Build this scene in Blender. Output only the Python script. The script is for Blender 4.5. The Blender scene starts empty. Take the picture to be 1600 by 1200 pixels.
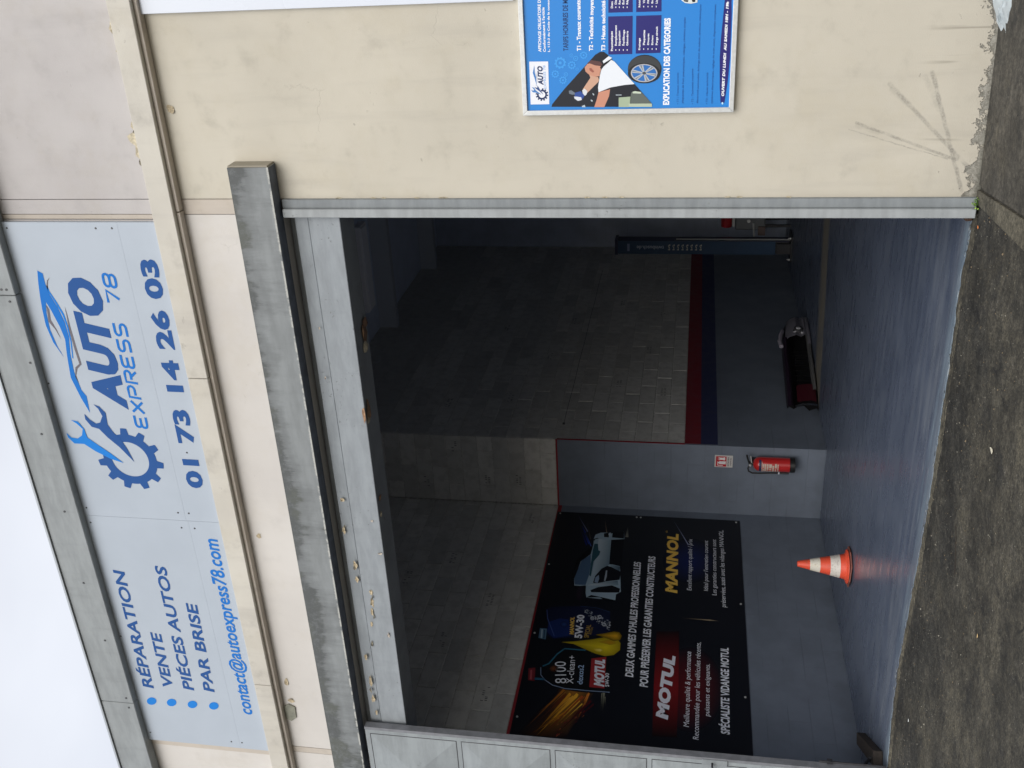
import bpy, bmesh, math, random
from mathutils import Vector, Matrix, Euler
random.seed(7)
R = math.radians
scene = bpy.context.scene
C = scene.collection

# ------------------------------------------------------------ camera, light
cam_d = bpy.data.cameras.new('camera'); cam = bpy.data.objects.new('camera', cam_d); C.objects.link(cam)
YAW, PITCH, ROLL, FPX = 0.471433, 0.172972, 0.029424, 1590.963971
F = Vector((-math.sin(YAW)*math.cos(PITCH), math.cos(YAW)*math.cos(PITCH), math.sin(PITCH)))
Rt = Vector((math.cos(YAW), math.sin(YAW), 0)); Up = Rt.cross(F)
r2 = math.cos(ROLL)*Rt + math.sin(ROLL)*Up; u2 = -math.sin(ROLL)*Rt + math.cos(ROLL)*Up
# the phone was held upright but the picture is stored on its side: picture left = up
cx, cy = -u2, r2
M3 = Matrix((cx, cy, -F)).transposed()
cam.matrix_world = Matrix.Translation((0, -6.098702, 1.6)) @ M3.to_4x4()
cam_d.sensor_width = 36.0; cam_d.sensor_fit = 'HORIZONTAL'; cam_d.lens = FPX/1600*36
cam_d.clip_start = 0.05; cam_d.clip_end = 2000
scene.camera = cam

SUN_EL, SUN_AZ = R(36), R(163)          # azimuth measured clockwise from +y
w = bpy.data.worlds.new('World'); scene.world = w; w.use_nodes = True
nt = w.node_tree; nt.nodes.clear()
def wn(t, **k):
    n = nt.nodes.new(t)
    for a, b in k.items(): setattr(n, a, b)
    return n
sky = wn('ShaderNodeTexSky', sky_type='NISHITA'); sky.sun_disc = False
sky.sun_elevation = SUN_EL; sky.sun_rotation = SUN_AZ; sky.air_density = 1.0; sky.dust_density = 2.0
b1 = wn('ShaderNodeBackground'); b1.inputs[1].default_value = 0.05
tc = wn('ShaderNodeTexCoord'); mp = wn('ShaderNodeMapping'); mp.inputs['Scale'].default_value = (1.0, 1.6, 2.6)
no = wn('ShaderNodeTexNoise'); no.inputs['Scale'].default_value = 1.8; no.inputs['Detail'].default_value = 4; no.inputs['Roughness'].default_value = .45
cr = wn('ShaderNodeValToRGB'); cr.color_ramp.elements[0].position = .3; cr.color_ramp.elements[1].position = .72
cr.color_ramp.elements[0].color = (.62, .62, .64, 1); cr.color_ramp.elements[1].color = (.90, .90, .91, 1)
b2 = wn('ShaderNodeBackground'); b2.inputs[1].default_value = 0.78
ad = wn('ShaderNodeAddShader'); out = wn('ShaderNodeOutputWorld')
L = nt.links.new
L(sky.outputs[0], b1.inputs[0]); L(tc.outputs['Generated'], mp.inputs[0]); L(mp.outputs[0], no.inputs[0])
L(no.outputs[0], cr.inputs[0]); L(cr.outputs[0], b2.inputs[0]); L(b1.outputs[0], ad.inputs[0]); L(b2.outputs[0], ad.inputs[1]); L(ad.outputs[0], out.inputs[0])
sd = bpy.data.lights.new('sun', 'SUN'); sd.energy = 1.5; sd.angle = R(50); sd.color = (1, .985, .955)
so = bpy.data.objects.new('sun', sd); C.objects.link(so)
sdir = Vector((math.sin(SUN_AZ)*math.cos(SUN_EL), math.cos(SUN_AZ)*math.cos(SUN_EL), math.sin(SUN_EL)))
so.rotation_euler = sdir.to_track_quat('Z', 'Y').to_euler(); so.location = (0, -20, 30)
vs = scene.view_settings; scene.display_settings.display_device = 'sRGB'
vs.view_transform = 'Standard'; vs.look = 'None'; vs.gamma = 1; vs.use_curve_mapping = False; vs.exposure = 0.32
cy_ = scene.cycles; cy_.use_denoising = True; cy_.max_bounces = 14; cy_.diffuse_bounces = 10; cy_.glossy_bounces = 6; cy_.sample_clamp_indirect = 6

# ------------------------------------------------------------ flat print, in metres on its own board
TEXTS = [
 ('S', 'lettering', 'AUTO', (-3.3949, 5.7088), (-2.328, 5.7), 0.2462, '265290', 0.06, 0.22, 1, None),
 ('S', 'lettering', '01 73 14 26 03', (-4.0632, 5.2319), (-2.2195, 5.2097), 0.1305, '265290', 0.045, 0.0, 1, None),
 ('S', 'lettering', 'RÉPARATION', (-6.1639, 6.1173), (-4.8982, 6.0947), 0.0998, '265290', 0.025, 0.15, 1, None),
 ('S', 'lettering', 'VENTE', (-6.1495, 5.9296), (-5.5298, 5.9126), 0.0966, '265290', 0.025, 0.15, 1, None),
 ('S', 'lettering', 'PIÉCES AUTOS', (-6.1482, 5.7373), (-4.8221, 5.713), 0.098, '265290', 0.025, 0.15, 1, None),
 ('S', 'lettering', 'PAR BRISE', (-6.1471, 5.5487), (-5.1888, 5.5187), 0.0972, '265290', 0.025, 0.15, 1, None),
 ('S', 'lettering', 'contact@autoexpress78.com', (-6.3771, 5.2407), (-4.522, 5.2108), 0.1174, '1c70c2', 0.02, 0.12, 1, None),
 ('M', 'lettering', "DEUX GAMMES D'HUILES PROFESSIONNELLES", (1.654, 2.0726), (3.5488, 2.1001), 0.0812, 'e8ecf4', 0.03, 0.12, 1, None),
 ('M', 'lettering', 'POUR PRÉSERVER LES GARANTIES CONSTRUCTEURS', (1.5303, 1.9232), (3.6727, 1.9387), 0.0822, 'e8ecf4', 0.03, 0.12, 1, None),
 ('M', 'lettering', 'MOTUL', (1.1235, 1.7234), (2.0333, 1.6699), 0.1163, 'e4e6f0', 0.07, 0.3, 3, None),
 ('M', 'lettering', 'MANNOL', (3.0167, 1.6782), (4.1695, 1.6904), 0.1339, 'f0c45a', 0.05, 0.22, 2, None),
 ('M', 'lettering', '®', (4.1581, 1.8125), (4.2001, 1.8139), 0.0213, 'f0c45a', 0.0, 0.0, 2, None),
 ('M', 'lettering', 'Excellent rapport qualité / prix', (3.0802, 1.5183), (4.0564, 1.5194), 0.0487, 'e8ecf4', 0.0, 0.15, 2, None),
 ('M', 'lettering', "Idéal pour l'entretien courant", (3.0906, 1.3383), (4.0419, 1.3362), 0.0461, 'e8ecf4', 0.0, 0.15, 2, None),
 ('M', 'lettering', 'Les garanties constructeurs sont', (3.0218, 1.2469), (4.0736, 1.2422), 0.0482, 'e8ecf4', 0.0, 0.15, 2, None),
 ('M', 'lettering', 'préservées, aussi avec les vidanges MANNOL.', (2.8294, 1.1493), (4.2755, 1.1558), 0.0521, 'e8ecf4', 0.0, 0.15, 2, None),
 ('M', 'lettering', 'Meilleure qualité & performance', (1.0543, 1.517), (2.0911, 1.5089), 0.0513, 'e8ecf4', 0.0, 0.15, 2, None),
 ('M', 'lettering', 'Recommandée pour les véhicules récents,', (0.9078, 1.428), (2.2443, 1.4129), 0.0505, 'e8ecf4', 0.0, 0.15, 2, None),
 ('M', 'lettering', 'puissants et exigeants.', (1.2119, 1.3301), (1.9297, 1.3233), 0.0456, 'e8ecf4', 0.0, 0.15, 2, None),
 ('M', 'lettering', 'SPÉCIALISTE VIDANGE MOTUL', (1.0033, 1.1487), (2.1924, 1.1357), 0.0809, 'e8ecf4', 0.03, 0.1, 2, None),
 ('M', 'lettering', '8100', (1.4967, 2.7174), (1.8039, 2.7613), 0.11, 'e8ecf4', 0.0, 0.0, 4, None),
 ('M', 'lettering', 'X-clean+', (1.4949, 2.6504), (1.8969, 2.6711), 0.0703, 'e8ecf4', 0.0, 0.0, 4, None),
 ('M', 'lettering', 'dexos2', (1.496, 2.5573), (1.7688, 2.5726), 0.057, 'a8c4e8', 0.01, 0.0, 4, None),
 ('M', 'lettering', 'MOTUL', (1.4882, 2.3512), (1.896, 2.3756), 0.1024, 'e4e6f0', 0.06, 0.25, 5, None),
 ('M', 'lettering', '5W-30', (1.4943, 2.2968), (1.6813, 2.3123), 0.0392, 'e8ecf4', 0.02, 0.0, 4, None),
 ('M', 'lettering', 'MANNOL', (2.2177, 2.7284), (2.5051, 2.7515), 0.0468, 'f0c45a', 0.04, 0.2, 4, None),
 ('M', 'lettering', '5W-30', (2.1676, 2.638), (2.5418, 2.649), 0.0814, 'e8ecf4', 0.04, 0.0, 4, None),
 ('M', 'lettering', 'SPECIAL', (2.182, 2.569), (2.3895, 2.5614), 0.0488, 'b09040', 0.02, 0.0, 4, None),
 ('M', 'lettering', 'MOTORS', (2.2378, 2.5417), (2.3563, 2.5343), 0.0187, 'b09040', 0.0, 0.0, 4, None),
 ('B', 'lettering', 'AFFICHAGE OBLIGATOIRE DES PRIX', (-0.9296, 2.504), (-0.647, 2.4961), 0.018, 'f0f2f6', 0.03, 0, 1, 'AFFICHAGE OBLIGATOIRE D'),
 ('B', 'lettering', "Conformément à l'article", (-0.9302, 2.4776), (-0.6862, 2.4767), 0.0151, 'f0f2f6', 0.03, 0, 1, None),
 ('B', 'lettering', 'L. 113-3 du Code de la consommation', (-0.9309, 2.4535), (-0.6487, 2.4468), 0.0123, 'f0f2f6', 0.03, 0, 1, 'L. 113-3 du Code de la conso'),
 ('B', 'lettering', "TARIFS HORAIRES DE MAIN D'OEUVRE", (-0.9283, 2.3473), (-0.6522, 2.343), 0.0289, '103a70', 0.02, 0, 1, 'TARIFS HORAIRES DE M'),
 ('B', 'lettering', 'T1 - Travaux courants', (-0.9303, 2.273), (-0.6546, 2.2708), 0.0244, 'f0f2f6', 0.04, 0, 1, None),
 ('B', 'lettering', 'T2 - Technicité moyenne', (-0.9321, 2.2049), (-0.6571, 2.1966), 0.0232, 'f0f2f6', 0.04, 0, 1, 'T2 - Technicité moyen'),
 ('B', 'lettering', 'T3 - Haute technicité', (-0.9339, 2.1344), (-0.6619, 2.1304), 0.0226, 'f0f2f6', 0.04, 0, 1, None),
 ('B', 'lettering', 'Pneumatiques', (-0.9351, 2.0894), (-0.8276, 2.0902), 0.0126, 'f0f2f6', 0.03, 0, 2, None),
 ('B', 'lettering', 'Remplacement', (-0.9067, 2.0673), (-0.7956, 2.0667), 0.012, 'f0f2f6', 0.03, 0, 2, None),
 ('B', 'lettering', 'Réparation', (-0.9072, 2.0465), (-0.8262, 2.0478), 0.0109, 'f0f2f6', 0.03, 0, 2, None),
 ('B', 'lettering', 'Équilibrage', (-0.9078, 2.0247), (-0.8218, 2.0218), 0.0109, 'f0f2f6', 0.03, 0, 2, None),
 ('B', 'lettering', 'Géométrie', (-0.9084, 2.0029), (-0.8286, 2.0018), 0.0109, 'f0f2f6', 0.03, 0, 2, None),
 ('B', 'lettering', 'Divers', (-0.704, 2.0877), (-0.6684, 2.0874), 0.0124, 'f0f2f6', 0.03, 0, 2, None),
 ('B', 'lettering', 'Diagnostic', (-0.6844, 2.066), (-0.6011, 2.0655), 0.0118, 'f0f2f6', 0.03, 0, 2, None),
 ('B', 'lettering', 'Recharge', (-0.6851, 2.0456), (-0.6118, 2.0453), 0.0107, 'f0f2f6', 0.03, 0, 2, None),
 ('B', 'lettering', 'Éclairage', (-0.6858, 2.0241), (-0.6076, 2.0239), 0.0107, 'f0f2f6', 0.03, 0, 2, None),
 ('B', 'lettering', 'Réparation', (-0.6865, 2.0027), (-0.6058, 2.0027), 0.0107, 'f0f2f6', 0.03, 0, 2, None),
 ('B', 'lettering', 'Freinage', (-0.9339, 1.9338), (-0.8685, 1.934), 0.0109, 'f0f2f6', 0.03, 0, 2, None),
 ('B', 'lettering', 'Plaquettes', (-0.9073, 1.9079), (-0.8262, 1.9073), 0.0119, 'f0f2f6', 0.03, 0, 2, None),
 ('B', 'lettering', 'Disques', (-0.908, 1.8851), (-0.8455, 1.8846), 0.0103, 'f0f2f6', 0.03, 0, 2, None),
 ('B', 'lettering', 'Etriers', (-0.9086, 1.8619), (-0.8565, 1.8613), 0.0103, 'f0f2f6', 0.03, 0, 2, None),
 ('B', 'lettering', 'Purge circuit', (-0.9093, 1.8365), (-0.8092, 1.8366), 0.0119, 'f0f2f6', 0.03, 0, 2, None),
 ('B', 'lettering', 'Révision', (-0.7039, 1.9348), (-0.6509, 1.935), 0.0107, 'f0f2f6', 0.03, 0, 2, None),
 ('B', 'lettering', 'Vidange', (-0.6845, 1.9093), (-0.6217, 1.9086), 0.0117, 'f0f2f6', 0.03, 0, 2, None),
 ('B', 'lettering', 'Filtres', (-0.6853, 1.8869), (-0.6324, 1.8863), 0.0101, 'f0f2f6', 0.03, 0, 2, None),
 ('B', 'lettering', 'Bougies', (-0.686, 1.8641), (-0.6232, 1.8637), 0.0101, 'f0f2f6', 0.03, 0, 2, None),
 ('B', 'lettering', 'Liquides', (-0.6869, 1.8392), (-0.6241, 1.8389), 0.0117, 'f0f2f6', 0.03, 0, 2, None),
 ('B', 'lettering', 'EXPLICATION DES CATEGORIES', (-1.245, 1.7679), (-0.7663, 1.7674), 0.0359, 'f0f2f6', 0.05, 0, 1, None),
 ('B', 'lettering', '• T1 : Travaux courants', (-1.2421, 1.7124), (-1.0638, 1.7161), 0.0099, '0e3f86', 0, 0.1, 1, None),
 ('B', 'lettering', 'plaquettes de frein pneumatiques, vidanges, révisions simples', (-1.2372, 1.685), (-0.7653, 1.6832), 0.011, '0e3f86', 0, 0.1, 1, None),
 ('B', 'lettering', '• T2 : Technicité moyenne', (-1.2437, 1.6279), (-1.0444, 1.6334), 0.0104, '0e3f86', 0, 0.1, 1, None),
 ('B', 'lettering', 'électricité automobile, échange joint de culasse, systèmes mécaniques', (-1.2387, 1.6008), (-0.6999, 1.5993), 0.0104, '0e3f86', 0, 0.1, 1, None),
 ('B', 'lettering', '• T3 : Haute technicité', (-1.2451, 1.5461), (-1.0676, 1.5493), 0.0109, '0e3f86', 0, 0.1, 1, None),
 ('B', 'lettering', 'systèmes électroniques, réglage de train avant, diagnostics complexes', (-1.2418, 1.519), (-0.7026, 1.5184), 0.0103, '0e3f86', 0, 0.1, 1, None),
 ('B', 'lettering', 'OUVERT DU LUNDI  AU SAMEDI 10H - 19h', (-1.2034, 1.4566), (-0.6884, 1.4504), 0.0151, 'f0f2f6', 0.05, 0.25, 2, None),
 ('B', 'lettering', 'AUTO', (-1.1169, 2.5), (-1.0061, 2.5013), 0.0319, '1b2f5c', 0.05, 0.15, 2, None),
 ('B', 'lettering', 'EXPRESS 78', (-1.1394, 2.4815), (-1.0065, 2.4833), 0.0137, '8ab0e0', 0.0, 0, 2, None),
]
PRINTS = [
 ('S','bullet',[-6.3114,6.1234,-6.3231,6.1276,-6.3343,6.1346,-6.3443,6.1442,-6.3525,6.1554,-6.3582,6.1677,-6.361,6.1802,-6.3609,6.192,-6.3577,6.2023,-6.3516,6.2104,-6.3432,6.2157,-6.333,6.218,-6.3216,6.2169,-6.31,6.2127,-6.2987,6.2055,-6.2888,6.196,-6.2807,6.1847,-6.275,6.1724,-6.2722,6.16,-6.2724,6.1483,-6.2756,6.138,-6.2816,6.13,-6.2899,6.1246,-6.3001,6.1224],'1f7cd0',1,None),
 ('S','bullet',[-6.3074,5.9344,-6.319,5.9384,-6.3302,5.9453,-6.3402,5.9547,-6.3483,5.9658,-6.354,5.978,-6.3568,5.9903,-6.3566,6.002,-6.3534,6.0123,-6.3474,6.0204,-6.3391,6.0257,-6.3289,6.028,-6.3176,6.0271,-6.3059,6.023,-6.2948,6.016,-6.2848,6.0066,-6.2768,5.9955,-6.2711,5.9834,-6.2683,5.9711,-6.2685,5.9595,-6.2717,5.9493,-6.2777,5.9412,-6.286,5.9358,-6.2961,5.9335],'1f7cd0',1,None),
 ('S','bullet',[-6.308,5.7388,-6.3196,5.7427,-6.3308,5.7495,-6.3407,5.7586,-6.3488,5.7696,-6.3545,5.7816,-6.3573,5.7938,-6.3571,5.8055,-6.3539,5.8157,-6.348,5.8238,-6.3396,5.8292,-6.3295,5.8316,-6.3182,5.8307,-6.3066,5.8268,-6.2955,5.82,-6.2856,5.8108,-6.2775,5.7998,-6.2719,5.7878,-6.2691,5.7756,-6.2693,5.7641,-6.2725,5.7539,-6.2784,5.7459,-6.2867,5.7405,-6.2968,5.738],'1f7cd0',1,None),
 ('S','bullet',[-6.3025,5.5391,-6.3141,5.5428,-6.3252,5.5494,-6.3351,5.5584,-6.3431,5.5692,-6.3488,5.5811,-6.3516,5.5932,-6.3514,5.6047,-6.3482,5.6148,-6.3423,5.6229,-6.334,5.6284,-6.3239,5.6308,-6.3127,5.6301,-6.3011,5.6263,-6.29,5.6197,-6.2802,5.6107,-6.2722,5.5999,-6.2666,5.588,-6.2638,5.576,-6.264,5.5645,-6.2672,5.5544,-6.2731,5.5464,-6.2813,5.5409,-6.2914,5.5384],'1f7cd0',1,None),
 ('S','emblem',[-3.3632,5.9671,-3.3796,5.9245,-3.4322,5.8857,-3.5325,5.8935,-3.6046,5.8589,-3.64,5.8238,-3.7404,5.7815,-3.8519,5.7517,-3.7246,5.8445,-3.6443,5.9214,-3.5726,5.9737,-3.5566,6.0311,-3.4939,6.0675,-3.4481,6.0625,-3.4924,6.032,-3.5273,5.9884,-3.5166,5.9506,-3.4607,5.919,-3.3981,5.9379],'265290',2,None),
 ('S','emblem',[-3.5042,6.1884,-3.5149,6.1347,-3.5778,6.0984,-3.6517,6.0912,-3.7138,6.0185,-3.7849,5.9301,-3.8659,5.8435,-3.8327,5.942,-3.7717,6.0512,-3.7096,6.133,-3.7095,6.2133,-3.6588,6.2533,-3.6178,6.2565,-3.6576,6.2262,-3.6647,6.1746,-3.6348,6.1311,-3.5783,6.1109,-3.5338,6.1486],'1f7cd0',3,None),
 ('S','emblem',[-2.3088,6.1252,-2.408,6.1454,-2.5052,6.1599,-2.6035,6.1713,-2.7281,6.178,-2.8624,6.1563,-2.9807,6.1035,-2.8958,6.1314,-2.761,6.1534,-2.636,6.1468,-2.5454,6.1262,-2.6105,6.1027,-2.7342,6.0697,-2.8346,6.055,-2.9714,6.0753,-3.1455,6.0933,-3.3126,6.0547,-3.4371,6.0142,-3.2965,6.0054,-3.2459,6.0336,-3.1006,6.0536,-2.9534,6.0448,-2.8169,6.0197,-2.6999,6.0216,-2.5849,6.0453,-2.4958,6.0788,-2.4073,6.092,-2.3307,6.0901],'1c70c2',1,None),
 ('S','emblem',[-2.4233,6.0866,-2.4636,6.0864,-2.5523,6.0529,-2.642,6.0242,-2.733,6.0138,-2.8506,6.017,-2.9876,6.0387,-2.9873,6.0301,-2.8503,6.0068,-2.7327,6.002,-2.6368,6.0094,-2.5472,6.0398,-2.4634,6.0747,-2.4232,6.08],'1f7cd0',1,None),
 ('S','emblem',[-2.3588,6.0436,-2.383,6.0719,-2.4314,6.0906,-2.4635,6.0847,-2.4312,6.0789,-2.3878,6.0666],'6f6a70',1,None),
 ('S','emblem',[-2.57,6.1298,-2.6026,6.1172,-2.6854,6.127,-2.7599,6.1022,-2.8387,6.085,-2.7601,6.1107,-2.6991,6.1478],'6f6a70',1,None),
 ('S','emblem',[-2.5757,5.9877,-2.6413,5.9855,-2.7408,5.9873,-2.9006,5.983,-3.0341,5.9776,-3.07,6.0197,-3.1265,6.0451,-3.1931,6.0404,-3.1356,6.0544,-3.06,6.0341,-3.0294,5.9935,-2.9181,6.0013,-2.7494,6.0014],'6f6a70',1,None),
 ('M','artwork',[1.5455,1.5174,1.5818,1.1965,1.4532,1.2064,1.3319,1.2312,1.2233,1.2695,1.132,1.3191,1.0617,1.3775,1.0151,1.4421,0.994,1.51,0.9992,1.5784,1.0306,1.6442,1.0872,1.7046,1.1669,1.7568,1.2667,1.7981,1.3824,1.8264,1.509,1.8398,1.6403,1.8371,1.7698,1.8179,1.8903,1.7827,1.9949,1.733,2.0774,1.6712,2.1325,1.6007,2.1569,1.5255,2.1489,1.45,2.1093,1.3785,2.0407,1.315,1.9476,1.263,1.8357,1.225,1.7115,1.2026],'fan',1,['5c0e14','0b0f19','0b0f19','0b0f19','0b0f19','0b0f19','0b0f19','0b0f19','0b0f19','0b0f19','0b0f19','0b0f19','0b0f19','0b0f19','0b0f19','0b0f19','0b0f19','0b0f19','0b0f19','0b0f19','0b0f19','0b0f19','0b0f19','0b0f19','0b0f19','0b0f19','0b0f19','0b0f19','0b0f19']),
 ('M','artwork',[3.6246,1.5451,3.6543,1.2409,3.5589,1.2494,3.4681,1.2723,3.386,1.3083,3.3164,1.3556,3.2624,1.4117,3.2262,1.474,3.2095,1.5396,3.213,1.6055,3.2365,1.6688,3.2792,1.7265,3.3394,1.7757,3.4143,1.8142,3.5008,1.8397,3.5947,1.8507,3.6914,1.8465,3.7861,1.8268,3.8738,1.7925,3.9495,1.745,4.0091,1.6868,4.0491,1.621,4.0672,1.551,4.0623,1.4809,4.0349,1.4143,3.9867,1.355,3.9204,1.3059,3.8399,1.2696,3.7496,1.2477],'fan',1,['0c1c58','0b0f19','0b0f19','0b0f19','0b0f19','0b0f19','0b0f19','0b0f19','0b0f19','0b0f19','0b0f19','0b0f19','0b0f19','0b0f19','0b0f19','0b0f19','0b0f19','0b0f19','0b0f19','0b0f19','0b0f19','0b0f19','0b0f19','0b0f19','0b0f19','0b0f19','0b0f19','0b0f19','0b0f19']),
 ('M','artwork',[0.9046,1.8492,0.9116,1.6267,1.5639,1.6254,1.5371,1.8627],'quad',2,['140508','140508','7a1418','7a1418']),
 ('M','artwork',[1.5371,1.8627,1.5639,1.6254,2.3876,1.6373,2.3629,1.8688],'quad',2,['7a1418','7a1418','100408','100408']),
 ('M','artwork',[1.4665,2.4879,1.875,2.506,1.9145,2.359,1.4649,2.3382],'9a2a2e',4,None),
 ('M','artwork',[1.4175,2.7854,1.3952,2.628,0.7843,2.8726,0.7914,3.0958],'quad',1.5,['0b0f19','9a6420','3a2008','0b0f19']),
 ('M','artwork',[1.3952,2.628,1.3872,2.4296,0.7932,2.6326,0.7843,2.8726],'quad',1.5,['9a6420','0b0f19','0b0f19','3a2008']),
 ('M','artwork',[1.3986,2.7199,1.4182,2.7378,0.8277,3.0485],'quad',2.06,['a8641c','a8641c','3a1c08']),
 ('M','artwork',[1.3824,2.7401,1.3875,2.7445,1.0791,2.9293],'quad',2.12,['a8641c','a8641c','3a1c08']),
 ('M','artwork',[1.3505,2.7453,1.3603,2.753,0.992,2.9893],'quad',2.18,['a8641c','a8641c','3a1c08']),
 ('M','artwork',[1.378,2.7066,1.3839,2.7116,1.0496,2.9072],'quad',2.24,['a8641c','a8641c','3a1c08']),
 ('M','artwork',[1.3438,2.6939,1.3569,2.7056,0.8039,3.0129],'quad',2.3,['6a3010','6a3010','0b0f19']),
 ('M','artwork',[1.3314,2.7139,1.3416,2.7225,1.0393,2.9016],'quad',2.36,['6a3010','6a3010','0b0f19']),
 ('M','artwork',[1.3068,2.6724,1.3122,2.6769,0.8576,2.9588],'quad',2.42,['6a3010','6a3010','0b0f19']),
 ('M','artwork',[1.3046,2.7025,1.3145,2.7105,0.9006,2.9711],'quad',2.48,['6a3010','6a3010','0b0f19']),
 ('M','artwork',[1.3498,2.6502,1.3719,2.6726,0.7839,2.9464],'quad',2.54,['e09a28','e09a28','5a3008']),
 ('M','artwork',[1.3267,2.6308,1.3347,2.6383,1.044,2.7903],'quad',2.6,['e09a28','e09a28','5a3008']),
 ('M','artwork',[1.3331,2.656,1.3374,2.6601,1.0146,2.832],'quad',2.66,['e09a28','e09a28','5a3008']),
 ('M','artwork',[1.3315,2.6289,1.337,2.6343,0.8249,2.8951],'quad',2.7199999999999998,['e09a28','e09a28','5a3008']),
 ('M','artwork',[1.3499,2.5796,1.3755,2.6031,0.7794,2.914],'quad',2.7800000000000002,['f0b030','f0b030','b07818']),
 ('M','artwork',[1.3132,2.5574,1.3227,2.5654,0.9032,2.8164],'quad',2.84,['f0b030','f0b030','b07818']),
 ('M','artwork',[1.327,2.5844,1.3338,2.5902,0.9448,2.822],'quad',2.9,['f0b030','f0b030','b07818']),
 ('M','artwork',[1.3143,2.6052,1.3187,2.6087,0.9729,2.8313],'quad',2.96,['f0b030','f0b030','b07818']),
 ('M','artwork',[1.32,2.6246,1.3356,2.6379,0.9177,2.8811],'quad',3.02,['e8a838','e8a838','6a3810']),
 ('M','artwork',[1.3056,2.6539,1.3135,2.6601,0.9883,2.8705],'quad',3.08,['e8a838','e8a838','6a3810']),
 ('M','artwork',[1.2711,2.6248,1.277,2.6289,1.0493,2.803],'quad',3.1399999999999997,['e8a838','e8a838','6a3810']),
 ('M','artwork',[1.29,2.6303,1.2963,2.6349,1.0772,2.7902],'quad',3.2,['e8a838','e8a838','6a3810']),
 ('M','artwork',[1.3284,2.5319,1.3478,2.5491,0.7801,2.8615],'quad',3.26,['b05020','b05020','401408']),
 ('M','artwork',[1.3161,2.5441,1.3236,2.5506,0.8467,2.8334],'quad',3.32,['b05020','b05020','401408']),
 ('M','artwork',[1.3349,2.5133,1.3402,2.5181,1.0283,2.6897],'quad',3.38,['b05020','b05020','401408']),
 ('M','artwork',[1.3241,2.5205,1.3301,2.5258,0.8859,2.7818],'quad',2.0,['b05020','b05020','401408']),
 ('M','artwork',[1.2692,2.5542,1.2819,2.5657,0.9021,2.7727],'quad',2.06,['f0c040','f0c040','5a3010']),
 ('M','artwork',[1.2669,2.5755,1.2752,2.5827,0.9981,2.7411],'quad',2.12,['f0c040','f0c040','5a3010']),
 ('M','artwork',[1.2342,2.5277,1.2444,2.5362,0.9138,2.7379],'quad',2.18,['f0c040','f0c040','5a3010']),
 ('M','artwork',[1.2161,2.5798,1.226,2.5867,1.028,2.7355],'quad',2.24,['f0c040','f0c040','5a3010']),
 ('M','artwork',[1.3866,2.4765,1.3936,2.4928,0.9835,2.56],'quad',2.3,['d07828','d07828','30180a']),
 ('M','artwork',[1.3535,2.4818,1.3582,2.4915,0.9939,2.5648],'quad',2.36,['d07828','d07828','30180a']),
 ('M','artwork',[1.3633,2.4922,1.3659,2.4972,1.1426,2.5461],'quad',2.42,['d07828','d07828','30180a']),
 ('M','artwork',[1.3703,2.4878,1.3723,2.4921,0.99,2.5676],'quad',2.48,['d07828','d07828','30180a']),
 ('M','artwork',[1.3797,2.4747,1.3833,2.4841,1.1175,2.5214],'quad',2.54,['f09038','f09038','0b0f19']),
 ('M','artwork',[1.3339,2.4995,1.3382,2.5058,1.2216,2.5396],'quad',2.6,['f09038','f09038','0b0f19']),
 ('M','artwork',[1.3247,2.4834,1.3294,2.49,1.2333,2.519],'quad',2.66,['f09038','f09038','0b0f19']),
 ('M','artwork',[1.3753,2.4941,1.3777,2.4995,1.2376,2.5246],'quad',2.7199999999999998,['f09038','f09038','0b0f19']),
 ('M','artwork',[1.4065,2.3368,1.4055,2.3511,1.1256,2.3257],'quad',2.7800000000000002,['8a8a78','8a8a78','0b0f19']),
 ('M','artwork',[1.4054,2.3292,1.4046,2.3369,1.2446,2.3196],'quad',2.84,['8a8a78','8a8a78','0b0f19']),
 ('M','artwork',[1.3978,2.3546,1.3975,2.3626,1.1237,2.345],'quad',2.9,['8a8a78','8a8a78','0b0f19']),
 ('M','artwork',[1.3549,2.319,1.354,2.3266,1.2094,2.3099],'quad',2.96,['8a8a78','8a8a78','0b0f19']),
 ('M','artwork',[1.1084,2.6675,1.1212,2.6753,0.7576,3.0056],'quad',3.02,['c07a20','c07a20','2a1405']),
 ('M','artwork',[1.1072,2.6841,1.115,2.6888,0.8586,2.9286],'quad',3.08,['c07a20','c07a20','2a1405']),
 ('M','artwork',[1.0658,2.6788,1.0745,2.6834,0.7746,3.0066],'quad',3.1399999999999997,['c07a20','c07a20','2a1405']),
 ('M','artwork',[1.0958,2.6959,1.1022,2.6995,0.8844,2.9188],'quad',3.2,['c07a20','c07a20','2a1405']),
 ('M','artwork',[1.2771,2.4433,1.2986,2.462,0.7813,2.7567],'quad',3.26,['501018','501018','20060a']),
 ('M','artwork',[1.2763,2.4662,1.2806,2.4698,0.8107,2.7578],'quad',3.32,['501018','501018','20060a']),
 ('M','artwork',[1.2348,2.4192,1.2416,2.4245,0.8917,2.6603],'quad',3.38,['501018','501018','20060a']),
 ('M','artwork',[1.2441,2.4209,1.253,2.4281,0.8696,2.6755],'quad',2.0,['501018','501018','20060a']),
 ('M','artwork',[1.2437,2.7233,1.2682,2.7408,1.0615,2.88],'quad',2.06,['7a3a12','7a3a12','0b0f19']),
 ('M','artwork',[1.2391,2.7274,1.2502,2.7346,1.1489,2.8139],'quad',2.12,['7a3a12','7a3a12','0b0f19']),
 ('M','artwork',[1.2361,2.7026,1.2454,2.7089,1.0723,2.8436],'quad',2.18,['7a3a12','7a3a12','0b0f19']),
 ('M','artwork',[1.2102,2.7062,1.2193,2.7111,1.0985,2.8307],'quad',2.24,['7a3a12','7a3a12','0b0f19']),
 ('M','artwork',[1.0466,2.5572,1.0539,2.564,1.0072,2.5856],'quad',3.3,['602028','602028','0b0f19']),
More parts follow.
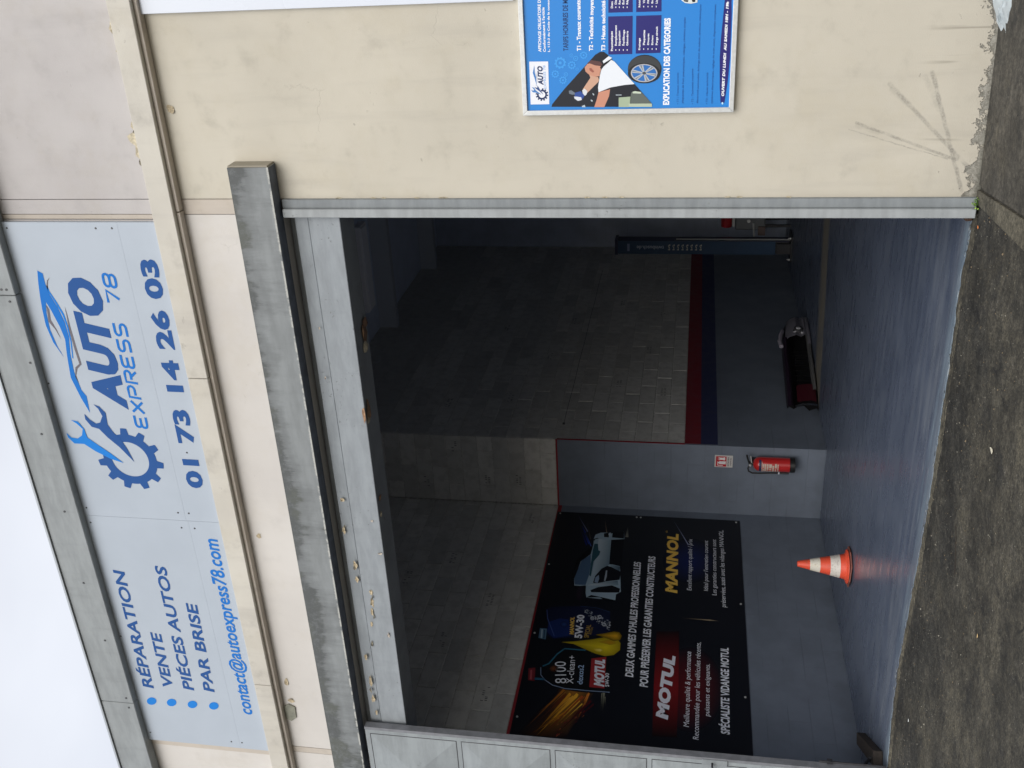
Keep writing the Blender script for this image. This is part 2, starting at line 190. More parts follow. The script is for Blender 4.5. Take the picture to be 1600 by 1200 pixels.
 ('M','artwork',[0.9876,2.6514,0.9949,2.6583,0.9486,2.6794],'quad',3.36,['602028','602028','0b0f19']),
 ('M','artwork',[0.8113,2.7132,0.8184,2.7201,0.7734,2.7406],'quad',3.42,['b06030','b06030','0b0f19']),
 ('M','artwork',[1.1542,2.5647,1.1617,2.5716,1.1141,2.5934],'quad',3.48,['b06030','b06030','0b0f19']),
 ('M','artwork',[0.829,2.6987,0.836,2.7055,0.7909,2.7262],'quad',3.54,['b06030','b06030','0b0f19']),
 ('M','artwork',[1.0849,2.4968,1.0923,2.5036,1.0453,2.5255],'quad',3.6,['b06030','b06030','0b0f19']),
 ('M','artwork',[1.0586,2.5648,1.066,2.5716,1.0191,2.5932],'quad',3.66,['b06030','b06030','0b0f19']),
 ('M','artwork',[1.0096,2.6332,1.0169,2.6401,0.9704,2.6613],'quad',3.7199999999999998,['902030','902030','0b0f19']),
 ('M','artwork',[0.9825,2.6914,0.9897,2.6983,0.9434,2.7193],'quad',3.7800000000000002,['b06030','b06030','0b0f19']),
 ('M','artwork',[1.2138,2.5038,1.2214,2.5107,1.1734,2.5328],'quad',3.84,['602028','602028','0b0f19']),
 ('M','artwork',[1.1436,2.496,1.151,2.5029,1.1036,2.5248],'quad',3.9,['902030','902030','0b0f19']),
 ('M','artwork',[0.8956,2.6963,0.9028,2.7031,0.8571,2.7239],'quad',3.96,['b06030','b06030','0b0f19']),
 ('M','artwork',[1.1209,2.5272,1.1284,2.5341,1.0811,2.5559],'quad',4.02,['b06030','b06030','0b0f19']),
 ('M','artwork',[1.0712,2.6289,1.0786,2.6358,1.0316,2.6572],'quad',4.08,['b06030','b06030','0b0f19']),
 ('M','artwork',[1.0578,2.5777,1.0651,2.5846,1.0183,2.6061],'quad',4.14,['602028','602028','0b0f19']),
 ('M','artwork',[1.1185,2.5802,1.126,2.5871,1.0786,2.6087],'quad',4.2,['602028','602028','0b0f19']),
 ('M','artwork',[0.8271,2.7136,0.8342,2.7204,0.7891,2.741],'quad',4.26,['902030','902030','0b0f19']),
 ('M','artwork',[0.981,2.6638,0.9882,2.6707,0.9419,2.6918],'quad',4.32,['902030','902030','0b0f19']),
 ('M','artwork',[0.8806,2.7187,0.8877,2.7256,0.8422,2.7462],'quad',4.38,['602028','602028','0b0f19']),
 ('M','artwork',[0.8529,2.6772,0.86,2.684,0.8147,2.7048],'quad',3.0,['602028','602028','0b0f19']),
 ('M','artwork',[0.9381,2.6788,0.9453,2.6856,0.8994,2.7066],'quad',3.06,['602028','602028','0b0f19']),
 ('M','artwork',[0.9507,2.7244,0.9579,2.7314,0.9118,2.7522],'quad',3.12,['b06030','b06030','0b0f19']),
 ('M','artwork',[1.1464,2.5219,1.1539,2.5288,1.1064,2.5507],'quad',3.18,['602028','602028','0b0f19']),
 ('M','artwork',[0.9631,2.6238,0.9704,2.6307,0.9242,2.6518],'quad',3.24,['602028','602028','0b0f19']),
 ('M','artwork',[0.8227,2.717,0.8297,2.7239,0.7846,2.7445],'quad',3.3,['902030','902030','0b0f19']),
 ('M','artwork',[1.002,2.5579,1.0093,2.5647,0.9629,2.5862],'quad',3.36,['602028','602028','0b0f19']),
 ('M','artwork',[4.0863,2.7749,4.0975,2.7656,4.4977,2.952],'quad',2.42,['8a92b8','8a92b8','101830']),
 ('M','artwork',[4.061,2.7996,4.0711,2.79,4.2496,2.8691],'quad',2.48,['2040c0','2040c0','101830']),
 ('M','artwork',[3.8366,2.7363,3.8455,2.7264,4.1559,2.8453],'quad',2.54,['2a4ac8','2a4ac8','101830']),
 ('M','artwork',[3.7944,2.7054,3.8031,2.6955,4.1344,2.8211],'quad',2.6,['5070d8','5070d8','101830']),
 ('M','artwork',[3.8123,2.7607,3.8199,2.7504,4.2007,2.8776],'quad',2.66,['16309a','16309a','101830']),
 ('M','artwork',[3.9311,2.7247,3.9362,2.7136,4.4004,2.8211],'quad',2.7199999999999998,['605848','605848','101830']),
 ('M','artwork',[4.0881,2.5449,4.0919,2.5334,4.4454,2.5972],'quad',2.7800000000000002,['8a7860','8a7860','101830']),
 ('M','artwork',[3.9245,1.567,3.9357,1.5574,4.4861,1.774],'quad',2.84,['a0a8c8','a0a8c8','101830']),
 ('M','artwork',[4.0215,2.3104,4.0189,2.2729,4.2643,2.2945],'quad',2.9,['8a8a80','8a8a80','0b0f19']),
 ('M','artwork',[2.6061,1.3202,2.5879,1.3214,2.5911,1.2045],'quad',3.96,['9a8a70','9a8a70','0b0f19']),
 ('M','artwork',[2.5879,1.3213,2.6061,1.3203,2.6026,1.6492],'quad',4.02,['9a8a70','9a8a70','0b0f19']),
 ('M','artwork',[1.6899,3.0006,1.72,2.9711,1.7518,2.9278,1.9051,2.8597,1.9852,2.8062,1.9989,2.6805,1.9785,2.5263,1.9057,2.519,1.9268,2.3269,1.4243,2.2855,1.4118,2.4701,1.4167,2.7241,1.445,2.8493,1.5208,2.9394,1.5854,2.9856],'0b0d12',3,None),
 ('M','artwork',[1.6895,3.0043,1.5835,2.9889,1.5872,2.9824,1.6903,2.9969],'8296b4',4,None),
 ('M','artwork',[1.5835,2.9889,1.5167,2.9413,1.5249,2.9375,1.5872,2.9824],'8296b4',4,None),
 ('M','artwork',[1.5167,2.9413,1.4486,2.8513,1.4582,2.8496,1.5249,2.9375],'8296b4',4,None),
 ('M','artwork',[1.4486,2.8513,1.4167,2.7246,1.4267,2.7248,1.4582,2.8496],'8296b4',4,None),
 ('M','artwork',[1.4167,2.7246,1.4118,2.4704,1.4218,2.4708,1.4267,2.7248],'8296b4',4,None),
 ('M','artwork',[1.4118,2.4704,1.4144,2.2849,1.4243,2.2852,1.4218,2.4708],'8296b4',4,None),
 ('M','artwork',[1.7016,2.9812,1.7454,2.9229,1.7582,2.9326,1.7175,2.9881],'2c6a84',4,None),
 ('M','artwork',[1.7454,2.9229,1.899,2.8545,1.9113,2.8648,1.7582,2.9326],'2c6a84',4,None),
 ('M','artwork',[1.899,2.8545,1.9812,2.7921,1.9994,2.796,1.9113,2.8648],'2c6a84',4,None),
 ('M','artwork',[1.9812,2.7921,1.9822,2.5776,2.0007,2.5787,1.9994,2.796],'2c6a84',4,None),
 ('M','artwork',[1.7007,3.0125,1.7888,3.0939,1.7861,3.0997,1.694,3.016],'1a2228',4,None),
 ('M','artwork',[1.7888,3.0939,1.9587,3.0957,1.9671,3.0993,1.7861,3.0997],'1a2228',4,None),
 ('M','artwork',[1.9587,3.0957,2.0005,2.7952,2.0097,2.7965,1.9671,3.0993],'1a2228',4,None),
 ('M','artwork',[1.6622,3.1219,1.6802,3.0556,1.4929,3.034,1.4939,3.1021],'7a2830',4,None),
 ('M','artwork',[1.6397,3.0996,1.6453,3.0817,1.5065,3.0669,1.5079,3.0857],'b05058',5,None),
 ('M','artwork',[1.54,3.0472,1.542,2.9362,1.514,2.9385,1.5056,3.0445],'2a6080',4,None),
 ('M','artwork',[1.6867,2.869,1.6916,2.8241,1.669,2.8257,1.6499,2.8358,1.6381,2.8525,1.6358,2.8724,1.6437,2.8916,1.66,2.9064,1.6817,2.9139,1.7044,2.9124,1.7238,2.9024,1.7357,2.8856,1.7379,2.8656,1.73,2.8462,1.7134,2.8314],'fan',4,['7a4420','0b0d12','0b0d12','0b0d12','0b0d12','0b0d12','0b0d12','0b0d12','0b0d12','0b0d12','0b0d12','0b0d12','0b0d12','0b0d12','0b0d12']),
 ('M','artwork',[2.598,3.0632,2.6453,3.0088,2.6874,2.7039,2.618,2.3773,2.2436,2.3466,2.2218,2.5504,2.1236,2.9266,2.156,2.9828,2.2436,3.0734,2.2803,3.0984,2.299,3.0154,2.3493,3.0091,2.4864,3.0478],'0e1838',3,None),
 ('M','artwork',[2.2305,3.0126,2.1425,2.9291,2.1998,2.7548,2.4505,2.8104,2.4608,2.9045,2.3888,3.0145],'142a66',3.4,None),
 ('M','artwork',[2.5869,3.0657,2.4452,3.0394,2.4488,3.0321,2.5886,3.0579],'4a5c9a',4,None),
 ('M','artwork',[2.4452,3.0394,2.291,2.9786,2.2959,2.9719,2.4488,3.0321],'4a5c9a',4,None),
 ('M','artwork',[2.291,2.9786,2.1693,2.9297,2.1742,2.9231,2.2959,2.9719],'4a5c9a',4,None),
 ('M','artwork',[2.6791,2.7033,2.6703,2.5286,2.6785,2.5283,2.6874,2.7036],'28406a',4,None),
 ('M','artwork',[2.6703,2.5286,2.614,2.3778,2.6219,2.3768,2.6785,2.5283],'28406a',4,None),
 ('M','artwork',[2.2807,3.0945,2.2789,3.0192,2.1109,3.009,2.1253,3.089],'5a7c98',4,None),
 ('M','artwork',[2.263,3.0762,2.2627,3.0603,2.1258,3.0488,2.1279,3.0647],'a8c0cc',5,None),
 ('M','artwork',[2.2602,3.0469,2.2594,3.0362,2.1207,3.0247,2.1215,3.0352],'28485c',5,None),
 ('M','artwork',[2.3666,2.8465,2.3711,2.8038,2.3489,2.8054,2.3303,2.8152,2.3188,2.8311,2.3168,2.85,2.3246,2.8682,2.3407,2.8822,2.3621,2.8892,2.3843,2.8877,2.4032,2.878,2.4148,2.8621,2.4168,2.843,2.4088,2.8246,2.3925,2.8106],'fan',4,['28488a','0c1840','0c1840','0c1840','0c1840','0c1840','0c1840','0c1840','0c1840','0c1840','0c1840','0c1840','0c1840','0c1840','0c1840']),
 ('M','artwork',[2.4857,2.5223,2.4773,2.5196,2.4737,2.5281,2.4824,2.5313],'a8b0bc',5,None),
 ('M','artwork',[2.5227,2.4571,2.5323,2.4483,2.5215,2.4417,2.516,2.4489],'7a8490',5,None),
 ('M','artwork',[2.5339,2.53,2.5398,2.5405,2.5473,2.5375,2.5489,2.5289],'4a5464',5,None),
 ('M','artwork',[2.4233,2.4334,2.4414,2.4221,2.4279,2.4088,2.4147,2.4175],'c8ccd4',5,None),
 ('M','artwork',[2.4223,2.3727,2.427,2.3605,2.4144,2.3572,2.4059,2.367],'7a8490',5,None),
 ('M','artwork',[2.4963,2.4756,2.489,2.49,2.5056,2.4933,2.5131,2.4813],'c8ccd4',5,None),
 ('M','artwork',[2.5325,2.6089,2.5419,2.5985,2.5339,2.5889,2.5198,2.5965],'a8b0bc',5,None),
 ('M','artwork',[2.5697,2.6159,2.5782,2.6041,2.5625,2.5977,2.5586,2.6077],'4a5464',5,None),
 ('M','artwork',[2.4354,2.4486,2.4208,2.4408,2.4152,2.4528,2.4266,2.4605],'4a5464',5,None),
 ('M','artwork',[2.472,2.4495,2.485,2.4541,2.4898,2.4454,2.479,2.4407],'4a5464',5,None),
 ('M','artwork',[2.4279,2.3781,2.4369,2.3666,2.4224,2.3618,2.4156,2.3714],'c8ccd4',5,None),
 ('M','artwork',[2.5317,2.5405,2.5409,2.5356,2.5334,2.5297,2.5273,2.5336],'c8ccd4',5,None),
 ('M','artwork',[2.3738,2.3886,2.3761,2.3754,2.3638,2.3744,2.3568,2.3853],'a8b0bc',5,None),
 ('M','artwork',[2.5031,2.5612,2.4941,2.554,2.4849,2.5602,2.4935,2.567],'7a8490',5,None),
 ('M','artwork',[2.6093,2.6132,2.6155,2.617,2.6221,2.6105,2.6134,2.6063],'7a8490',5,None),
 ('M','artwork',[2.4398,2.4296,2.4167,2.4245,2.4111,2.4412,2.431,2.447],'7a8490',5,None),
 ('M','artwork',[2.5377,2.52,2.5516,2.5109,2.5454,2.4973,2.5309,2.5036],'4a5464',5,None),
 ('M','artwork',[2.51,2.4917,2.5094,2.5038,2.5222,2.5012,2.5226,2.4906],'c8ccd4',5,None),
 ('M','artwork',[2.4622,2.3731,2.4514,2.369,2.4465,2.3769,2.455,2.3811],'7a8490',5,None),
 ('M','artwork',[2.4338,2.3883,2.4136,2.3831,2.4111,2.3975,2.4237,2.4028],'7a8490',5,None),
 ('M','artwork',[2.5596,2.6236,2.5809,2.6342,2.5902,2.6195,2.575,2.6095],'7a8490',5,None),
 ('M','artwork',[2.5005,2.576,2.5195,2.5847,2.5259,2.5722,2.5141,2.5641],'7a8490',5,None),
 ('M','artwork',[2.3626,2.3906,2.3579,2.3755,2.3391,2.3789,2.3453,2.3923],'a8b0bc',5,None),
 ('M','artwork',[2.6279,2.6054,2.6137,2.5975,2.6037,2.6082,2.616,2.6159],'7a8490',5,None),
 ('M','artwork',[2.5238,2.4501,2.5067,2.4397,2.4913,2.4543,2.5099,2.4649],'a8b0bc',5,None),
 ('M','artwork',[2.3429,2.3871,2.3415,2.3795,2.3332,2.3813,2.3355,2.3881],'c8ccd4',5,None),
 ('M','artwork',[2.3917,2.3933,2.3959,2.4056,2.4074,2.4027,2.4058,2.3921],'c8ccd4',5,None),
 ('M','artwork',[2.3992,2.4128,2.399,2.425,2.4154,2.4223,2.4102,2.4111],'4a5464',5,None),
 ('M','artwork',[2.3385,2.3698,2.3328,2.3592,2.3247,2.3656,2.3276,2.375],'c8ccd4',5,None),
 ('M','artwork',[2.4256,2.4534,2.4446,2.4612,2.4518,2.4491,2.4385,2.4417],'c8ccd4',5,None),
 ('M','artwork',[2.4022,2.4431,2.3997,2.4566,2.4158,2.4581,2.4145,2.4463],'7a8490',5,None),
 ('M','artwork',[2.5295,2.5067,2.5506,2.5154,2.5554,2.501,2.5434,2.4929],'7a8490',5,None),
 ('M','artwork',[2.3861,2.3848,2.3709,2.3738,2.3588,2.3852,2.3707,2.3956],'c8ccd4',5,None),
 ('M','artwork',[2.4456,2.3563,2.4377,2.3709,2.4517,2.3779,2.4633,2.3664],'c8ccd4',5,None),
 ('M','artwork',[2.4243,2.4328,2.4213,2.4502,2.4369,2.4527,2.4422,2.4382],'c8ccd4',5,None),
 ('M','artwork',[2.5104,2.5465,2.5029,2.532,2.4906,2.5415,2.4971,2.5548],'7a8490',5,None),
 ('M','artwork',[2.3733,2.382,2.3812,2.3729,2.3729,2.3657,2.3664,2.373],'7a8490',5,None),
 ('M','artwork',[2.6445,2.6574,2.643,2.646,2.6288,2.6477,2.6305,2.6577],'4a5464',5,None),
 ('M','artwork',[2.5183,2.6056,2.5327,2.6099,2.5354,2.5965,2.521,2.5914],'4a5464',5,None),
 ('M','artwork',[2.5783,2.5836,2.5715,2.5969,2.5838,2.6031,2.5881,2.592],'7a8490',5,None),
 ('M','artwork',[2.4625,2.4636,2.4484,2.4761,2.4637,2.4853,2.4717,2.475],'7a8490',5,None),
 ('M','artwork',[2.5108,2.4885,2.5252,2.4762,2.5092,2.4664,2.4952,2.476],'c8ccd4',5,None),
 ('M','artwork',[2.5699,2.5889,2.5831,2.5783,2.5691,2.5699,2.5589,2.5784],'a8b0bc',5,None),
 ('M','artwork',[2.5761,2.6273,2.5789,2.6377,2.5901,2.6364,2.5882,2.6274],'c8ccd4',5,None),
 ('M','artwork',[2.4967,2.402,2.4807,2.3881,2.4691,2.4004,2.4788,2.413],'4a5464',5,None),
 ('M','artwork',[2.46,2.3982,2.4498,2.3855,2.4403,2.394,2.4451,2.4053],'4a5464',5,None),
 ('M','artwork',[2.6219,2.6369,2.6069,2.6364,2.6043,2.6499,2.6217,2.652],'a8b0bc',5,None),
 ('M','artwork',[2.5214,2.565,2.5049,2.5537,2.4912,2.5678,2.51,2.5792],'a8b0bc',5,None),
 ('M','artwork',[2.3415,2.3942,2.353,2.3847,2.3427,2.3759,2.3345,2.3835],'7a8490',5,None),
 ('M','artwork',[2.4864,2.4914,2.4812,2.5061,2.4926,2.5116,2.5039,2.5],'c8ccd4',5,None),
 ('M','artwork',[2.4767,2.5055,2.4817,2.497,2.472,2.4934,2.4698,2.5005],'a8b0bc',5,None),
 ('M','artwork',[2.424,2.4272,2.4362,2.434,2.4424,2.424,2.4322,2.4173],'7a8490',5,None),
 ('M','artwork',[2.4053,2.3515,2.39,2.3605,2.3948,2.3755,2.4166,2.3698],'c8ccd4',5,None),
 ('M','artwork',[2.3755,2.3598,2.3589,2.3632,2.3623,2.3774,2.3761,2.3757],'c8ccd4',5,None),
 ('M','artwork',[2.3939,2.4078,2.4007,2.3944,2.3859,2.3915,2.3825,2.4029],'7a8490',5,None),
 ('M','artwork',[2.4504,2.4134,2.4506,2.4301,2.4661,2.4256,2.4646,2.4108],'a8b0bc',5,None),
 ('M','artwork',[2.3925,2.3879,2.3812,2.3877,2.3822,2.3967,2.3918,2.3977],'4a5464',5,None),
 ('M','artwork',[2.5854,2.5621,2.5819,2.579,2.599,2.5825,2.6014,2.5682],'a8b0bc',5,None),
 ('M','artwork',[2.4153,2.4858,2.4273,2.4892,2.4316,2.4789,2.4209,2.4751],'7a8490',5,None),
 ('M','artwork',[2.455,2.5069,2.4489,2.4951,2.4381,2.5002,2.4424,2.5107],'a8b0bc',5,None),
 ('M','artwork',[2.6224,2.6365,2.6346,2.6346,2.6298,2.626,2.6211,2.6271],'c8ccd4',5,None),
 ('M','artwork',[2.4197,2.3813,2.4153,2.3994,2.4396,2.4027,2.4447,2.3875],'4a5464',5,None),
 ('M','artwork',[2.4902,2.5341,2.5034,2.5186,2.4837,2.5106,2.4745,2.5235],'a8b0bc',5,None),
 ('M','artwork',[2.47,2.5039,2.4673,2.4866,2.4504,2.4893,2.4493,2.504],'4a5464',5,None),
 ('M','artwork',[2.5042,2.533,2.5226,2.5248,2.5104,2.5127,2.4979,2.519],'c8ccd4',5,None),
 ('M','artwork',[2.5831,2.6042,2.5922,2.597,2.5818,2.5911,2.5753,2.5968],'7a8490',5,None),
 ('M','artwork',[2.3148,2.366,2.3338,2.3709,2.339,2.3567,2.321,2.3511],'4a5464',5,None),
 ('M','artwork',[2.544,2.5828,2.5443,2.5727,2.5337,2.5721,2.5322,2.5806],'c8ccd4',5,None),
 ('M','artwork',[2.6211,2.6228,2.6314,2.6266,2.6351,2.6174,2.6262,2.6133],'a8b0bc',5,None),
 ('M','artwork',[2.5312,2.4637,2.5276,2.4555,2.519,2.4594,2.5224,2.4668],'7a8490',5,None),
 ('M','artwork',[2.6264,2.608,2.6196,2.601,2.6121,2.6078,2.6188,2.6146],'4a5464',5,None),
 ('M','artwork',[2.4397,2.4842,2.4588,2.4908,2.4649,2.4748,2.4518,2.4681],'c8ccd4',5,None),
 ('M','artwork',[2.4753,2.3824,2.4717,2.3983,2.4858,2.4038,2.4917,2.3908],'a8b0bc',5,None),
 ('M','artwork',[2.3986,2.407,2.3948,2.3904,2.3734,2.3946,2.3816,2.4097],'7a8490',5,None),
 ('M','artwork',[2.5993,2.6376,2.5832,2.6376,2.5817,2.6504,2.5976,2.6517],'c8ccd4',5,None),
 ('M','artwork',[2.6041,2.5876,2.6102,2.5769,2.5992,2.5708,2.5903,2.5791],'7a8490',5,None),
 ('M','artwork',[2.5214,2.4967,2.5264,2.5156,2.5435,2.5124,2.5433,2.4963],'7a8490',5,None),
 ('M','artwork',[2.5493,2.4911,2.5379,2.4811,2.5263,2.4931,2.5399,2.5031],'a8b0bc',5,None),
 ('M','artwork',[2.4992,2.5618,2.5075,2.5783,2.5225,2.5733,2.5226,2.5593],'a8b0bc',5,None),
 ('M','artwork',[2.6135,2.6308,2.6039,2.6147,2.5833,2.6215,2.5927,2.636],'4a5464',5,None),
 ('M','artwork',[2.4425,2.3775,2.4554,2.3833,2.4644,2.3693,2.4481,2.3626],'c8ccd4',5,None),
 ('M','artwork',[2.6111,2.628,2.6218,2.6203,2.6135,2.6118,2.6009,2.6174],'a8b0bc',5,None),
 ('M','artwork',[2.4283,2.4093,2.4261,2.42,2.4397,2.4214,2.4427,2.4124],'4a5464',5,None),
 ('M','artwork',[2.4667,2.4499,2.4624,2.4405,2.4555,2.4459,2.4576,2.4543],'7a8490',5,None),
 ('M','artwork',[2.4571,2.4518,2.4607,2.4589,2.4668,2.455,2.4651,2.4487],'4a5464',5,None),
 ('M','artwork',[2.5729,2.5721,2.5727,2.5596,2.5616,2.5625,2.5591,2.5732],'7a8490',5,None),
 ('M','artwork',[2.3838,2.4313,2.4021,2.4369,2.4025,2.4246,2.3934,2.4193],'4a5464',5,None),
 ('M','artwork',[2.5231,2.5349,2.5367,2.5372,2.5373,2.5263,2.5277,2.5236],'c8ccd4',5,None),
 ('M','artwork',[2.4007,2.4343,2.4232,2.4294,2.4131,2.4129,2.3946,2.4158],'7a8490',5,None),
 ('M','artwork',[2.4879,2.552,2.489,2.5676,2.5064,2.5661,2.508,2.5528],'c8ccd4',5,None),
 ('M','artwork',[2.4995,2.5371,2.4854,2.5378,2.4899,2.5454,2.4987,2.5449],'c0c6d0',5.5,None),
 ('M','artwork',[2.4854,2.5378,2.4737,2.5425,2.4826,2.5483,2.4899,2.5454],'c0c6d0',5.5,None),
 ('M','artwork',[2.4737,2.5425,2.4667,2.5503,2.4782,2.5531,2.4826,2.5483],'c0c6d0',5.5,None),
 ('M','artwork',[2.4667,2.5503,2.4657,2.5595,2.4776,2.5589,2.4782,2.5531],'c0c6d0',5.5,None),
 ('M','artwork',[2.4657,2.5595,2.471,2.5685,2.4809,2.5645,2.4776,2.5589],'c0c6d0',5.5,None),
 ('M','artwork',[2.471,2.5685,2.4815,2.5754,2.4874,2.5688,2.4809,2.5645],'c0c6d0',5.5,None),
 ('M','artwork',[2.4815,2.5754,2.4951,2.5788,2.4959,2.571,2.4874,2.5688],'c0c6d0',5.5,None),
 ('M','artwork',[2.4951,2.5788,2.5092,2.5781,2.5048,2.5706,2.4959,2.571],'c0c6d0',5.5,None),
 ('M','artwork',[2.5092,2.5781,2.521,2.5734,2.5121,2.5676,2.5048,2.5706],'c0c6d0',5.5,None),
 ('M','artwork',[2.521,2.5734,2.5281,2.5657,2.5165,2.5628,2.5121,2.5676],'c0c6d0',5.5,None),
 ('M','artwork',[2.5281,2.5657,2.5291,2.5563,2.5171,2.5569,2.5165,2.5628],'c0c6d0',5.5,None),
 ('M','artwork',[2.5291,2.5563,2.5237,2.5474,2.5138,2.5513,2.5171,2.5569],'c0c6d0',5.5,None),
 ('M','artwork',[2.5237,2.5474,2.5132,2.5405,2.5072,2.547,2.5138,2.5513],'c0c6d0',5.5,None),
 ('M','artwork',[2.5132,2.5405,2.4995,2.5371,2.4987,2.5449,2.5072,2.547],'c0c6d0',5.5,None),
 ('M','artwork',[2.5278,2.4607,2.5137,2.4615,2.5181,2.469,2.527,2.4685],'c0c6d0',5.5,None),
 ('M','artwork',[2.5137,2.4615,2.5019,2.4663,2.5108,2.472,2.5181,2.469],'c0c6d0',5.5,None),
 ('M','artwork',[2.5019,2.4663,2.4949,2.4741,2.5064,2.4769,2.5108,2.472],'c0c6d0',5.5,None),
 ('M','artwork',[2.4949,2.4741,2.4939,2.4833,2.5058,2.4827,2.5064,2.4769],'c0c6d0',5.5,None),
 ('M','artwork',[2.4939,2.4833,2.4992,2.4923,2.5091,2.4882,2.5058,2.4827],'c0c6d0',5.5,None),
 ('M','artwork',[2.4992,2.4923,2.5097,2.4991,2.5156,2.4925,2.5091,2.4882],'c0c6d0',5.5,None),
 ('M','artwork',[2.5097,2.4991,2.5234,2.5024,2.5242,2.4946,2.5156,2.4925],'c0c6d0',5.5,None),
 ('M','artwork',[2.5234,2.5024,2.5375,2.5017,2.533,2.4941,2.5242,2.4946],'c0c6d0',5.5,None),
 ('M','artwork',[2.5375,2.5017,2.5493,2.4969,2.5404,2.4911,2.533,2.4941],'c0c6d0',5.5,None),
 ('M','artwork',[2.5493,2.4969,2.5564,2.4891,2.5449,2.4862,2.5404,2.4911],'c0c6d0',5.5,None),
 ('M','artwork',[2.5564,2.4891,2.5574,2.4797,2.5455,2.4804,2.5449,2.4862],'c0c6d0',5.5,None),
 ('M','artwork',[2.5574,2.4797,2.5521,2.4708,2.5421,2.4748,2.5455,2.4804],'c0c6d0',5.5,None),
 ('M','artwork',[2.5521,2.4708,2.5415,2.464,2.5355,2.4706,2.5421,2.4748],'c0c6d0',5.5,None),
 ('M','artwork',[2.5415,2.464,2.5278,2.4607,2.527,2.4685,2.5355,2.4706],'c0c6d0',5.5,None),
 ('M','artwork',[2.4134,2.4048,2.3996,2.4057,2.4039,2.4131,2.4126,2.4126],'c0c6d0',5.5,None),
 ('M','artwork',[2.3996,2.4057,2.388,2.4105,2.3967,2.4161,2.4039,2.4131],'c0c6d0',5.5,None),
 ('M','artwork',[2.388,2.4105,2.3811,2.4182,2.3924,2.4209,2.3967,2.4161],'c0c6d0',5.5,None),
 ('M','artwork',[2.3811,2.4182,2.3801,2.4274,2.3918,2.4267,2.3924,2.4209],'c0c6d0',5.5,None),
 ('M','artwork',[2.3801,2.4274,2.3853,2.4362,2.395,2.4322,2.3918,2.4267],'c0c6d0',5.5,None),
 ('M','artwork',[2.3853,2.4362,2.3956,2.4429,2.4015,2.4364,2.395,2.4322],'c0c6d0',5.5,None),
 ('M','artwork',[2.3956,2.4429,2.409,2.4461,2.4099,2.4384,2.4015,2.4364],'c0c6d0',5.5,None),
 ('M','artwork',[2.409,2.4461,2.4229,2.4453,2.4185,2.4379,2.4099,2.4384],'c0c6d0',5.5,None),
 ('M','artwork',[2.4229,2.4453,2.4345,2.4405,2.4258,2.4349,2.4185,2.4379],'c0c6d0',5.5,None),
 ('M','artwork',[2.4345,2.4405,2.4415,2.4328,2.4301,2.43,2.4258,2.4349],'c0c6d0',5.5,None),
 ('M','artwork',[2.4415,2.4328,2.4425,2.4236,2.4307,2.4243,2.4301,2.43],'c0c6d0',5.5,None),
 ('M','artwork',[2.4425,2.4236,2.4372,2.4147,2.4275,2.4188,2.4307,2.4243],'c0c6d0',5.5,None),
 ('M','artwork',[2.4372,2.4147,2.4269,2.408,2.421,2.4146,2.4275,2.4188],'c0c6d0',5.5,None),
 ('M','artwork',[2.4269,2.408,2.4134,2.4048,2.4126,2.4126,2.421,2.4146],'c0c6d0',5.5,None),
 ('M','artwork',[2.0501,2.3813,2.0848,2.8441,2.1079,2.7183,2.1553,2.5438,2.2096,2.3951,2.2124,2.2802,2.1323,2.2297,2.0295,2.2285,1.9496,2.285,1.922,2.3703,1.9474,2.4729,2.0006,2.5791,2.0704,2.7141],'fan',6,['e8d020','a08c14','a08c14','a08c14','a08c14','a08c14','a08c14','a08c14','a08c14','a08c14','a08c14','a08c14','a08c14']),
 ('M','artwork',[2.2402,2.2887,2.2368,2.5003,2.2726,2.4005,2.3092,2.3133,2.3018,2.2549,2.247,2.2253,2.1786,2.2394,2.1567,2.3013,2.192,2.3807],'fan',7,['e0a820','6a5808','6a5808','6a5808','6a5808','6a5808','6a5808','6a5808','6a5808']),
 ('M','artwork',[2.0078,2.4281,2.018,2.5049,2.0299,2.4301,2.0075,2.3965,1.9748,2.4251,1.984,2.4763],'fan',8,['fff080','c8b020','c8b020','c8b020','c8b020','c8b020']),
 ('M','artwork',[2.1301,2.3373,2.1258,2.4643,2.1744,2.3665,2.1694,2.2896,2.1182,2.273,2.0927,2.3343],'fan',7,['c08818','a89018','a89018','a89018','a89018','a89018']),
 ('M','artwork',[3.8626,2.6762,3.9436,2.684,4.0361,2.6688,4.0834,2.6103,4.0915,2.5239,4.078,2.489,4.126,2.3335,3.9782,2.3185,3.9471,2.4736,3.4744,2.4537,3.4407,2.3315,2.9769,2.2886,2.9297,2.3381,2.8252,2.3389,2.841,2.6573,2.9234,2.6747,3.0366,2.6819,3.0378,2.8127,3.1221,2.8404,3.2277,2.8159,3.4875,2.789,3.6376,2.6874,3.814,2.6763],'a4bccc',3,None),
 ('M','artwork',[3.9495,2.6222,3.9467,2.4783,3.4588,2.457,3.231,2.6335],'quad',3.6,['c8d8e2','8ea8b8','6c8698','b0c6d2']),
 ('M','artwork',[3.0522,2.67,3.0943,2.6111,3.1725,2.3388,3.0873,2.3234],'quad',3.6,['d0dee6','8ea8b8','5a7486','86a0b0']),
 ('M','artwork',[3.4663,2.4577,3.4332,2.331,3.3357,2.3284,3.4158,2.4305],'quad',3.6,['9ab4c4','4a6274','3a5060','8098a8']),
 ('M','artwork',[3.0525,2.8098,3.1524,2.8302,3.5037,2.7814,3.6298,2.6866,3.4532,2.6692,3.2274,2.6696,3.0576,2.6886],'506c8c',4,None),
 ('M','artwork',[3.9471,2.4736,3.9696,2.3226,3.4576,2.3144,3.4663,2.4577],'0a0e16',4,None),
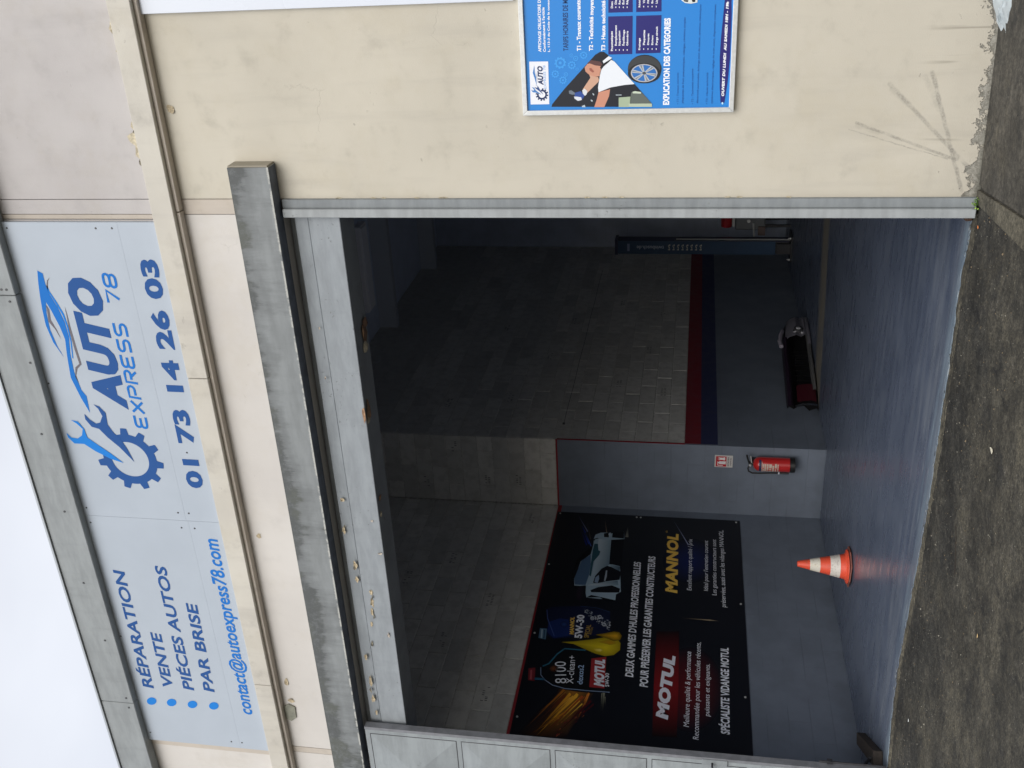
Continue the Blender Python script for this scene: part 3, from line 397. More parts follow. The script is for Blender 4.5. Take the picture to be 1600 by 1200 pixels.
 ('M','artwork',[3.8474,2.6652,3.8515,2.6227,3.7246,2.6062,3.7032,2.5807,3.6315,2.5883,3.502,2.6414,3.2151,2.6456,3.2426,2.6666,3.4993,2.6691,3.7183,2.6718],'2c5866',4,None),
 ('M','artwork',[3.1163,2.6088,3.2346,2.5974,3.375,2.5372,3.4339,2.478,3.4158,2.4305,3.3371,2.3148,3.1892,2.3176,3.1455,2.4626,3.1078,2.5493,3.1024,2.6029],'0a0e18',4,None),
 ('M','artwork',[3.1573,2.4907,3.3427,2.484,3.3441,2.4704,3.2331,2.4656,3.1442,2.476],'a8b4c0',5,None),
 ('M','artwork',[3.1176,2.5954,3.2059,2.5902,3.2534,2.5582,3.1808,2.547,3.1069,2.5583],'8aa2bc',5,None),
 ('M','artwork',[2.9709,2.6259,3.0364,2.5428,3.0801,2.3944,3.0323,2.3016,2.9611,2.3052,2.9486,2.4281,2.9367,2.6136],'0a0e16',4,None),
 ('M','artwork',[2.841,2.6573,2.8563,2.5085,2.7949,2.4328,2.8047,2.3373,2.8252,2.3389,2.8879,2.6088],'0a1018',4,None),
 ('M','artwork',[3.9436,2.684,3.9726,2.6387,3.9625,2.6234,3.9373,2.6642,3.8951,2.6774],'101820',4,None),
 ('M','artwork',[4.0704,2.5704,4.0928,2.5095,3.9934,2.5061,3.9962,2.5639],'0a0c12',4,None),
 ('M','artwork',[4.084,2.5136,4.0946,2.4904,4.0376,2.4761,4.0193,2.4938,4.0422,2.515],'b8c8d4',5,None),
 ('M','artwork',[4.1052,2.4671,4.1227,2.3333,3.9859,2.3238,3.997,2.468],'0c1016',4,None),
 ('M','artwork',[3.2526,2.8646,3.2691,2.8481,3.0236,2.8111,3.0504,2.6878,3.0295,2.6812,3.0084,2.8184],'14181c',4,None),
 ('M','artwork',[3.2682,2.8572,3.5019,2.7999,3.6532,2.689,3.7494,2.6795,3.7807,2.6873,3.6612,2.7699,3.4983,2.8368],'07090e',5,None),
 ('M','artwork',[3.0139,2.7649,3.0317,2.7309,2.9058,2.7085,2.7935,2.7142,2.7762,2.7477,2.8708,2.7759],'241c2a',4,None),
 ('B','artwork',[-0.7477,2.115,-0.7484,1.9775,-0.9549,1.98,-0.9545,2.1159],'23206e',1,None),
 ('B','artwork',[-0.5444,2.1131,-0.5494,1.9777,-0.728,1.9775,-0.7272,2.1138],'23206e',1,None),
 ('B','artwork',[-0.7491,1.9576,-0.7494,1.8171,-0.9527,1.8198,-0.9533,1.9598],'23206e',1,None),
 ('B','artwork',[-0.5501,1.9581,-0.5553,1.8187,-0.7296,1.8174,-0.7286,1.9577],'23206e',1,None),
 ('B','artwork',[-0.9265,2.0751,-0.9266,2.0707,-0.934,2.0708,-0.9339,2.0751],'f0f2f6',2,None),
 ('B','artwork',[-0.6958,2.0736,-0.696,2.0693,-0.7031,2.0693,-0.703,2.0736],'f0f2f6',2,None),
 ('B','artwork',[-0.927,2.0548,-0.9272,2.0505,-0.9345,2.0505,-0.9344,2.0549],'f0f2f6',2,None),
 ('B','artwork',[-0.6965,2.0537,-0.6966,2.0494,-0.7037,2.0494,-0.7036,2.0537],'f0f2f6',2,None),
 ('B','artwork',[-0.9276,2.0324,-0.9278,2.028,-0.9351,2.0281,-0.935,2.0324],'f0f2f6',2,None),
 ('B','artwork',[-0.6972,2.0317,-0.6973,2.0274,-0.7045,2.0274,-0.7043,2.0317],'f0f2f6',2,None),
 ('B','artwork',[-0.9282,2.0106,-0.9283,2.0062,-0.9357,2.0062,-0.9356,2.0106],'f0f2f6',2,None),
 ('B','artwork',[-0.6979,2.0102,-0.6981,2.0059,-0.7052,2.006,-0.705,2.0102],'f0f2f6',2,None),
 ('B','artwork',[-0.9254,1.917,-0.9256,1.9126,-0.9329,1.9126,-0.9328,1.9169],'f0f2f6',2,None),
 ('B','artwork',[-0.6974,1.9183,-0.6975,1.914,-0.7046,1.914,-0.7045,1.9182],'f0f2f6',2,None),
 ('B','artwork',[-0.9261,1.8926,-0.9262,1.8882,-0.9336,1.8882,-0.9334,1.8925],'f0f2f6',2,None),
 ('B','artwork',[-0.6982,1.8943,-0.6983,1.89,-0.7054,1.89,-0.7053,1.8942],'f0f2f6',2,None),
 ('B','artwork',[-0.9267,1.8693,-0.9268,1.8649,-0.9342,1.8649,-0.9341,1.8692],'f0f2f6',2,None),
 ('B','artwork',[-0.6989,1.8714,-0.6991,1.8672,-0.7062,1.8671,-0.706,1.8713],'f0f2f6',2,None),
 ('B','artwork',[-0.9273,1.846,-0.9275,1.8417,-0.9348,1.8416,-0.9347,1.8459],'f0f2f6',2,None),
 ('B','artwork',[-0.6997,1.8486,-0.6998,1.8443,-0.7069,1.8442,-0.7068,1.8485],'f0f2f6',2,None),
 ('B','artwork',[-1.2383,1.4741,-1.1464,1.482,-0.9874,1.4881,-0.8837,1.4853,-0.6816,1.4725,-0.5829,1.4688,-0.5839,1.4415,-0.7581,1.4319,-0.9889,1.4308,-1.1206,1.4385,-1.2387,1.4525],'23206e',1,None),
 ('B','artwork',[-1.2413,1.4583,-1.2454,1.4591,-1.248,1.4614,-1.2479,1.4644,-1.2453,1.467,-1.2411,1.4681,-1.237,1.4673,-1.2345,1.465,-1.2345,1.462,-1.2371,1.4594],'bfe6ff',3,None),
 ('B','artwork',[-0.6436,1.7081,-0.6762,1.7074,-0.6894,1.6887,-0.6945,1.6545,-0.6891,1.6206,-0.6466,1.6234],'d8dcd8',2,None),
 ('B','artwork',[-0.674,1.698,-0.6749,1.6707,-0.6849,1.6731,-0.6817,1.6915],'1a1a1c',3,None),
 ('B','artwork',[-0.6704,1.6551,-0.6722,1.6315,-0.6862,1.6337,-0.6868,1.6468],'1a1a1c',3,None),
 ('B','artwork',[-0.655,1.6686,-0.6554,1.6555,-0.6684,1.6562,-0.6681,1.6667],'1a1a1c',3,None),
 ('B','artwork',[-0.9826,2.5767,-0.9842,2.4656,-1.2285,2.4676,-1.2282,2.5791],'e8eaf0',1,None),
 ('B','artwork',[-1.1728,2.4713,-1.1822,2.4729,-1.1773,2.4904,-1.1724,2.4895],'1b2f5c',2,None),
 ('B','artwork',[-1.18,2.4806,-1.187,2.4838,-1.1818,2.4925,-1.1773,2.4904],'1b2f5c',2,None),
 ('B','artwork',[-1.191,2.477,-1.1985,2.4833,-1.1856,2.4957,-1.1818,2.4925],'1b2f5c',2,None),
 ('B','artwork',[-1.1929,2.4887,-1.1973,2.4951,-1.1886,2.4999,-1.1856,2.4957],'1b2f5c',2,None),
 ('B','artwork',[-1.2042,2.4913,-1.2077,2.5006,-1.1904,2.5047,-1.1886,2.4999],'1b2f5c',2,None),
 ('B','artwork',[-1.2001,2.5024,-1.2009,2.5101,-1.1909,2.5097,-1.1904,2.5047],'1b2f5c',2,None),
 ('B','artwork',[-1.2087,2.5104,-1.2073,2.5202,-1.1902,2.5147,-1.1909,2.5097],'1b2f5c',2,None),
 ('B','artwork',[-1.1998,2.5178,-1.1968,2.5249,-1.1882,2.5193,-1.1902,2.5147],'1b2f5c',2,None),
 ('B','artwork',[-1.2035,2.5291,-1.1975,2.5367,-1.1851,2.5233,-1.1882,2.5193],'1b2f5c',2,None),
 ('B','artwork',[-1.1921,2.5308,-1.186,2.5353,-1.1811,2.5262,-1.1851,2.5233],'1b2f5c',2,None),
 ('B','artwork',[-1.1897,2.5424,-1.1808,2.5459,-1.1765,2.528,-1.1811,2.5262],'1b2f5c',2,None),
 ('B','artwork',[-1.1789,2.538,-1.1714,2.5387,-1.1716,2.5284,-1.1765,2.528],'1b2f5c',2,None),
 ('B','artwork',[-1.1713,2.5467,-1.1618,2.5451,-1.1668,2.5276,-1.1716,2.5284],'1b2f5c',2,None),
 ('B','artwork',[-1.1441,2.5156,-1.1432,2.5078,-1.1532,2.5082,-1.1537,2.5133],'1b2f5c',2,None),
 ('B','artwork',[-1.1355,2.5075,-1.1369,2.4979,-1.1539,2.5032,-1.1532,2.5082],'1b2f5c',2,None),
 ('B','artwork',[-1.1444,2.5002,-1.1474,2.4932,-1.1559,2.4986,-1.1539,2.5032],'1b2f5c',2,None),
 ('B','artwork',[-1.1408,2.4889,-1.1467,2.4814,-1.159,2.4947,-1.1559,2.4986],'1b2f5c',2,None),
 ('B','artwork',[-1.1521,2.4872,-1.1581,2.4827,-1.1629,2.4918,-1.159,2.4947],'1b2f5c',2,None),
 ('B','artwork',[-1.1544,2.4757,-1.1633,2.4722,-1.1675,2.49,-1.1629,2.4918],'1b2f5c',2,None),
 ('B','artwork',[-1.1651,2.48,-1.1726,2.4793,-1.1724,2.4895,-1.1675,2.49],'1b2f5c',2,None),
 ('B','artwork',[-1.1132,2.5455,-1.1245,2.5305,-1.1441,2.5199,-1.1722,2.4998,-1.1495,2.5258,-1.1381,2.5425,-1.1268,2.5535,-1.1327,2.5366,-1.1245,2.5334],'2a4a84',3,None),
 ('B','artwork',[-1.1265,2.5677,-1.1323,2.5537,-1.1463,2.5457,-1.172,2.5124,-1.1602,2.5434,-1.1571,2.5633,-1.143,2.5725,-1.1488,2.5601,-1.1434,2.5542],'4a80c0',3,None),
 ('B','artwork',[-1.0038,2.5482,-1.0471,2.5586,-1.0802,2.5486,-1.1189,2.5388,-1.0694,2.5396,-1.0474,2.5461],'4a80c0',2,None),
 ('B','artwork',[-1.0366,2.5411,-1.0695,2.5339,-1.108,2.5327,-1.0695,2.5356],'6a6a70',2,None),
 ('B','artwork',[-0.9948,2.3654,-1.0034,2.3671,-1.0008,2.3748,-0.9946,2.3736],'3f9ce6',1,None),
 ('B','artwork',[-1.0053,2.3616,-1.0145,2.3668,-1.0063,2.3779,-1.0008,2.3748],'3f9ce6',1,None),
 ('B','artwork',[-1.0111,2.3714,-1.0172,2.3781,-1.0107,2.3827,-1.0063,2.3779],'3f9ce6',1,None),
 ('B','artwork',[-1.0218,2.3748,-1.0264,2.3847,-1.0134,2.3886,-1.0107,2.3827],'3f9ce6',1,None),
 ('B','artwork',[-1.021,2.3863,-1.0221,2.3954,-1.0143,2.3952,-1.0134,2.3886],'3f9ce6',1,None),
 ('B','artwork',[-1.0277,2.3956,-1.0258,2.4064,-1.0131,2.4016,-1.0143,2.3952],'3f9ce6',1,None),
 ('B','artwork',[-1.0205,2.4044,-1.0163,2.4124,-1.0101,2.4074,-1.0131,2.4016],'3f9ce6',1,None),
 ('B','artwork',[-1.0208,2.416,-1.0132,2.4235,-1.0055,2.4119,-1.0101,2.4074],'3f9ce6',1,None),
 ('B','artwork',[-1.01,2.4187,-1.0021,2.4226,-0.9998,2.4147,-1.0055,2.4119],'3f9ce6',1,None),
 ('B','artwork',[-1.0037,2.4282,-0.9932,2.4295,-0.9936,2.4155,-0.9998,2.4147],'3f9ce6',1,None),
 ('B','artwork',[-0.9934,2.4237,-0.9847,2.422,-0.9874,2.4143,-0.9936,2.4155],'3f9ce6',1,None),
 ('B','artwork',[-0.9829,2.4275,-0.9737,2.4222,-0.9818,2.4111,-0.9874,2.4143],'3f9ce6',1,None),
 ('B','artwork',[-0.9771,2.4176,-0.971,2.4109,-0.9775,2.4064,-0.9818,2.4111],'3f9ce6',1,None),
 ('B','artwork',[-0.9664,2.4142,-0.9619,2.4043,-0.9748,2.4004,-0.9775,2.4064],'3f9ce6',1,None),
 ('B','artwork',[-0.9673,2.4027,-0.9661,2.3937,-0.974,2.3939,-0.9748,2.4004],'3f9ce6',1,None),
 ('B','artwork',[-0.9606,2.3935,-0.9625,2.3828,-0.9751,2.3875,-0.974,2.3939],'3f9ce6',1,None),
 ('B','artwork',[-0.9677,2.3847,-0.9719,2.3767,-0.9781,2.3817,-0.9751,2.3875],'3f9ce6',1,None),
 ('B','artwork',[-0.9675,2.3732,-0.9751,2.3657,-0.9827,2.3772,-0.9781,2.3817],'3f9ce6',1,None),
 ('B','artwork',[-0.9782,2.3705,-0.9861,2.3666,-0.9883,2.3744,-0.9827,2.3772],'3f9ce6',1,None),
 ('B','artwork',[-0.9845,2.361,-0.9949,2.3596,-0.9946,2.3736,-0.9883,2.3744],'3f9ce6',1,None),
 ('B','artwork',[-0.9943,2.3858,-0.9992,2.3876,-1.0021,2.3921,-1.002,2.3975,-0.9988,2.4018,-0.9939,2.4033,-0.989,2.4015,-0.986,2.397,-0.9862,2.3916,-0.9893,2.3873],'3f9ce6',1,None),
 ('B','artwork',[-1.056,2.4066,-1.0617,2.4077,-1.06,2.4128,-1.0559,2.412],'3f9ce6',1,None),
 ('B','artwork',[-1.063,2.4041,-1.0691,2.4076,-1.0637,2.4148,-1.06,2.4128],'3f9ce6',1,None),
 ('B','artwork',[-1.0668,2.4106,-1.0708,2.415,-1.0666,2.418,-1.0637,2.4148],'3f9ce6',1,None),
 ('B','artwork',[-1.0739,2.4128,-1.0769,2.4193,-1.0684,2.4219,-1.0666,2.418],'3f9ce6',1,None),
 ('B','artwork',[-1.0733,2.4204,-1.0741,2.4264,-1.0689,2.4262,-1.0684,2.4219],'3f9ce6',1,None),
 ('B','artwork',[-1.0778,2.4265,-1.0766,2.4336,-1.0682,2.4305,-1.0689,2.4262],'3f9ce6',1,None),
 ('B','artwork',[-1.0731,2.4323,-1.0703,2.4376,-1.0662,2.4342,-1.0682,2.4305],'3f9ce6',1,None),
 ('B','artwork',[-1.0733,2.4399,-1.0682,2.4448,-1.0632,2.4372,-1.0662,2.4342],'3f9ce6',1,None),
 ('B','artwork',[-1.0661,2.4417,-1.0609,2.4442,-1.0594,2.439,-1.0632,2.4372],'3f9ce6',1,None),
 ('B','artwork',[-1.062,2.4479,-1.0551,2.4488,-1.0553,2.4396,-1.0594,2.439],'3f9ce6',1,None),
 ('B','artwork',[-1.0552,2.445,-1.0495,2.4438,-1.0512,2.4388,-1.0553,2.4396],'3f9ce6',1,None),
 ('B','artwork',[-1.0482,2.4474,-1.0421,2.4439,-1.0475,2.4367,-1.0512,2.4388],'3f9ce6',1,None),
 ('B','artwork',[-1.0444,2.4409,-1.0404,2.4365,-1.0447,2.4335,-1.0475,2.4367],'3f9ce6',1,None),
 ('B','artwork',[-1.0374,2.4387,-1.0344,2.4322,-1.0429,2.4296,-1.0447,2.4335],'3f9ce6',1,None),
 ('B','artwork',[-1.0379,2.4311,-1.0371,2.4252,-1.0423,2.4253,-1.0429,2.4296],'3f9ce6',1,None),
 ('B','artwork',[-1.0335,2.425,-1.0347,2.418,-1.0431,2.4211,-1.0423,2.4253],'3f9ce6',1,None),
 ('B','artwork',[-1.0382,2.4193,-1.0409,2.414,-1.045,2.4173,-1.0431,2.4211],'3f9ce6',1,None),
 ('B','artwork',[-1.038,2.4117,-1.043,2.4067,-1.048,2.4143,-1.045,2.4173],'3f9ce6',1,None),
 ('B','artwork',[-1.0451,2.4099,-1.0503,2.4073,-1.0518,2.4125,-1.048,2.4143],'3f9ce6',1,None),
 ('B','artwork',[-1.0493,2.4037,-1.0561,2.4028,-1.0559,2.412,-1.0518,2.4125],'3f9ce6',1,None),
 ('B','artwork',[-1.0557,2.42,-1.059,2.4212,-1.0609,2.4242,-1.0608,2.4277,-1.0588,2.4305,-1.0555,2.4315,-1.0522,2.4303,-1.0503,2.4274,-1.0504,2.4238,-1.0524,2.421],'3f9ce6',1,None),
 ('B','artwork',[-1.0086,2.3076,-1.0145,2.3087,-1.0127,2.314,-1.0084,2.3132],'3f9ce6',1,None),
 ('B','artwork',[-1.0158,2.3049,-1.0222,2.3085,-1.0166,2.3162,-1.0127,2.314],'3f9ce6',1,None),
 ('B','artwork',[-1.0199,2.3117,-1.0241,2.3163,-1.0196,2.3195,-1.0166,2.3162],'3f9ce6',1,None),
 ('B','artwork',[-1.0273,2.314,-1.0304,2.3208,-1.0215,2.3236,-1.0196,2.3195],'3f9ce6',1,None),
 ('B','artwork',[-1.0267,2.322,-1.0275,2.3282,-1.0221,2.3281,-1.0215,2.3236],'3f9ce6',1,None),
 ('B','artwork',[-1.0314,2.3283,-1.0301,2.3358,-1.0213,2.3325,-1.0221,2.3281],'3f9ce6',1,None),
 ('B','artwork',[-1.0264,2.3344,-1.0235,2.34,-1.0192,2.3365,-1.0213,2.3325],'3f9ce6',1,None),
 ('B','artwork',[-1.0266,2.3424,-1.0213,2.3476,-1.016,2.3396,-1.0192,2.3365],'3f9ce6',1,None),
 ('B','artwork',[-1.0191,2.3443,-1.0136,2.347,-1.0121,2.3416,-1.016,2.3396],'3f9ce6',1,None),
 ('B','artwork',[-1.0147,2.3509,-1.0075,2.3519,-1.0077,2.3422,-1.0121,2.3416],'3f9ce6',1,None),
 ('B','artwork',[-1.0076,2.3478,-1.0016,2.3467,-1.0034,2.3414,-1.0077,2.3422],'3f9ce6',1,None),
 ('B','artwork',[-1.0003,2.3505,-0.994,2.3469,-0.9996,2.3392,-1.0034,2.3414],'3f9ce6',1,None),
 ('B','artwork',[-0.9963,2.3437,-0.9921,2.3391,-0.9966,2.3359,-0.9996,2.3392],'3f9ce6',1,None),
 ('B','artwork',[-0.9889,2.3414,-0.9858,2.3346,-0.9947,2.3318,-0.9966,2.3359],'3f9ce6',1,None),
 ('B','artwork',[-0.9895,2.3334,-0.9887,2.3272,-0.9941,2.3273,-0.9947,2.3318],'3f9ce6',1,None),
 ('B','artwork',[-0.9849,2.3271,-0.9862,2.3197,-0.9949,2.3229,-0.9941,2.3273],'3f9ce6',1,None),
 ('B','artwork',[-0.9898,2.321,-0.9927,2.3155,-0.997,2.3189,-0.9949,2.3229],'3f9ce6',1,None),
 ('B','artwork',[-0.9896,2.3131,-0.9949,2.3078,-1.0002,2.3158,-0.997,2.3189],'3f9ce6',1,None),
 ('B','artwork',[-0.9971,2.3112,-1.0026,2.3084,-1.0041,2.3138,-1.0002,2.3158],'3f9ce6',1,None),
 ('B','artwork',[-1.0015,2.3046,-1.0087,2.3036,-1.0084,2.3132,-1.0041,2.3138],'3f9ce6',1,None),
 ('B','artwork',[-1.0082,2.3217,-1.0116,2.3229,-1.0137,2.326,-1.0136,2.3297,-1.0114,2.3327,-1.008,2.3337,-1.0046,2.3325,-1.0025,2.3294,-1.0026,2.3257,-1.0048,2.3227],'3f9ce6',1,None),
 ('B','artwork',[-0.9714,2.2911,-0.9754,2.2918,-0.9742,2.2954,-0.9713,2.2948],'3f9ce6',1,None),
 ('B','artwork',[-0.9762,2.2893,-0.9805,2.2917,-0.9767,2.2968,-0.9742,2.2954],'3f9ce6',1,None),
 ('B','artwork',[-0.9789,2.2938,-0.9817,2.2968,-0.9787,2.299,-0.9767,2.2968],'3f9ce6',1,None),
 ('B','artwork',[-0.9838,2.2953,-0.9859,2.2998,-0.9799,2.3017,-0.9787,2.299],'3f9ce6',1,None),
 ('B','artwork',[-0.9834,2.3006,-0.9839,2.3048,-0.9803,2.3047,-0.9799,2.3017],'3f9ce6',1,None),
 ('B','artwork',[-0.9865,2.3048,-0.9856,2.3098,-0.9798,2.3076,-0.9803,2.3047],'3f9ce6',1,None),
 ('B','artwork',[-0.9832,2.3089,-0.9813,2.3126,-0.9784,2.3103,-0.9798,2.3076],'3f9ce6',1,None),
 ('B','artwork',[-0.9833,2.3142,-0.9798,2.3177,-0.9763,2.3124,-0.9784,2.3103],'3f9ce6',1,None),
 ('B','artwork',[-0.9784,2.3155,-0.9747,2.3173,-0.9737,2.3137,-0.9763,2.3124],'3f9ce6',1,None),
 ('B','artwork',[-0.9755,2.3198,-0.9707,2.3205,-0.9708,2.3141,-0.9737,2.3137],'3f9ce6',1,None),
 ('B','artwork',[-0.9707,2.3178,-0.9668,2.3171,-0.968,2.3135,-0.9708,2.3141],'3f9ce6',1,None),
 ('B','artwork',[-0.9659,2.3196,-0.9617,2.3172,-0.9654,2.3121,-0.968,2.3135],'3f9ce6',1,None),
 ('B','artwork',[-0.9633,2.3151,-0.9605,2.3121,-0.9635,2.3099,-0.9654,2.3121],'3f9ce6',1,None),
 ('B','artwork',[-0.9584,2.3136,-0.9563,2.3091,-0.9622,2.3072,-0.9635,2.3099],'3f9ce6',1,None),
 ('B','artwork',[-0.9588,2.3083,-0.9582,2.3041,-0.9618,2.3042,-0.9622,2.3072],'3f9ce6',1,None),
 ('B','artwork',[-0.9557,2.3041,-0.9566,2.2992,-0.9624,2.3013,-0.9618,2.3042],'3f9ce6',1,None),
 ('B','artwork',[-0.959,2.3,-0.9609,2.2964,-0.9637,2.2986,-0.9624,2.3013],'3f9ce6',1,None),
 ('B','artwork',[-0.9589,2.2947,-0.9623,2.2913,-0.9658,2.2965,-0.9637,2.2986],'3f9ce6',1,None),
 ('B','artwork',[-0.9638,2.2935,-0.9674,2.2917,-0.9684,2.2952,-0.9658,2.2965],'3f9ce6',1,None),
 ('B','artwork',[-0.9667,2.2891,-0.9715,2.2884,-0.9713,2.2948,-0.9684,2.2952],'3f9ce6',1,None),
 ('B','artwork',[-0.9712,2.3004,-0.9734,2.3013,-0.9748,2.3033,-0.9747,2.3058,-0.9733,2.3077,-0.971,2.3085,-0.9687,2.3076,-0.9674,2.3056,-0.9674,2.3031,-0.9689,2.3012],'3f9ce6',1,None),
 ('B','artwork',[-0.9551,2.2391,-0.9607,2.2401,-0.959,2.2451,-0.955,2.2444],'3f9ce6',1,None),
 ('B','artwork',[-0.9619,2.2366,-0.9679,2.2399,-0.9626,2.2471,-0.959,2.2451],'3f9ce6',1,None),
 ('B','artwork',[-0.9657,2.2429,-0.9696,2.2472,-0.9654,2.2502,-0.9626,2.2471],'3f9ce6',1,None),
 ('B','artwork',[-0.9726,2.245,-0.9755,2.2514,-0.9671,2.254,-0.9654,2.2502],'3f9ce6',1,None),
 ('B','artwork',[-0.972,2.2525,-0.9728,2.2583,-0.9677,2.2582,-0.9671,2.254],'3f9ce6',1,None),
 ('B','artwork',[-0.9764,2.2584,-0.9752,2.2654,-0.9669,2.2624,-0.9677,2.2582],'3f9ce6',1,None),
 ('B','artwork',[-0.9717,2.2641,-0.969,2.2693,-0.965,2.2661,-0.9669,2.2624],'3f9ce6',1,None),
 ('B','artwork',[-0.9719,2.2716,-0.967,2.2765,-0.962,2.2691,-0.965,2.2661],'3f9ce6',1,None),
 ('B','artwork',[-0.9649,2.2734,-0.9598,2.276,-0.9583,2.2709,-0.962,2.2691],'3f9ce6',1,None),
 ('B','artwork',[-0.9608,2.2796,-0.954,2.2806,-0.9543,2.2715,-0.9583,2.2709],'3f9ce6',1,None),
 ('B','artwork',[-0.9541,2.2768,-0.9486,2.2758,-0.9503,2.2708,-0.9543,2.2715],'3f9ce6',1,None),
 ('B','artwork',[-0.9474,2.2793,-0.9414,2.276,-0.9467,2.2688,-0.9503,2.2708],'3f9ce6',1,None),
 ('B','artwork',[-0.9436,2.273,-0.9397,2.2687,-0.9439,2.2657,-0.9467,2.2688],'3f9ce6',1,None),
 ('B','artwork',[-0.9367,2.2709,-0.9338,2.2645,-0.9421,2.2619,-0.9439,2.2657],'3f9ce6',1,None),
 ('B','artwork',[-0.9373,2.2634,-0.9365,2.2576,-0.9416,2.2577,-0.9421,2.2619],'3f9ce6',1,None),
 ('B','artwork',[-0.9329,2.2575,-0.9342,2.2505,-0.9423,2.2535,-0.9416,2.2577],'3f9ce6',1,None),
 ('B','artwork',[-0.9376,2.2518,-0.9403,2.2466,-0.9443,2.2498,-0.9423,2.2535],'3f9ce6',1,None),
 ('B','artwork',[-0.9374,2.2443,-0.9423,2.2394,-0.9472,2.2468,-0.9443,2.2498],'3f9ce6',1,None),
 ('B','artwork',[-0.9444,2.2425,-0.9495,2.2399,-0.9509,2.245,-0.9472,2.2468],'3f9ce6',1,None),
 ('B','artwork',[-0.9485,2.2363,-0.9552,2.2353,-0.955,2.2444,-0.9509,2.245],'3f9ce6',1,None),
 ('B','artwork',[-0.9548,2.2523,-0.9579,2.2534,-0.9598,2.2563,-0.9598,2.2598,-0.9577,2.2626,-0.9545,2.2636,-0.9513,2.2625,-0.9494,2.2596,-0.9495,2.2561,-0.9515,2.2533],'3f9ce6',1,None),
 ('B','artwork',[-0.9547,2.3185,-0.9576,2.3191,-0.9567,2.3217,-0.9546,2.3213],'3f9ce6',1,None),
 ('B','artwork',[-0.9583,2.3172,-0.9614,2.319,-0.9586,2.3228,-0.9567,2.3217],'3f9ce6',1,None),
 ('B','artwork',[-0.9603,2.3206,-0.9623,2.3229,-0.9601,2.3245,-0.9586,2.3228],'3f9ce6',1,None),
 ('B','artwork',[-0.9639,2.3217,-0.9655,2.3251,-0.9611,2.3265,-0.9601,2.3245],'3f9ce6',1,None),
 ('B','artwork',[-0.9636,2.3257,-0.964,2.3288,-0.9613,2.3287,-0.9611,2.3265],'3f9ce6',1,None),
 ('B','artwork',[-0.966,2.3289,-0.9653,2.3326,-0.9609,2.331,-0.9613,2.3287],'3f9ce6',1,None),
 ('B','artwork',[-0.9635,2.3319,-0.962,2.3346,-0.9599,2.3329,-0.9609,2.331],'3f9ce6',1,None),
 ('B','artwork',[-0.9636,2.3359,-0.961,2.3385,-0.9583,2.3345,-0.9599,2.3329],'3f9ce6',1,None),
 ('B','artwork',[-0.9599,2.3368,-0.9571,2.3382,-0.9564,2.3355,-0.9583,2.3345],'3f9ce6',1,None),
 ('B','artwork',[-0.9577,2.3401,-0.9541,2.3406,-0.9542,2.3358,-0.9564,2.3355],'3f9ce6',1,None),
 ('B','artwork',[-0.9542,2.3386,-0.9512,2.338,-0.9521,2.3354,-0.9542,2.3358],'3f9ce6',1,None),
 ('B','artwork',[-0.9506,2.3399,-0.9474,2.3381,-0.9502,2.3343,-0.9521,2.3354],'3f9ce6',1,None),
 ('B','artwork',[-0.9486,2.3365,-0.9465,2.3342,-0.9487,2.3326,-0.9502,2.3343],'3f9ce6',1,None),
 ('B','artwork',[-0.9449,2.3354,-0.9434,2.332,-0.9478,2.3306,-0.9487,2.3326],'3f9ce6',1,None),
 ('B','artwork',[-0.9452,2.3314,-0.9448,2.3283,-0.9475,2.3284,-0.9478,2.3306],'3f9ce6',1,None),
 ('B','artwork',[-0.9429,2.3283,-0.9436,2.3246,-0.9479,2.3262,-0.9475,2.3284],'3f9ce6',1,None),
 ('B','artwork',[-0.9454,2.3252,-0.9468,2.3225,-0.9489,2.3242,-0.9479,2.3262],'3f9ce6',1,None),
 ('B','artwork',[-0.9453,2.3212,-0.9479,2.3187,-0.9505,2.3226,-0.9489,2.3242],'3f9ce6',1,None),
 ('B','artwork',[-0.949,2.3203,-0.9517,2.3189,-0.9525,2.3216,-0.9505,2.3226],'3f9ce6',1,None),
 ('B','artwork',[-0.9511,2.317,-0.9547,2.3165,-0.9546,2.3213,-0.9525,2.3216],'3f9ce6',1,None),
 ('B','artwork',[-0.9545,2.3255,-0.9562,2.3262,-0.9572,2.3277,-0.9571,2.3295,-0.9561,2.331,-0.9543,2.3316,-0.9527,2.3309,-0.9517,2.3294,-0.9517,2.3276,-0.9528,2.3261],'3f9ce6',1,None),
 ('B','artwork',[-1.0317,2.2891,-1.034,2.2896,-1.0333,2.2916,-1.0316,2.2913],'3f9ce6',1,None),
 ('B','artwork',[-1.0345,2.2881,-1.037,2.2895,-1.0348,2.2925,-1.0333,2.2916],'3f9ce6',1,None),
 ('B','artwork',[-1.0361,2.2907,-1.0377,2.2925,-1.036,2.2937,-1.0348,2.2925],'3f9ce6',1,None),
 ('B','artwork',[-1.0389,2.2916,-1.0402,2.2943,-1.0367,2.2953,-1.036,2.2937],'3f9ce6',1,None),
 ('B','artwork',[-1.0387,2.2947,-1.039,2.2971,-1.0369,2.2971,-1.0367,2.2953],'3f9ce6',1,None),
 ('B','artwork',[-1.0405,2.2972,-1.04,2.3001,-1.0366,2.2988,-1.0369,2.2971],'3f9ce6',1,None),
 ('B','artwork',[-1.0386,2.2995,-1.0375,2.3017,-1.0358,2.3004,-1.0366,2.2988],'3f9ce6',1,None),
 ('B','artwork',[-1.0387,2.3027,-1.0366,2.3047,-1.0346,2.3016,-1.0358,2.3004],'3f9ce6',1,None),
 ('B','artwork',[-1.0358,2.3034,-1.0336,2.3045,-1.033,2.3024,-1.0346,2.3016],'3f9ce6',1,None),
 ('B','artwork',[-1.0341,2.306,-1.0313,2.3063,-1.0313,2.3026,-1.033,2.3024],'3f9ce6',1,None),
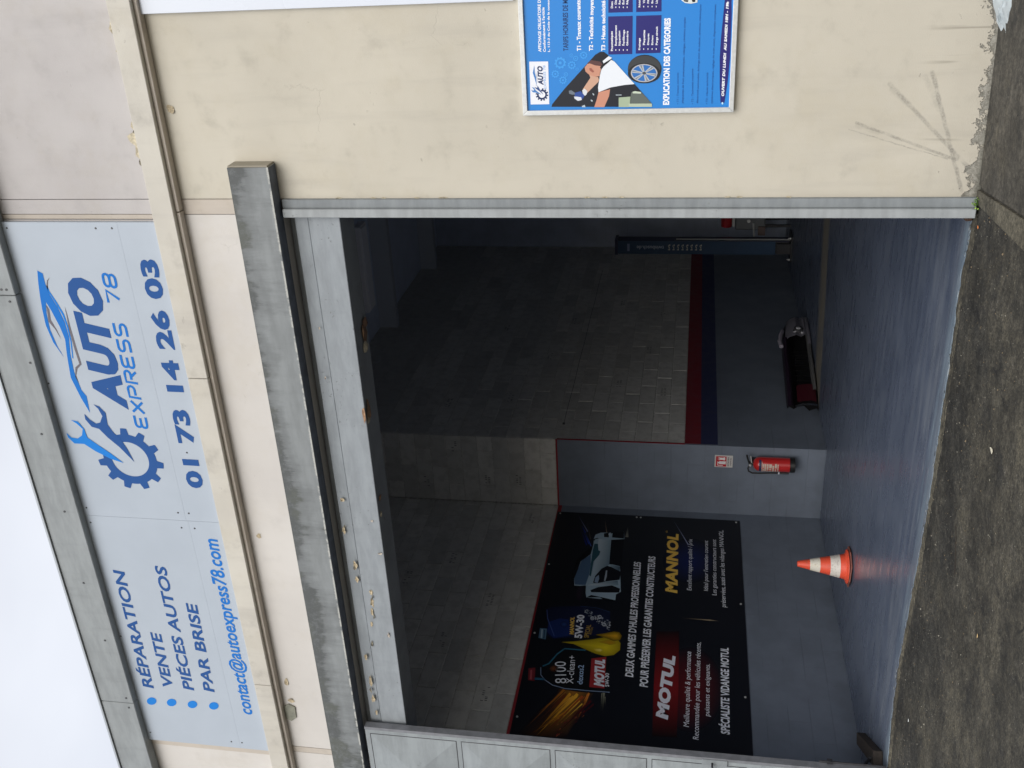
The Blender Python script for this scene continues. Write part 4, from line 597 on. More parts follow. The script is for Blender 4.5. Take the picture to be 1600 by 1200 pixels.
 ('B','artwork',[-1.0313,2.3048,-1.029,2.3043,-1.0297,2.3023,-1.0313,2.3026],'3f9ce6',1,None),
 ('B','artwork',[-1.0285,2.3058,-1.026,2.3044,-1.0282,2.3014,-1.0297,2.3023],'3f9ce6',1,None),
 ('B','artwork',[-1.0269,2.3032,-1.0253,2.3014,-1.027,2.3002,-1.0282,2.3014],'3f9ce6',1,None),
 ('B','artwork',[-1.024,2.3023,-1.0228,2.2997,-1.0263,2.2986,-1.027,2.3002],'3f9ce6',1,None),
 ('B','artwork',[-1.0242,2.2992,-1.0239,2.2968,-1.026,2.2968,-1.0263,2.2986],'3f9ce6',1,None),
 ('B','artwork',[-1.0224,2.2967,-1.0229,2.2939,-1.0263,2.2951,-1.026,2.2968],'3f9ce6',1,None),
 ('B','artwork',[-1.0243,2.2944,-1.0255,2.2922,-1.0272,2.2935,-1.0263,2.2951],'3f9ce6',1,None),
 ('B','artwork',[-1.0243,2.2913,-1.0263,2.2892,-1.0284,2.2923,-1.0272,2.2935],'3f9ce6',1,None),
 ('B','artwork',[-1.0272,2.2905,-1.0293,2.2895,-1.0299,2.2916,-1.0284,2.2923],'3f9ce6',1,None),
 ('B','artwork',[-1.0289,2.288,-1.0317,2.2876,-1.0316,2.2913,-1.0299,2.2916],'3f9ce6',1,None),
 ('B','artwork',[-1.0315,2.2946,-1.0329,2.2951,-1.0336,2.2963,-1.0336,2.2977,-1.0328,2.2989,-1.0314,2.2993,-1.0301,2.2988,-1.0293,2.2976,-1.0293,2.2962,-1.0302,2.295],'3f9ce6',1,None),
 ('B','artwork',[-1.0924,2.3626,-1.0982,2.3637,-1.0964,2.3687,-1.0923,2.3679],'3f9ce6',1,None),
 ('B','artwork',[-1.0994,2.36,-1.1055,2.3635,-1.1001,2.3708,-1.0964,2.3687],'3f9ce6',1,None),
 ('B','artwork',[-1.1033,2.3665,-1.1073,2.3709,-1.103,2.3739,-1.1001,2.3708],'3f9ce6',1,None),
 ('B','artwork',[-1.1104,2.3687,-1.1134,2.3752,-1.1048,2.3778,-1.103,2.3739],'3f9ce6',1,None),
 ('B','artwork',[-1.1098,2.3763,-1.1106,2.3823,-1.1054,2.3821,-1.1048,2.3778],'3f9ce6',1,None),
 ('B','artwork',[-1.1144,2.3824,-1.1131,2.3895,-1.1047,2.3864,-1.1054,2.3821],'3f9ce6',1,None),
 ('B','artwork',[-1.1096,2.3882,-1.1068,2.3935,-1.1027,2.3902,-1.1047,2.3864],'3f9ce6',1,None),
 ('B','artwork',[-1.1098,2.3958,-1.1047,2.4008,-1.0997,2.3932,-1.1027,2.3902],'3f9ce6',1,None),
 ('B','artwork',[-1.1026,2.3976,-1.0974,2.4002,-1.0959,2.395,-1.0997,2.3932],'3f9ce6',1,None),
 ('B','artwork',[-1.0984,2.4039,-1.0915,2.4048,-1.0917,2.3956,-1.0959,2.395],'3f9ce6',1,None),
 ('B','artwork',[-1.0916,2.4009,-1.0859,2.3998,-1.0876,2.3948,-1.0917,2.3956],'3f9ce6',1,None),
 ('B','artwork',[-1.0847,2.4034,-1.0785,2.4,-1.0839,2.3927,-1.0876,2.3948],'3f9ce6',1,None),
 ('B','artwork',[-1.0808,2.3969,-1.0768,2.3926,-1.081,2.3895,-1.0839,2.3927],'3f9ce6',1,None),
 ('B','artwork',[-1.0737,2.3947,-1.0707,2.3882,-1.0792,2.3856,-1.081,2.3895],'3f9ce6',1,None),
 ('B','artwork',[-1.0743,2.3871,-1.0735,2.3812,-1.0787,2.3813,-1.0792,2.3856],'3f9ce6',1,None),
 ('B','artwork',[-1.0698,2.3811,-1.071,2.374,-1.0794,2.3771,-1.0787,2.3813],'3f9ce6',1,None),
 ('B','artwork',[-1.0745,2.3753,-1.0773,2.37,-1.0814,2.3733,-1.0794,2.3771],'3f9ce6',1,None),
 ('B','artwork',[-1.0743,2.3677,-1.0794,2.3628,-1.0844,2.3703,-1.0814,2.3733],'3f9ce6',1,None),
 ('B','artwork',[-1.0815,2.3659,-1.0867,2.3633,-1.0882,2.3685,-1.0844,2.3703],'3f9ce6',1,None),
 ('B','artwork',[-1.0856,2.3597,-1.0925,2.3587,-1.0923,2.3679,-1.0882,2.3685],'3f9ce6',1,None),
 ('B','artwork',[-1.0922,2.376,-1.0954,2.3772,-1.0974,2.3801,-1.0973,2.3837,-1.0952,2.3865,-1.0919,2.3875,-1.0887,2.3863,-1.0867,2.3834,-1.0868,2.3798,-1.0888,2.377],'3f9ce6',1,None),
 ('B','artwork',[-1.06,2.3526,-1.0633,2.3533,-1.0623,2.3563,-1.0599,2.3558],'3f9ce6',1,None),
 ('B','artwork',[-1.064,2.3512,-1.0676,2.3532,-1.0645,2.3575,-1.0623,2.3563],'3f9ce6',1,None),
 ('B','artwork',[-1.0663,2.355,-1.0687,2.3575,-1.0662,2.3593,-1.0645,2.3575],'3f9ce6',1,None),
 ('B','artwork',[-1.0705,2.3563,-1.0722,2.3601,-1.0672,2.3616,-1.0662,2.3593],'3f9ce6',1,None),
 ('B','artwork',[-1.0701,2.3607,-1.0706,2.3642,-1.0676,2.3641,-1.0672,2.3616],'3f9ce6',1,None),
 ('B','artwork',[-1.0728,2.3643,-1.072,2.3684,-1.0671,2.3666,-1.0676,2.3641],'3f9ce6',1,None),
 ('B','artwork',[-1.07,2.3677,-1.0684,2.3708,-1.066,2.3688,-1.0671,2.3666],'3f9ce6',1,None),
 ('B','artwork',[-1.0701,2.3721,-1.0671,2.375,-1.0642,2.3706,-1.066,2.3688],'3f9ce6',1,None),
 ('B','artwork',[-1.0659,2.3732,-1.0628,2.3747,-1.062,2.3717,-1.0642,2.3706],'3f9ce6',1,None),
 ('B','artwork',[-1.0635,2.3768,-1.0594,2.3774,-1.0595,2.372,-1.062,2.3717],'3f9ce6',1,None),
 ('B','artwork',[-1.0595,2.3751,-1.0561,2.3745,-1.0571,2.3715,-1.0595,2.372],'3f9ce6',1,None),
 ('B','artwork',[-1.0554,2.3766,-1.0518,2.3746,-1.055,2.3703,-1.0571,2.3715],'3f9ce6',1,None),
 ('B','artwork',[-1.0531,2.3728,-1.0508,2.3702,-1.0533,2.3685,-1.055,2.3703],'3f9ce6',1,None),
 ('B','artwork',[-1.049,2.3715,-1.0472,2.3677,-1.0522,2.3662,-1.0533,2.3685],'3f9ce6',1,None),
 ('B','artwork',[-1.0493,2.3671,-1.0489,2.3636,-1.0519,2.3637,-1.0522,2.3662],'3f9ce6',1,None),
 ('B','artwork',[-1.0467,2.3635,-1.0474,2.3594,-1.0523,2.3612,-1.0519,2.3637],'3f9ce6',1,None),
 ('B','artwork',[-1.0495,2.3601,-1.0511,2.357,-1.0535,2.359,-1.0523,2.3612],'3f9ce6',1,None),
 ('B','artwork',[-1.0494,2.3557,-1.0523,2.3528,-1.0553,2.3572,-1.0535,2.359],'3f9ce6',1,None),
 ('B','artwork',[-1.0536,2.3546,-1.0566,2.3531,-1.0575,2.3561,-1.0553,2.3572],'3f9ce6',1,None),
 ('B','artwork',[-1.056,2.3509,-1.06,2.3504,-1.0599,2.3558,-1.0575,2.3561],'3f9ce6',1,None),
 ('B','artwork',[-1.0598,2.3605,-1.0617,2.3612,-1.0629,2.3629,-1.0628,2.365,-1.0616,2.3667,-1.0597,2.3673,-1.0578,2.3666,-1.0566,2.3648,-1.0566,2.3628,-1.0579,2.3611],'3f9ce6',1,None),
 ('B','artwork',[-1.2439,2.4549,-1.2288,2.4504,-1.1415,2.3747,-1.0006,2.2366,-0.9537,2.1915,-0.9385,2.1637,-0.939,2.1416,-0.9555,2.1198,-1.1227,1.9661,-1.1976,1.8994,-1.2394,1.8658,-1.2543,1.8646],'171a24',2,None),
 ('B','artwork',[-1.0217,2.2537,-1.0033,2.2367,-0.9962,2.1977,-0.9972,2.1589,-1.0189,2.1481,-1.0455,2.1595,-1.0723,2.1654,-1.0771,2.1934,-1.0655,2.2267,-1.0461,2.2486],'c89078',3,None),
 ('B','artwork',[-0.9979,2.2366,-0.9824,2.2141,-0.9917,2.1644,-1.0136,2.1453,-1.0187,2.1536,-1.0124,2.1924,-1.0038,2.2145],'5a3a38',3.5,None),
 ('B','artwork',[-1.0277,2.2271,-1.0269,2.2148,-1.0473,2.1985,-1.0525,2.2069,-1.0413,2.2235],'9a5a4c',4,None),
 ('B','artwork',[-1.0655,2.2267,-1.0771,2.1934,-1.0775,2.1767,-1.0939,2.1713,-1.1047,2.1742,-1.169,2.2426,-1.1465,2.2675,-1.1303,2.2559,-1.0819,2.2214],'caa088',3,None),
 ('B','artwork',[-1.1519,2.2704,-1.1423,2.2562,-1.158,2.2396,-1.1744,2.2444,-1.1842,2.2542,-1.1712,2.2669],'d8dce0',4,None),
 ('B','artwork',[-1.1648,2.3131,-1.1561,2.279,-1.1825,2.257,-1.2016,2.2687,-1.2012,2.2913,-1.1841,2.3164],'2a4a94',4,None),
 ('B','artwork',[-1.1868,2.3193,-1.1871,2.3023,-1.1915,2.2769,-1.207,2.2733,-1.2121,2.2972,-1.1979,2.3167],'d8dce4',4.5,None),
 ('B','artwork',[-1.1531,2.3495,-1.1495,2.3353,-1.1648,2.3131,-1.1758,2.3133,-1.1755,2.3303,-1.1697,2.3472],'6a7480',4,None),
 ('B','artwork',[-1.0241,2.1537,-0.9825,2.1035,-0.9937,2.0816,-1.1227,1.9661,-1.1269,2.0269,-1.1389,2.1049,-1.1648,2.1751,-1.1374,2.1775,-1.0885,2.1684,-1.0561,2.1652],'e4e8ee',3,None),
 ('B','artwork',[-0.9894,2.1489,-0.9636,2.1144,-0.9721,2.0952,-0.9981,2.1202,-1.0056,2.1424],'e8ecf2',4,None),
 ('B','artwork',[-1.0238,2.1648,-1.0055,2.1479,-0.9799,2.1035,-0.9852,2.1008,-1.019,2.1426,-1.0374,2.1583],'14141a',4,None),
 ('B','artwork',[-1.1648,2.1751,-1.1497,2.1078,-1.188,2.1137,-1.251,2.1424,-1.25,2.2017,-1.2087,2.1869],'c88c74',3,None),
 ('B','artwork',[-1.1973,2.0578,-1.1932,1.9854,-1.2343,1.9937,-1.2535,1.9993,-1.2525,2.0581],'a4b498',3,None),
 ('B','artwork',[-1.1686,1.9854,-1.167,1.93,-1.2004,1.8966,-1.2366,1.8658,-1.2315,1.9937],'5f6660',3,None),
 ('B','artwork',[-1.2331,1.9993,-1.2355,1.8658,-1.2543,1.8646,-1.2519,1.9993],'b4c0a8',3.5,None),
 ('B','artwork',[-1.166,1.9771,-1.1625,1.9632,-1.1687,1.9272,-1.1779,1.9299,-1.1742,1.9771],'c4d0bc',4,None),
 ('B','artwork',[-1.1696,2.2117,-1.1725,2.2033,-1.1808,2.1995,-1.1818,2.2062],'b8c4cc',3.5,None),
 ('B','artwork',[-1.2053,2.2207,-1.211,2.2095,-1.2193,2.2125,-1.2136,2.2209],'b8c4cc',3.5,None),
 ('B','artwork',[-1.1805,2.0745,-1.1812,2.041,-1.185,2.041,-1.1844,2.0745],'b8c4cc',3.5,None),
 ('B','artwork',[-1.2431,2.2752,-1.2351,2.258,-1.2491,2.2526,-1.2487,2.2725],'b8c4cc',3.5,None),
 ('B','artwork',[-1.0418,1.8126,-1.0593,1.8148,-1.0759,1.8216,-1.0907,1.8329,-1.103,1.848,-1.1121,1.8662,-1.1176,1.8866,-1.1191,1.9081,-1.1166,1.9297,-1.1103,1.9503,-1.1003,1.9687,-1.0874,1.9841,-1.072,1.9956,-1.055,2.0028,-1.0373,2.0052,-1.0197,2.0028,-1.0032,1.9956,-0.9885,1.9841,-0.9765,1.9689,-0.9676,1.9507,-0.9623,1.9304,-0.9609,1.9091,-0.9634,1.8878,-0.9697,1.8676,-0.9795,1.8494,-0.9923,1.8341,-1.0074,1.8225,-1.0242,1.8152],'222426',2,None),
 ('B','artwork',[-1.0321,1.8176,-1.0463,1.8198,-1.0597,1.8264,-1.0716,1.8373,-1.0814,1.8519,-1.0887,1.8695,-1.0931,1.8892,-1.0942,1.91,-1.0922,1.9308,-1.0869,1.9505,-1.0788,1.9683,-1.0683,1.9832,-1.0558,1.9943,-1.042,2.0012,-1.0277,2.0036,-1.0135,2.0012,-1.0001,1.9943,-0.9883,1.9832,-0.9786,1.9685,-0.9714,1.9509,-0.9672,1.9313,-0.9662,1.9107,-0.9683,1.8902,-0.9735,1.8706,-0.9815,1.853,-0.9919,1.8383,-1.0042,1.8271,-1.0178,1.8201],'3a3c3e',3,None),
 ('B','artwork',[-1.0652,1.8183,-1.0776,1.8204,-1.0894,1.8272,-1.0998,1.8381,-1.1085,1.8528,-1.1148,1.8704,-1.1186,1.8901,-1.1196,1.9109,-1.1177,1.9317,-1.1131,1.9516,-1.1059,1.9694,-1.0966,1.9842,-1.0856,1.9954,-1.0735,2.0023,-1.0609,2.0047,-1.0484,2.0023,-1.0367,1.9954,-1.0263,1.9843,-1.0177,1.9695,-1.0115,1.9519,-1.0078,1.9322,-1.007,1.9116,-1.0089,1.8909,-1.0135,1.8713,-1.0205,1.8537,-1.0297,1.8389,-1.0406,1.8278,-1.0526,1.8208],'1a1c1e',4,None),
 ('B','artwork',[-1.0637,1.8358,-1.0748,1.8375,-1.0854,1.843,-1.0948,1.8519,-1.1025,1.8638,-1.1082,1.8781,-1.1116,1.8941,-1.1126,1.9109,-1.1109,1.9279,-1.1068,1.9439,-1.1004,1.9584,-1.0921,1.9704,-1.0823,1.9795,-1.0715,1.9851,-1.0602,1.9871,-1.049,1.9852,-1.0385,1.9796,-1.0292,1.9705,-1.0215,1.9586,-1.0159,1.9443,-1.0126,1.9283,-1.0117,1.9116,-1.0134,1.8948,-1.0175,1.8788,-1.0238,1.8645,-1.032,1.8525,-1.0417,1.8435,-1.0525,1.8378],'b8b8bc',5,None),
 ('B','artwork',[-1.0635,1.8423,-1.0735,1.8439,-1.0829,1.8489,-1.0913,1.857,-1.0982,1.8679,-1.1033,1.881,-1.1063,1.8956,-1.1072,1.911,-1.1057,1.9264,-1.102,1.9411,-1.0963,1.9543,-1.0889,1.9653,-1.0801,1.9736,-1.0705,1.9787,-1.0604,1.9805,-1.0504,1.9787,-1.041,1.9736,-1.0327,1.9654,-1.0258,1.9545,-1.0208,1.9414,-1.0178,1.9268,-1.0171,1.9115,-1.0186,1.8962,-1.0222,1.8816,-1.0279,1.8686,-1.0352,1.8576,-1.0439,1.8493,-1.0535,1.8441],'2a6cb4',6,None),
 ('B','artwork',[-1.0603,1.9006,-1.0673,1.9032,-1.0825,1.8499,-1.0657,1.8435],'b4bac0',7,None),
 ('B','artwork',[-1.0645,1.898,-1.076,1.8461,-1.0718,1.8445],'6a7078',8,None),
 ('B','artwork',[-1.0675,1.9036,-1.0692,1.9137,-1.1061,1.906,-1.1019,1.8799],'b4bac0',7,None),
 ('B','artwork',[-1.0708,1.9075,-1.1052,1.8952,-1.1041,1.8887],'6a7078',8,None),
 ('B','artwork',[-1.0691,1.9142,-1.0639,1.9217,-1.0855,1.9675,-1.0982,1.9481],'b4bac0',7,None),
 ('B','artwork',[-1.0683,1.9208,-1.0911,1.9606,-1.0943,1.9557],'6a7078',8,None),
 ('B','artwork',[-1.0636,1.9219,-1.0567,1.9193,-1.0414,1.9726,-1.0582,1.9793],'b4bac0',7,None),
 ('B','artwork',[-1.0594,1.9245,-1.0479,1.9765,-1.0521,1.9781],'6a7078',8,None),
 ('B','artwork',[-1.0564,1.9189,-1.0547,1.9088,-1.0181,1.9165,-1.0222,1.9424],'b4bac0',7,None),
 ('B','artwork',[-1.0531,1.915,-1.0189,1.9272,-1.02,1.9337],'6a7078',8,None),
 ('B','artwork',[-1.0548,1.9083,-1.06,1.9008,-1.0386,1.8554,-1.026,1.8747],'b4bac0',7,None),
 ('B','artwork',[-1.0557,1.9017,-1.033,1.8622,-1.0299,1.8671],'6a7078',8,None),
 ('B','artwork',[-1.0622,1.9003,-1.0659,1.9017,-1.0686,1.9057,-1.0695,1.9112,-1.0683,1.9167,-1.0655,1.9207,-1.0617,1.9222,-1.058,1.9208,-1.0553,1.9168,-1.0545,1.9113,-1.0556,1.9058,-1.0584,1.9018],'4a4e54',9,None),
]
EXPR=((-3.5517, 5.5632), (-2.3372, 5.536), 0.1082)
GEAR=((-3.8307, 5.782), 0.1524, 0.2192, 0.2698)

# ------------------------------------------------------------ helpers
def tag(o, label=None, cat=None, group=None, kind=None):
    if label: o['label'] = label
    if cat: o['category'] = cat
    if group: o['group'] = group
    if kind: o['kind'] = kind
    return o
def thing(name, loc, label, cat, group=None):
    o = bpy.data.objects.new(name, None); C.objects.link(o); o.location = loc; o.empty_display_size = .1
    return tag(o, label, cat, group)
def lin(h):
    v = [int(h[i:i+2], 16)/255 for i in (0, 2, 4)]
    return tuple(a/12.92 if a <= .04045 else ((a+.055)/1.055)**2.4 for a in v)

class MB:
    """collects shapes in world coordinates"""
    def __init__(s): s.bm = bmesh.new()
    def poly(s, pts):
        vs_ = [s.bm.verts.new(p) for p in pts]
        try: return s.bm.faces.new(vs_)
        except ValueError: return None
    def box(s, x0, x1, y0, y1, z0, z1, bev=0.0):
        x0, x1 = min(x0, x1), max(x0, x1); y0, y1 = min(y0, y1), max(y0, y1); z0, z1 = min(z0, z1), max(z0, z1)
        v = [s.bm.verts.new(p) for p in ((x0,y0,z0),(x1,y0,z0),(x1,y1,z0),(x0,y1,z0),(x0,y0,z1),(x1,y0,z1),(x1,y1,z1),(x0,y1,z1))]
        fs = [s.bm.faces.new([v[i] for i in q]) for q in ((0,3,2,1),(4,5,6,7),(0,1,5,4),(1,2,6,5),(2,3,7,6),(3,0,4,7))]
        if bev:
            es = list({e for f in fs for e in f.edges})
            bmesh.ops.bevel(s.bm, geom=es, offset=bev, segments=1, affect='EDGES', profile=.5)
        return s
    def prism(s, pts, vec, bev=0.0):
        """extrude a planar outline along vec"""
        vec = Vector(vec); n = len(pts)
        a = [s.bm.verts.new(p) for p in pts]; b = [s.bm.verts.new(Vector(p)+vec) for p in pts]
        fs = [s.bm.faces.new(a), s.bm.faces.new(b[::-1])]
        for i in range(n):
            j = (i+1) % n; fs.append(s.bm.faces.new((a[j], a[i], b[i], b[j])))
        bmesh.ops.recalc_face_normals(s.bm, faces=fs)
        if bev:
            es = list({e for f in fs[:2] for e in f.edges})
            bmesh.ops.bevel(s.bm, geom=es, offset=bev, segments=2, affect='EDGES', profile=.5)
        return s
    def tube(s, path, r, n=8, caps=True):
        path = [Vector(p) for p in path]; rings = []
        rr = r if isinstance(r, (list, tuple)) else [r]*len(path)
        up = None
        for i, p in enumerate(path):
            d = (path[min(i+1, len(path)-1)] - path[max(i-1, 0)]).normalized()
            if up is None: up = d.orthogonal().normalized()
            up = (up - d*up.dot(d)).normalized(); sd_ = d.cross(up)
            rings.append([s.bm.verts.new(p + (up*math.cos(t)+sd_*math.sin(t))*rr[i]) for t in [2*math.pi*k/n for k in range(n)]])
        for a, b in zip(rings, rings[1:]):
            for k in range(n): s.bm.faces.new((a[k], a[(k+1) % n], b[(k+1) % n], b[k]))
        if caps: s.bm.faces.new(rings[0][::-1]); s.bm.faces.new(rings[-1])
        return s
    def lathe(s, c, prof, n=32, capb=True, capt=True):
        rings = [[s.bm.verts.new((c[0]+r*math.cos(t), c[1]+r*math.sin(t), c[2]+z)) for t in [2*math.pi*k/n for k in range(n)]] for r, z in prof]
        for a, b in zip(rings, rings[1:]):
            for k in range(n): s.bm.faces.new((a[k], a[(k+1) % n], b[(k+1) % n], b[k]))
        if capb: s.bm.faces.new(rings[0][::-1])
        if capt: s.bm.faces.new(rings[-1])
        return s
    def done(s, name, m, parent=None, smooth=False, origin=None, recalc=False):
        if recalc: bmesh.ops.recalc_face_normals(s.bm, faces=s.bm.faces[:])
        me = bpy.data.meshes.new(name); s.bm.to_mesh(me); s.bm.free()
        for mm in (m if isinstance(m, (list, tuple)) else [m]): me.materials.append(mm)
        if smooth:
            me.polygons.foreach_set('use_smooth', [True]*len(me.polygons))
            try: me.set_sharp_from_angle(angle=R(35))
            except Exception: pass
        o = bpy.data.objects.new(name, me); C.objects.link(o)
        if parent is not None:
            off = Vector(parent.location)
            if parent.parent: off = off + Vector(parent.parent.location)
            me.transform(Matrix.Translation(-off)); o.parent = parent
        else:
            if origin is None:
                xs = [v.co for v in me.vertices]
                origin = (sum(min(v[i] for v in xs)+max(v[i] for v in xs) for i in (0,))/2, (min(v[1] for v in xs)+max(v[1] for v in xs))/2, min(v[2] for v in xs))
            me.transform(Matrix.Translation(-Vector(origin))); o.location = origin
        return o

# ------------------------------------------------------------ materials
class NM:
    def __init__(s, name):
        s.m = bpy.data.materials.new(name); s.m.use_nodes = True; s.t = s.m.node_tree; s.t.nodes.clear()
        s.out = s.n('ShaderNodeOutputMaterial'); s.b = s.n('ShaderNodeBsdfPrincipled'); s.l(s.b.outputs[0], s.out.inputs[0])
        s._pos = None
    def n(s, t, **k):
        x = s.t.nodes.new(t)
        for a, b in k.items(): setattr(x, a, b)
        return x
    def l(s, a, b): s.t.links.new(a, b)
    def pos(s):
        if s._pos is None: s._pos = s.n('ShaderNodeNewGeometry').outputs['Position']
        return s._pos
    def xyz(s):
        q = s.n('ShaderNodeSeparateXYZ'); s.l(s.pos(), q.inputs[0]); return q.outputs
    def _in(s, sock, v):
        if hasattr(v, 'is_linked') or hasattr(v, 'links'): s.l(v, sock)
        else:
            if isinstance(v, (tuple, list)) and len(v) == 3 and sock.type == 'RGBA': v = (*v, 1)
            sock.default_value = v
    def math(s, op, a, b=0.0, c=None, clamp=False):
        x = s.n('ShaderNodeMath', operation=op, use_clamp=clamp); s._in(x.inputs[0], a); s._in(x.inputs[1], b)
        if c is not None: s._in(x.inputs[2], c)
        return x.outputs[0]
    def noise(s, scale, detail=4, rough=.55, stretch=None, dist=0, off=(0,0,0)):
        x = s.n('ShaderNodeTexNoise'); x.inputs['Scale'].default_value = scale; x.inputs['Detail'].default_value = detail
        x.inputs['Roughness'].default_value = rough; x.inputs['Distortion'].default_value = dist
        m = s.n('ShaderNodeMapping'); m.inputs['Scale'].default_value = stretch or (1,1,1); m.inputs['Location'].default_value = off
        s.l(s.pos(), m.inputs[0]); s.l(m.outputs[0], x.inputs[0]); return x.outputs[0]
    def voro(s, scale, feature='F1', out='Distance', stretch=None, warp=0):
        x = s.n('ShaderNodeTexVoronoi', feature=feature); x.inputs['Scale'].default_value = scale
        m = s.n('ShaderNodeMapping'); m.inputs['Scale'].default_value = stretch or (1,1,1)
        src = s.pos()
        if warp:
            nn = s.n('ShaderNodeTexNoise'); nn.inputs['Scale'].default_value = 3.5; nn.inputs['Detail'].default_value = 6; nn.inputs['Roughness'].default_value = .6; s.l(s.pos(), nn.inputs[0])
            va = s.n('ShaderNodeVectorMath', operation='MULTIPLY_ADD'); s.l(nn.outputs['Color'], va.inputs[0]); va.inputs[1].default_value = (warp,)*3; s.l(s.pos(), va.inputs[2]); src = va.outputs[0]
        s.l(src, m.inputs[0]); s.l(m.outputs[0], x.inputs[0]); return x.outputs[out]
    def ramp(s, v, lo, hi, a=0.0, b=1.0, smooth=True):
        x = s.n('ShaderNodeMapRange', interpolation_type='SMOOTHSTEP' if smooth else 'LINEAR')
        s._in(x.inputs[0], v); s._in(x.inputs[1], lo); s._in(x.inputs[2], hi); s._in(x.inputs[3], a); s._in(x.inputs[4], b); return x.outputs[0]
    def mix(s, f, a, b):
        x = s.n('ShaderNodeMix', data_type='RGBA'); s._in(x.inputs[0], f); s._in(x.inputs[6], a); s._in(x.inputs[7], b); return x.outputs[2]
    def bump(s, h, dist=.002, strength=1.0):
        x = s.n('ShaderNodeBump'); x.inputs['Strength'].default_value = strength; x.inputs['Distance'].default_value = dist
        s.l(h, x.inputs['Height']); s.l(x.outputs[0], s.b.inputs['Normal']); return x
    def col(s, v): s._in(s.b.inputs['Base Color'], v)
    def rough(s, v): s._in(s.b.inputs['Roughness'], v)
    def seg(s, ua, va, a, b, wdt):
        """1 on a segment a-b of the plane (ua, va), fading to 0 at wdt"""
        dx, dy = b[0]-a[0], b[1]-a[1]; L2 = dx*dx+dy*dy
        px = s.math('SUBTRACT', ua, a[0]); py = s.math('SUBTRACT', va, a[1])
        t = s.math('MULTIPLY_ADD', px, dx/L2, s.math('MULTIPLY', py, dy/L2), clamp=True)
        ex = s.math('SUBTRACT', px, s.math('MULTIPLY', t, dx)); ey = s.math('SUBTRACT', py, s.math('MULTIPLY', t, dy))
        d = s.math('SQRT', s.math('ADD', s.math('MULTIPLY', ex, ex), s.math('MULTIPLY', ey, ey)))
        return s.ramp(d, wdt, wdt*.3, 0, 1)

def simple(name, c, rough=.5, metal=0.0, coat=0.0, vary=0.0, scale=20, bump=0.0, spec=None):
    k = NM(name)
    if vary:
        f = k.noise(scale, 5, .6); k.col(k.mix(k.ramp(f, .3, .7), tuple(a*(1-vary) for a in c), tuple(min(1, a*(1+vary)) for a in c)))
        k.rough(k.ramp(f, .3, .7, rough*.85, min(1, rough*1.15)))
        if bump: k.bump(f, bump)
    else: k.col(c); k.rough(rough)
    k.b.inputs['Metallic'].default_value = metal
    if coat: k.b.inputs['Coat Weight'].default_value = coat
    if spec is not None: k.b.inputs['Specular IOR Level'].default_value = spec
    return k.m

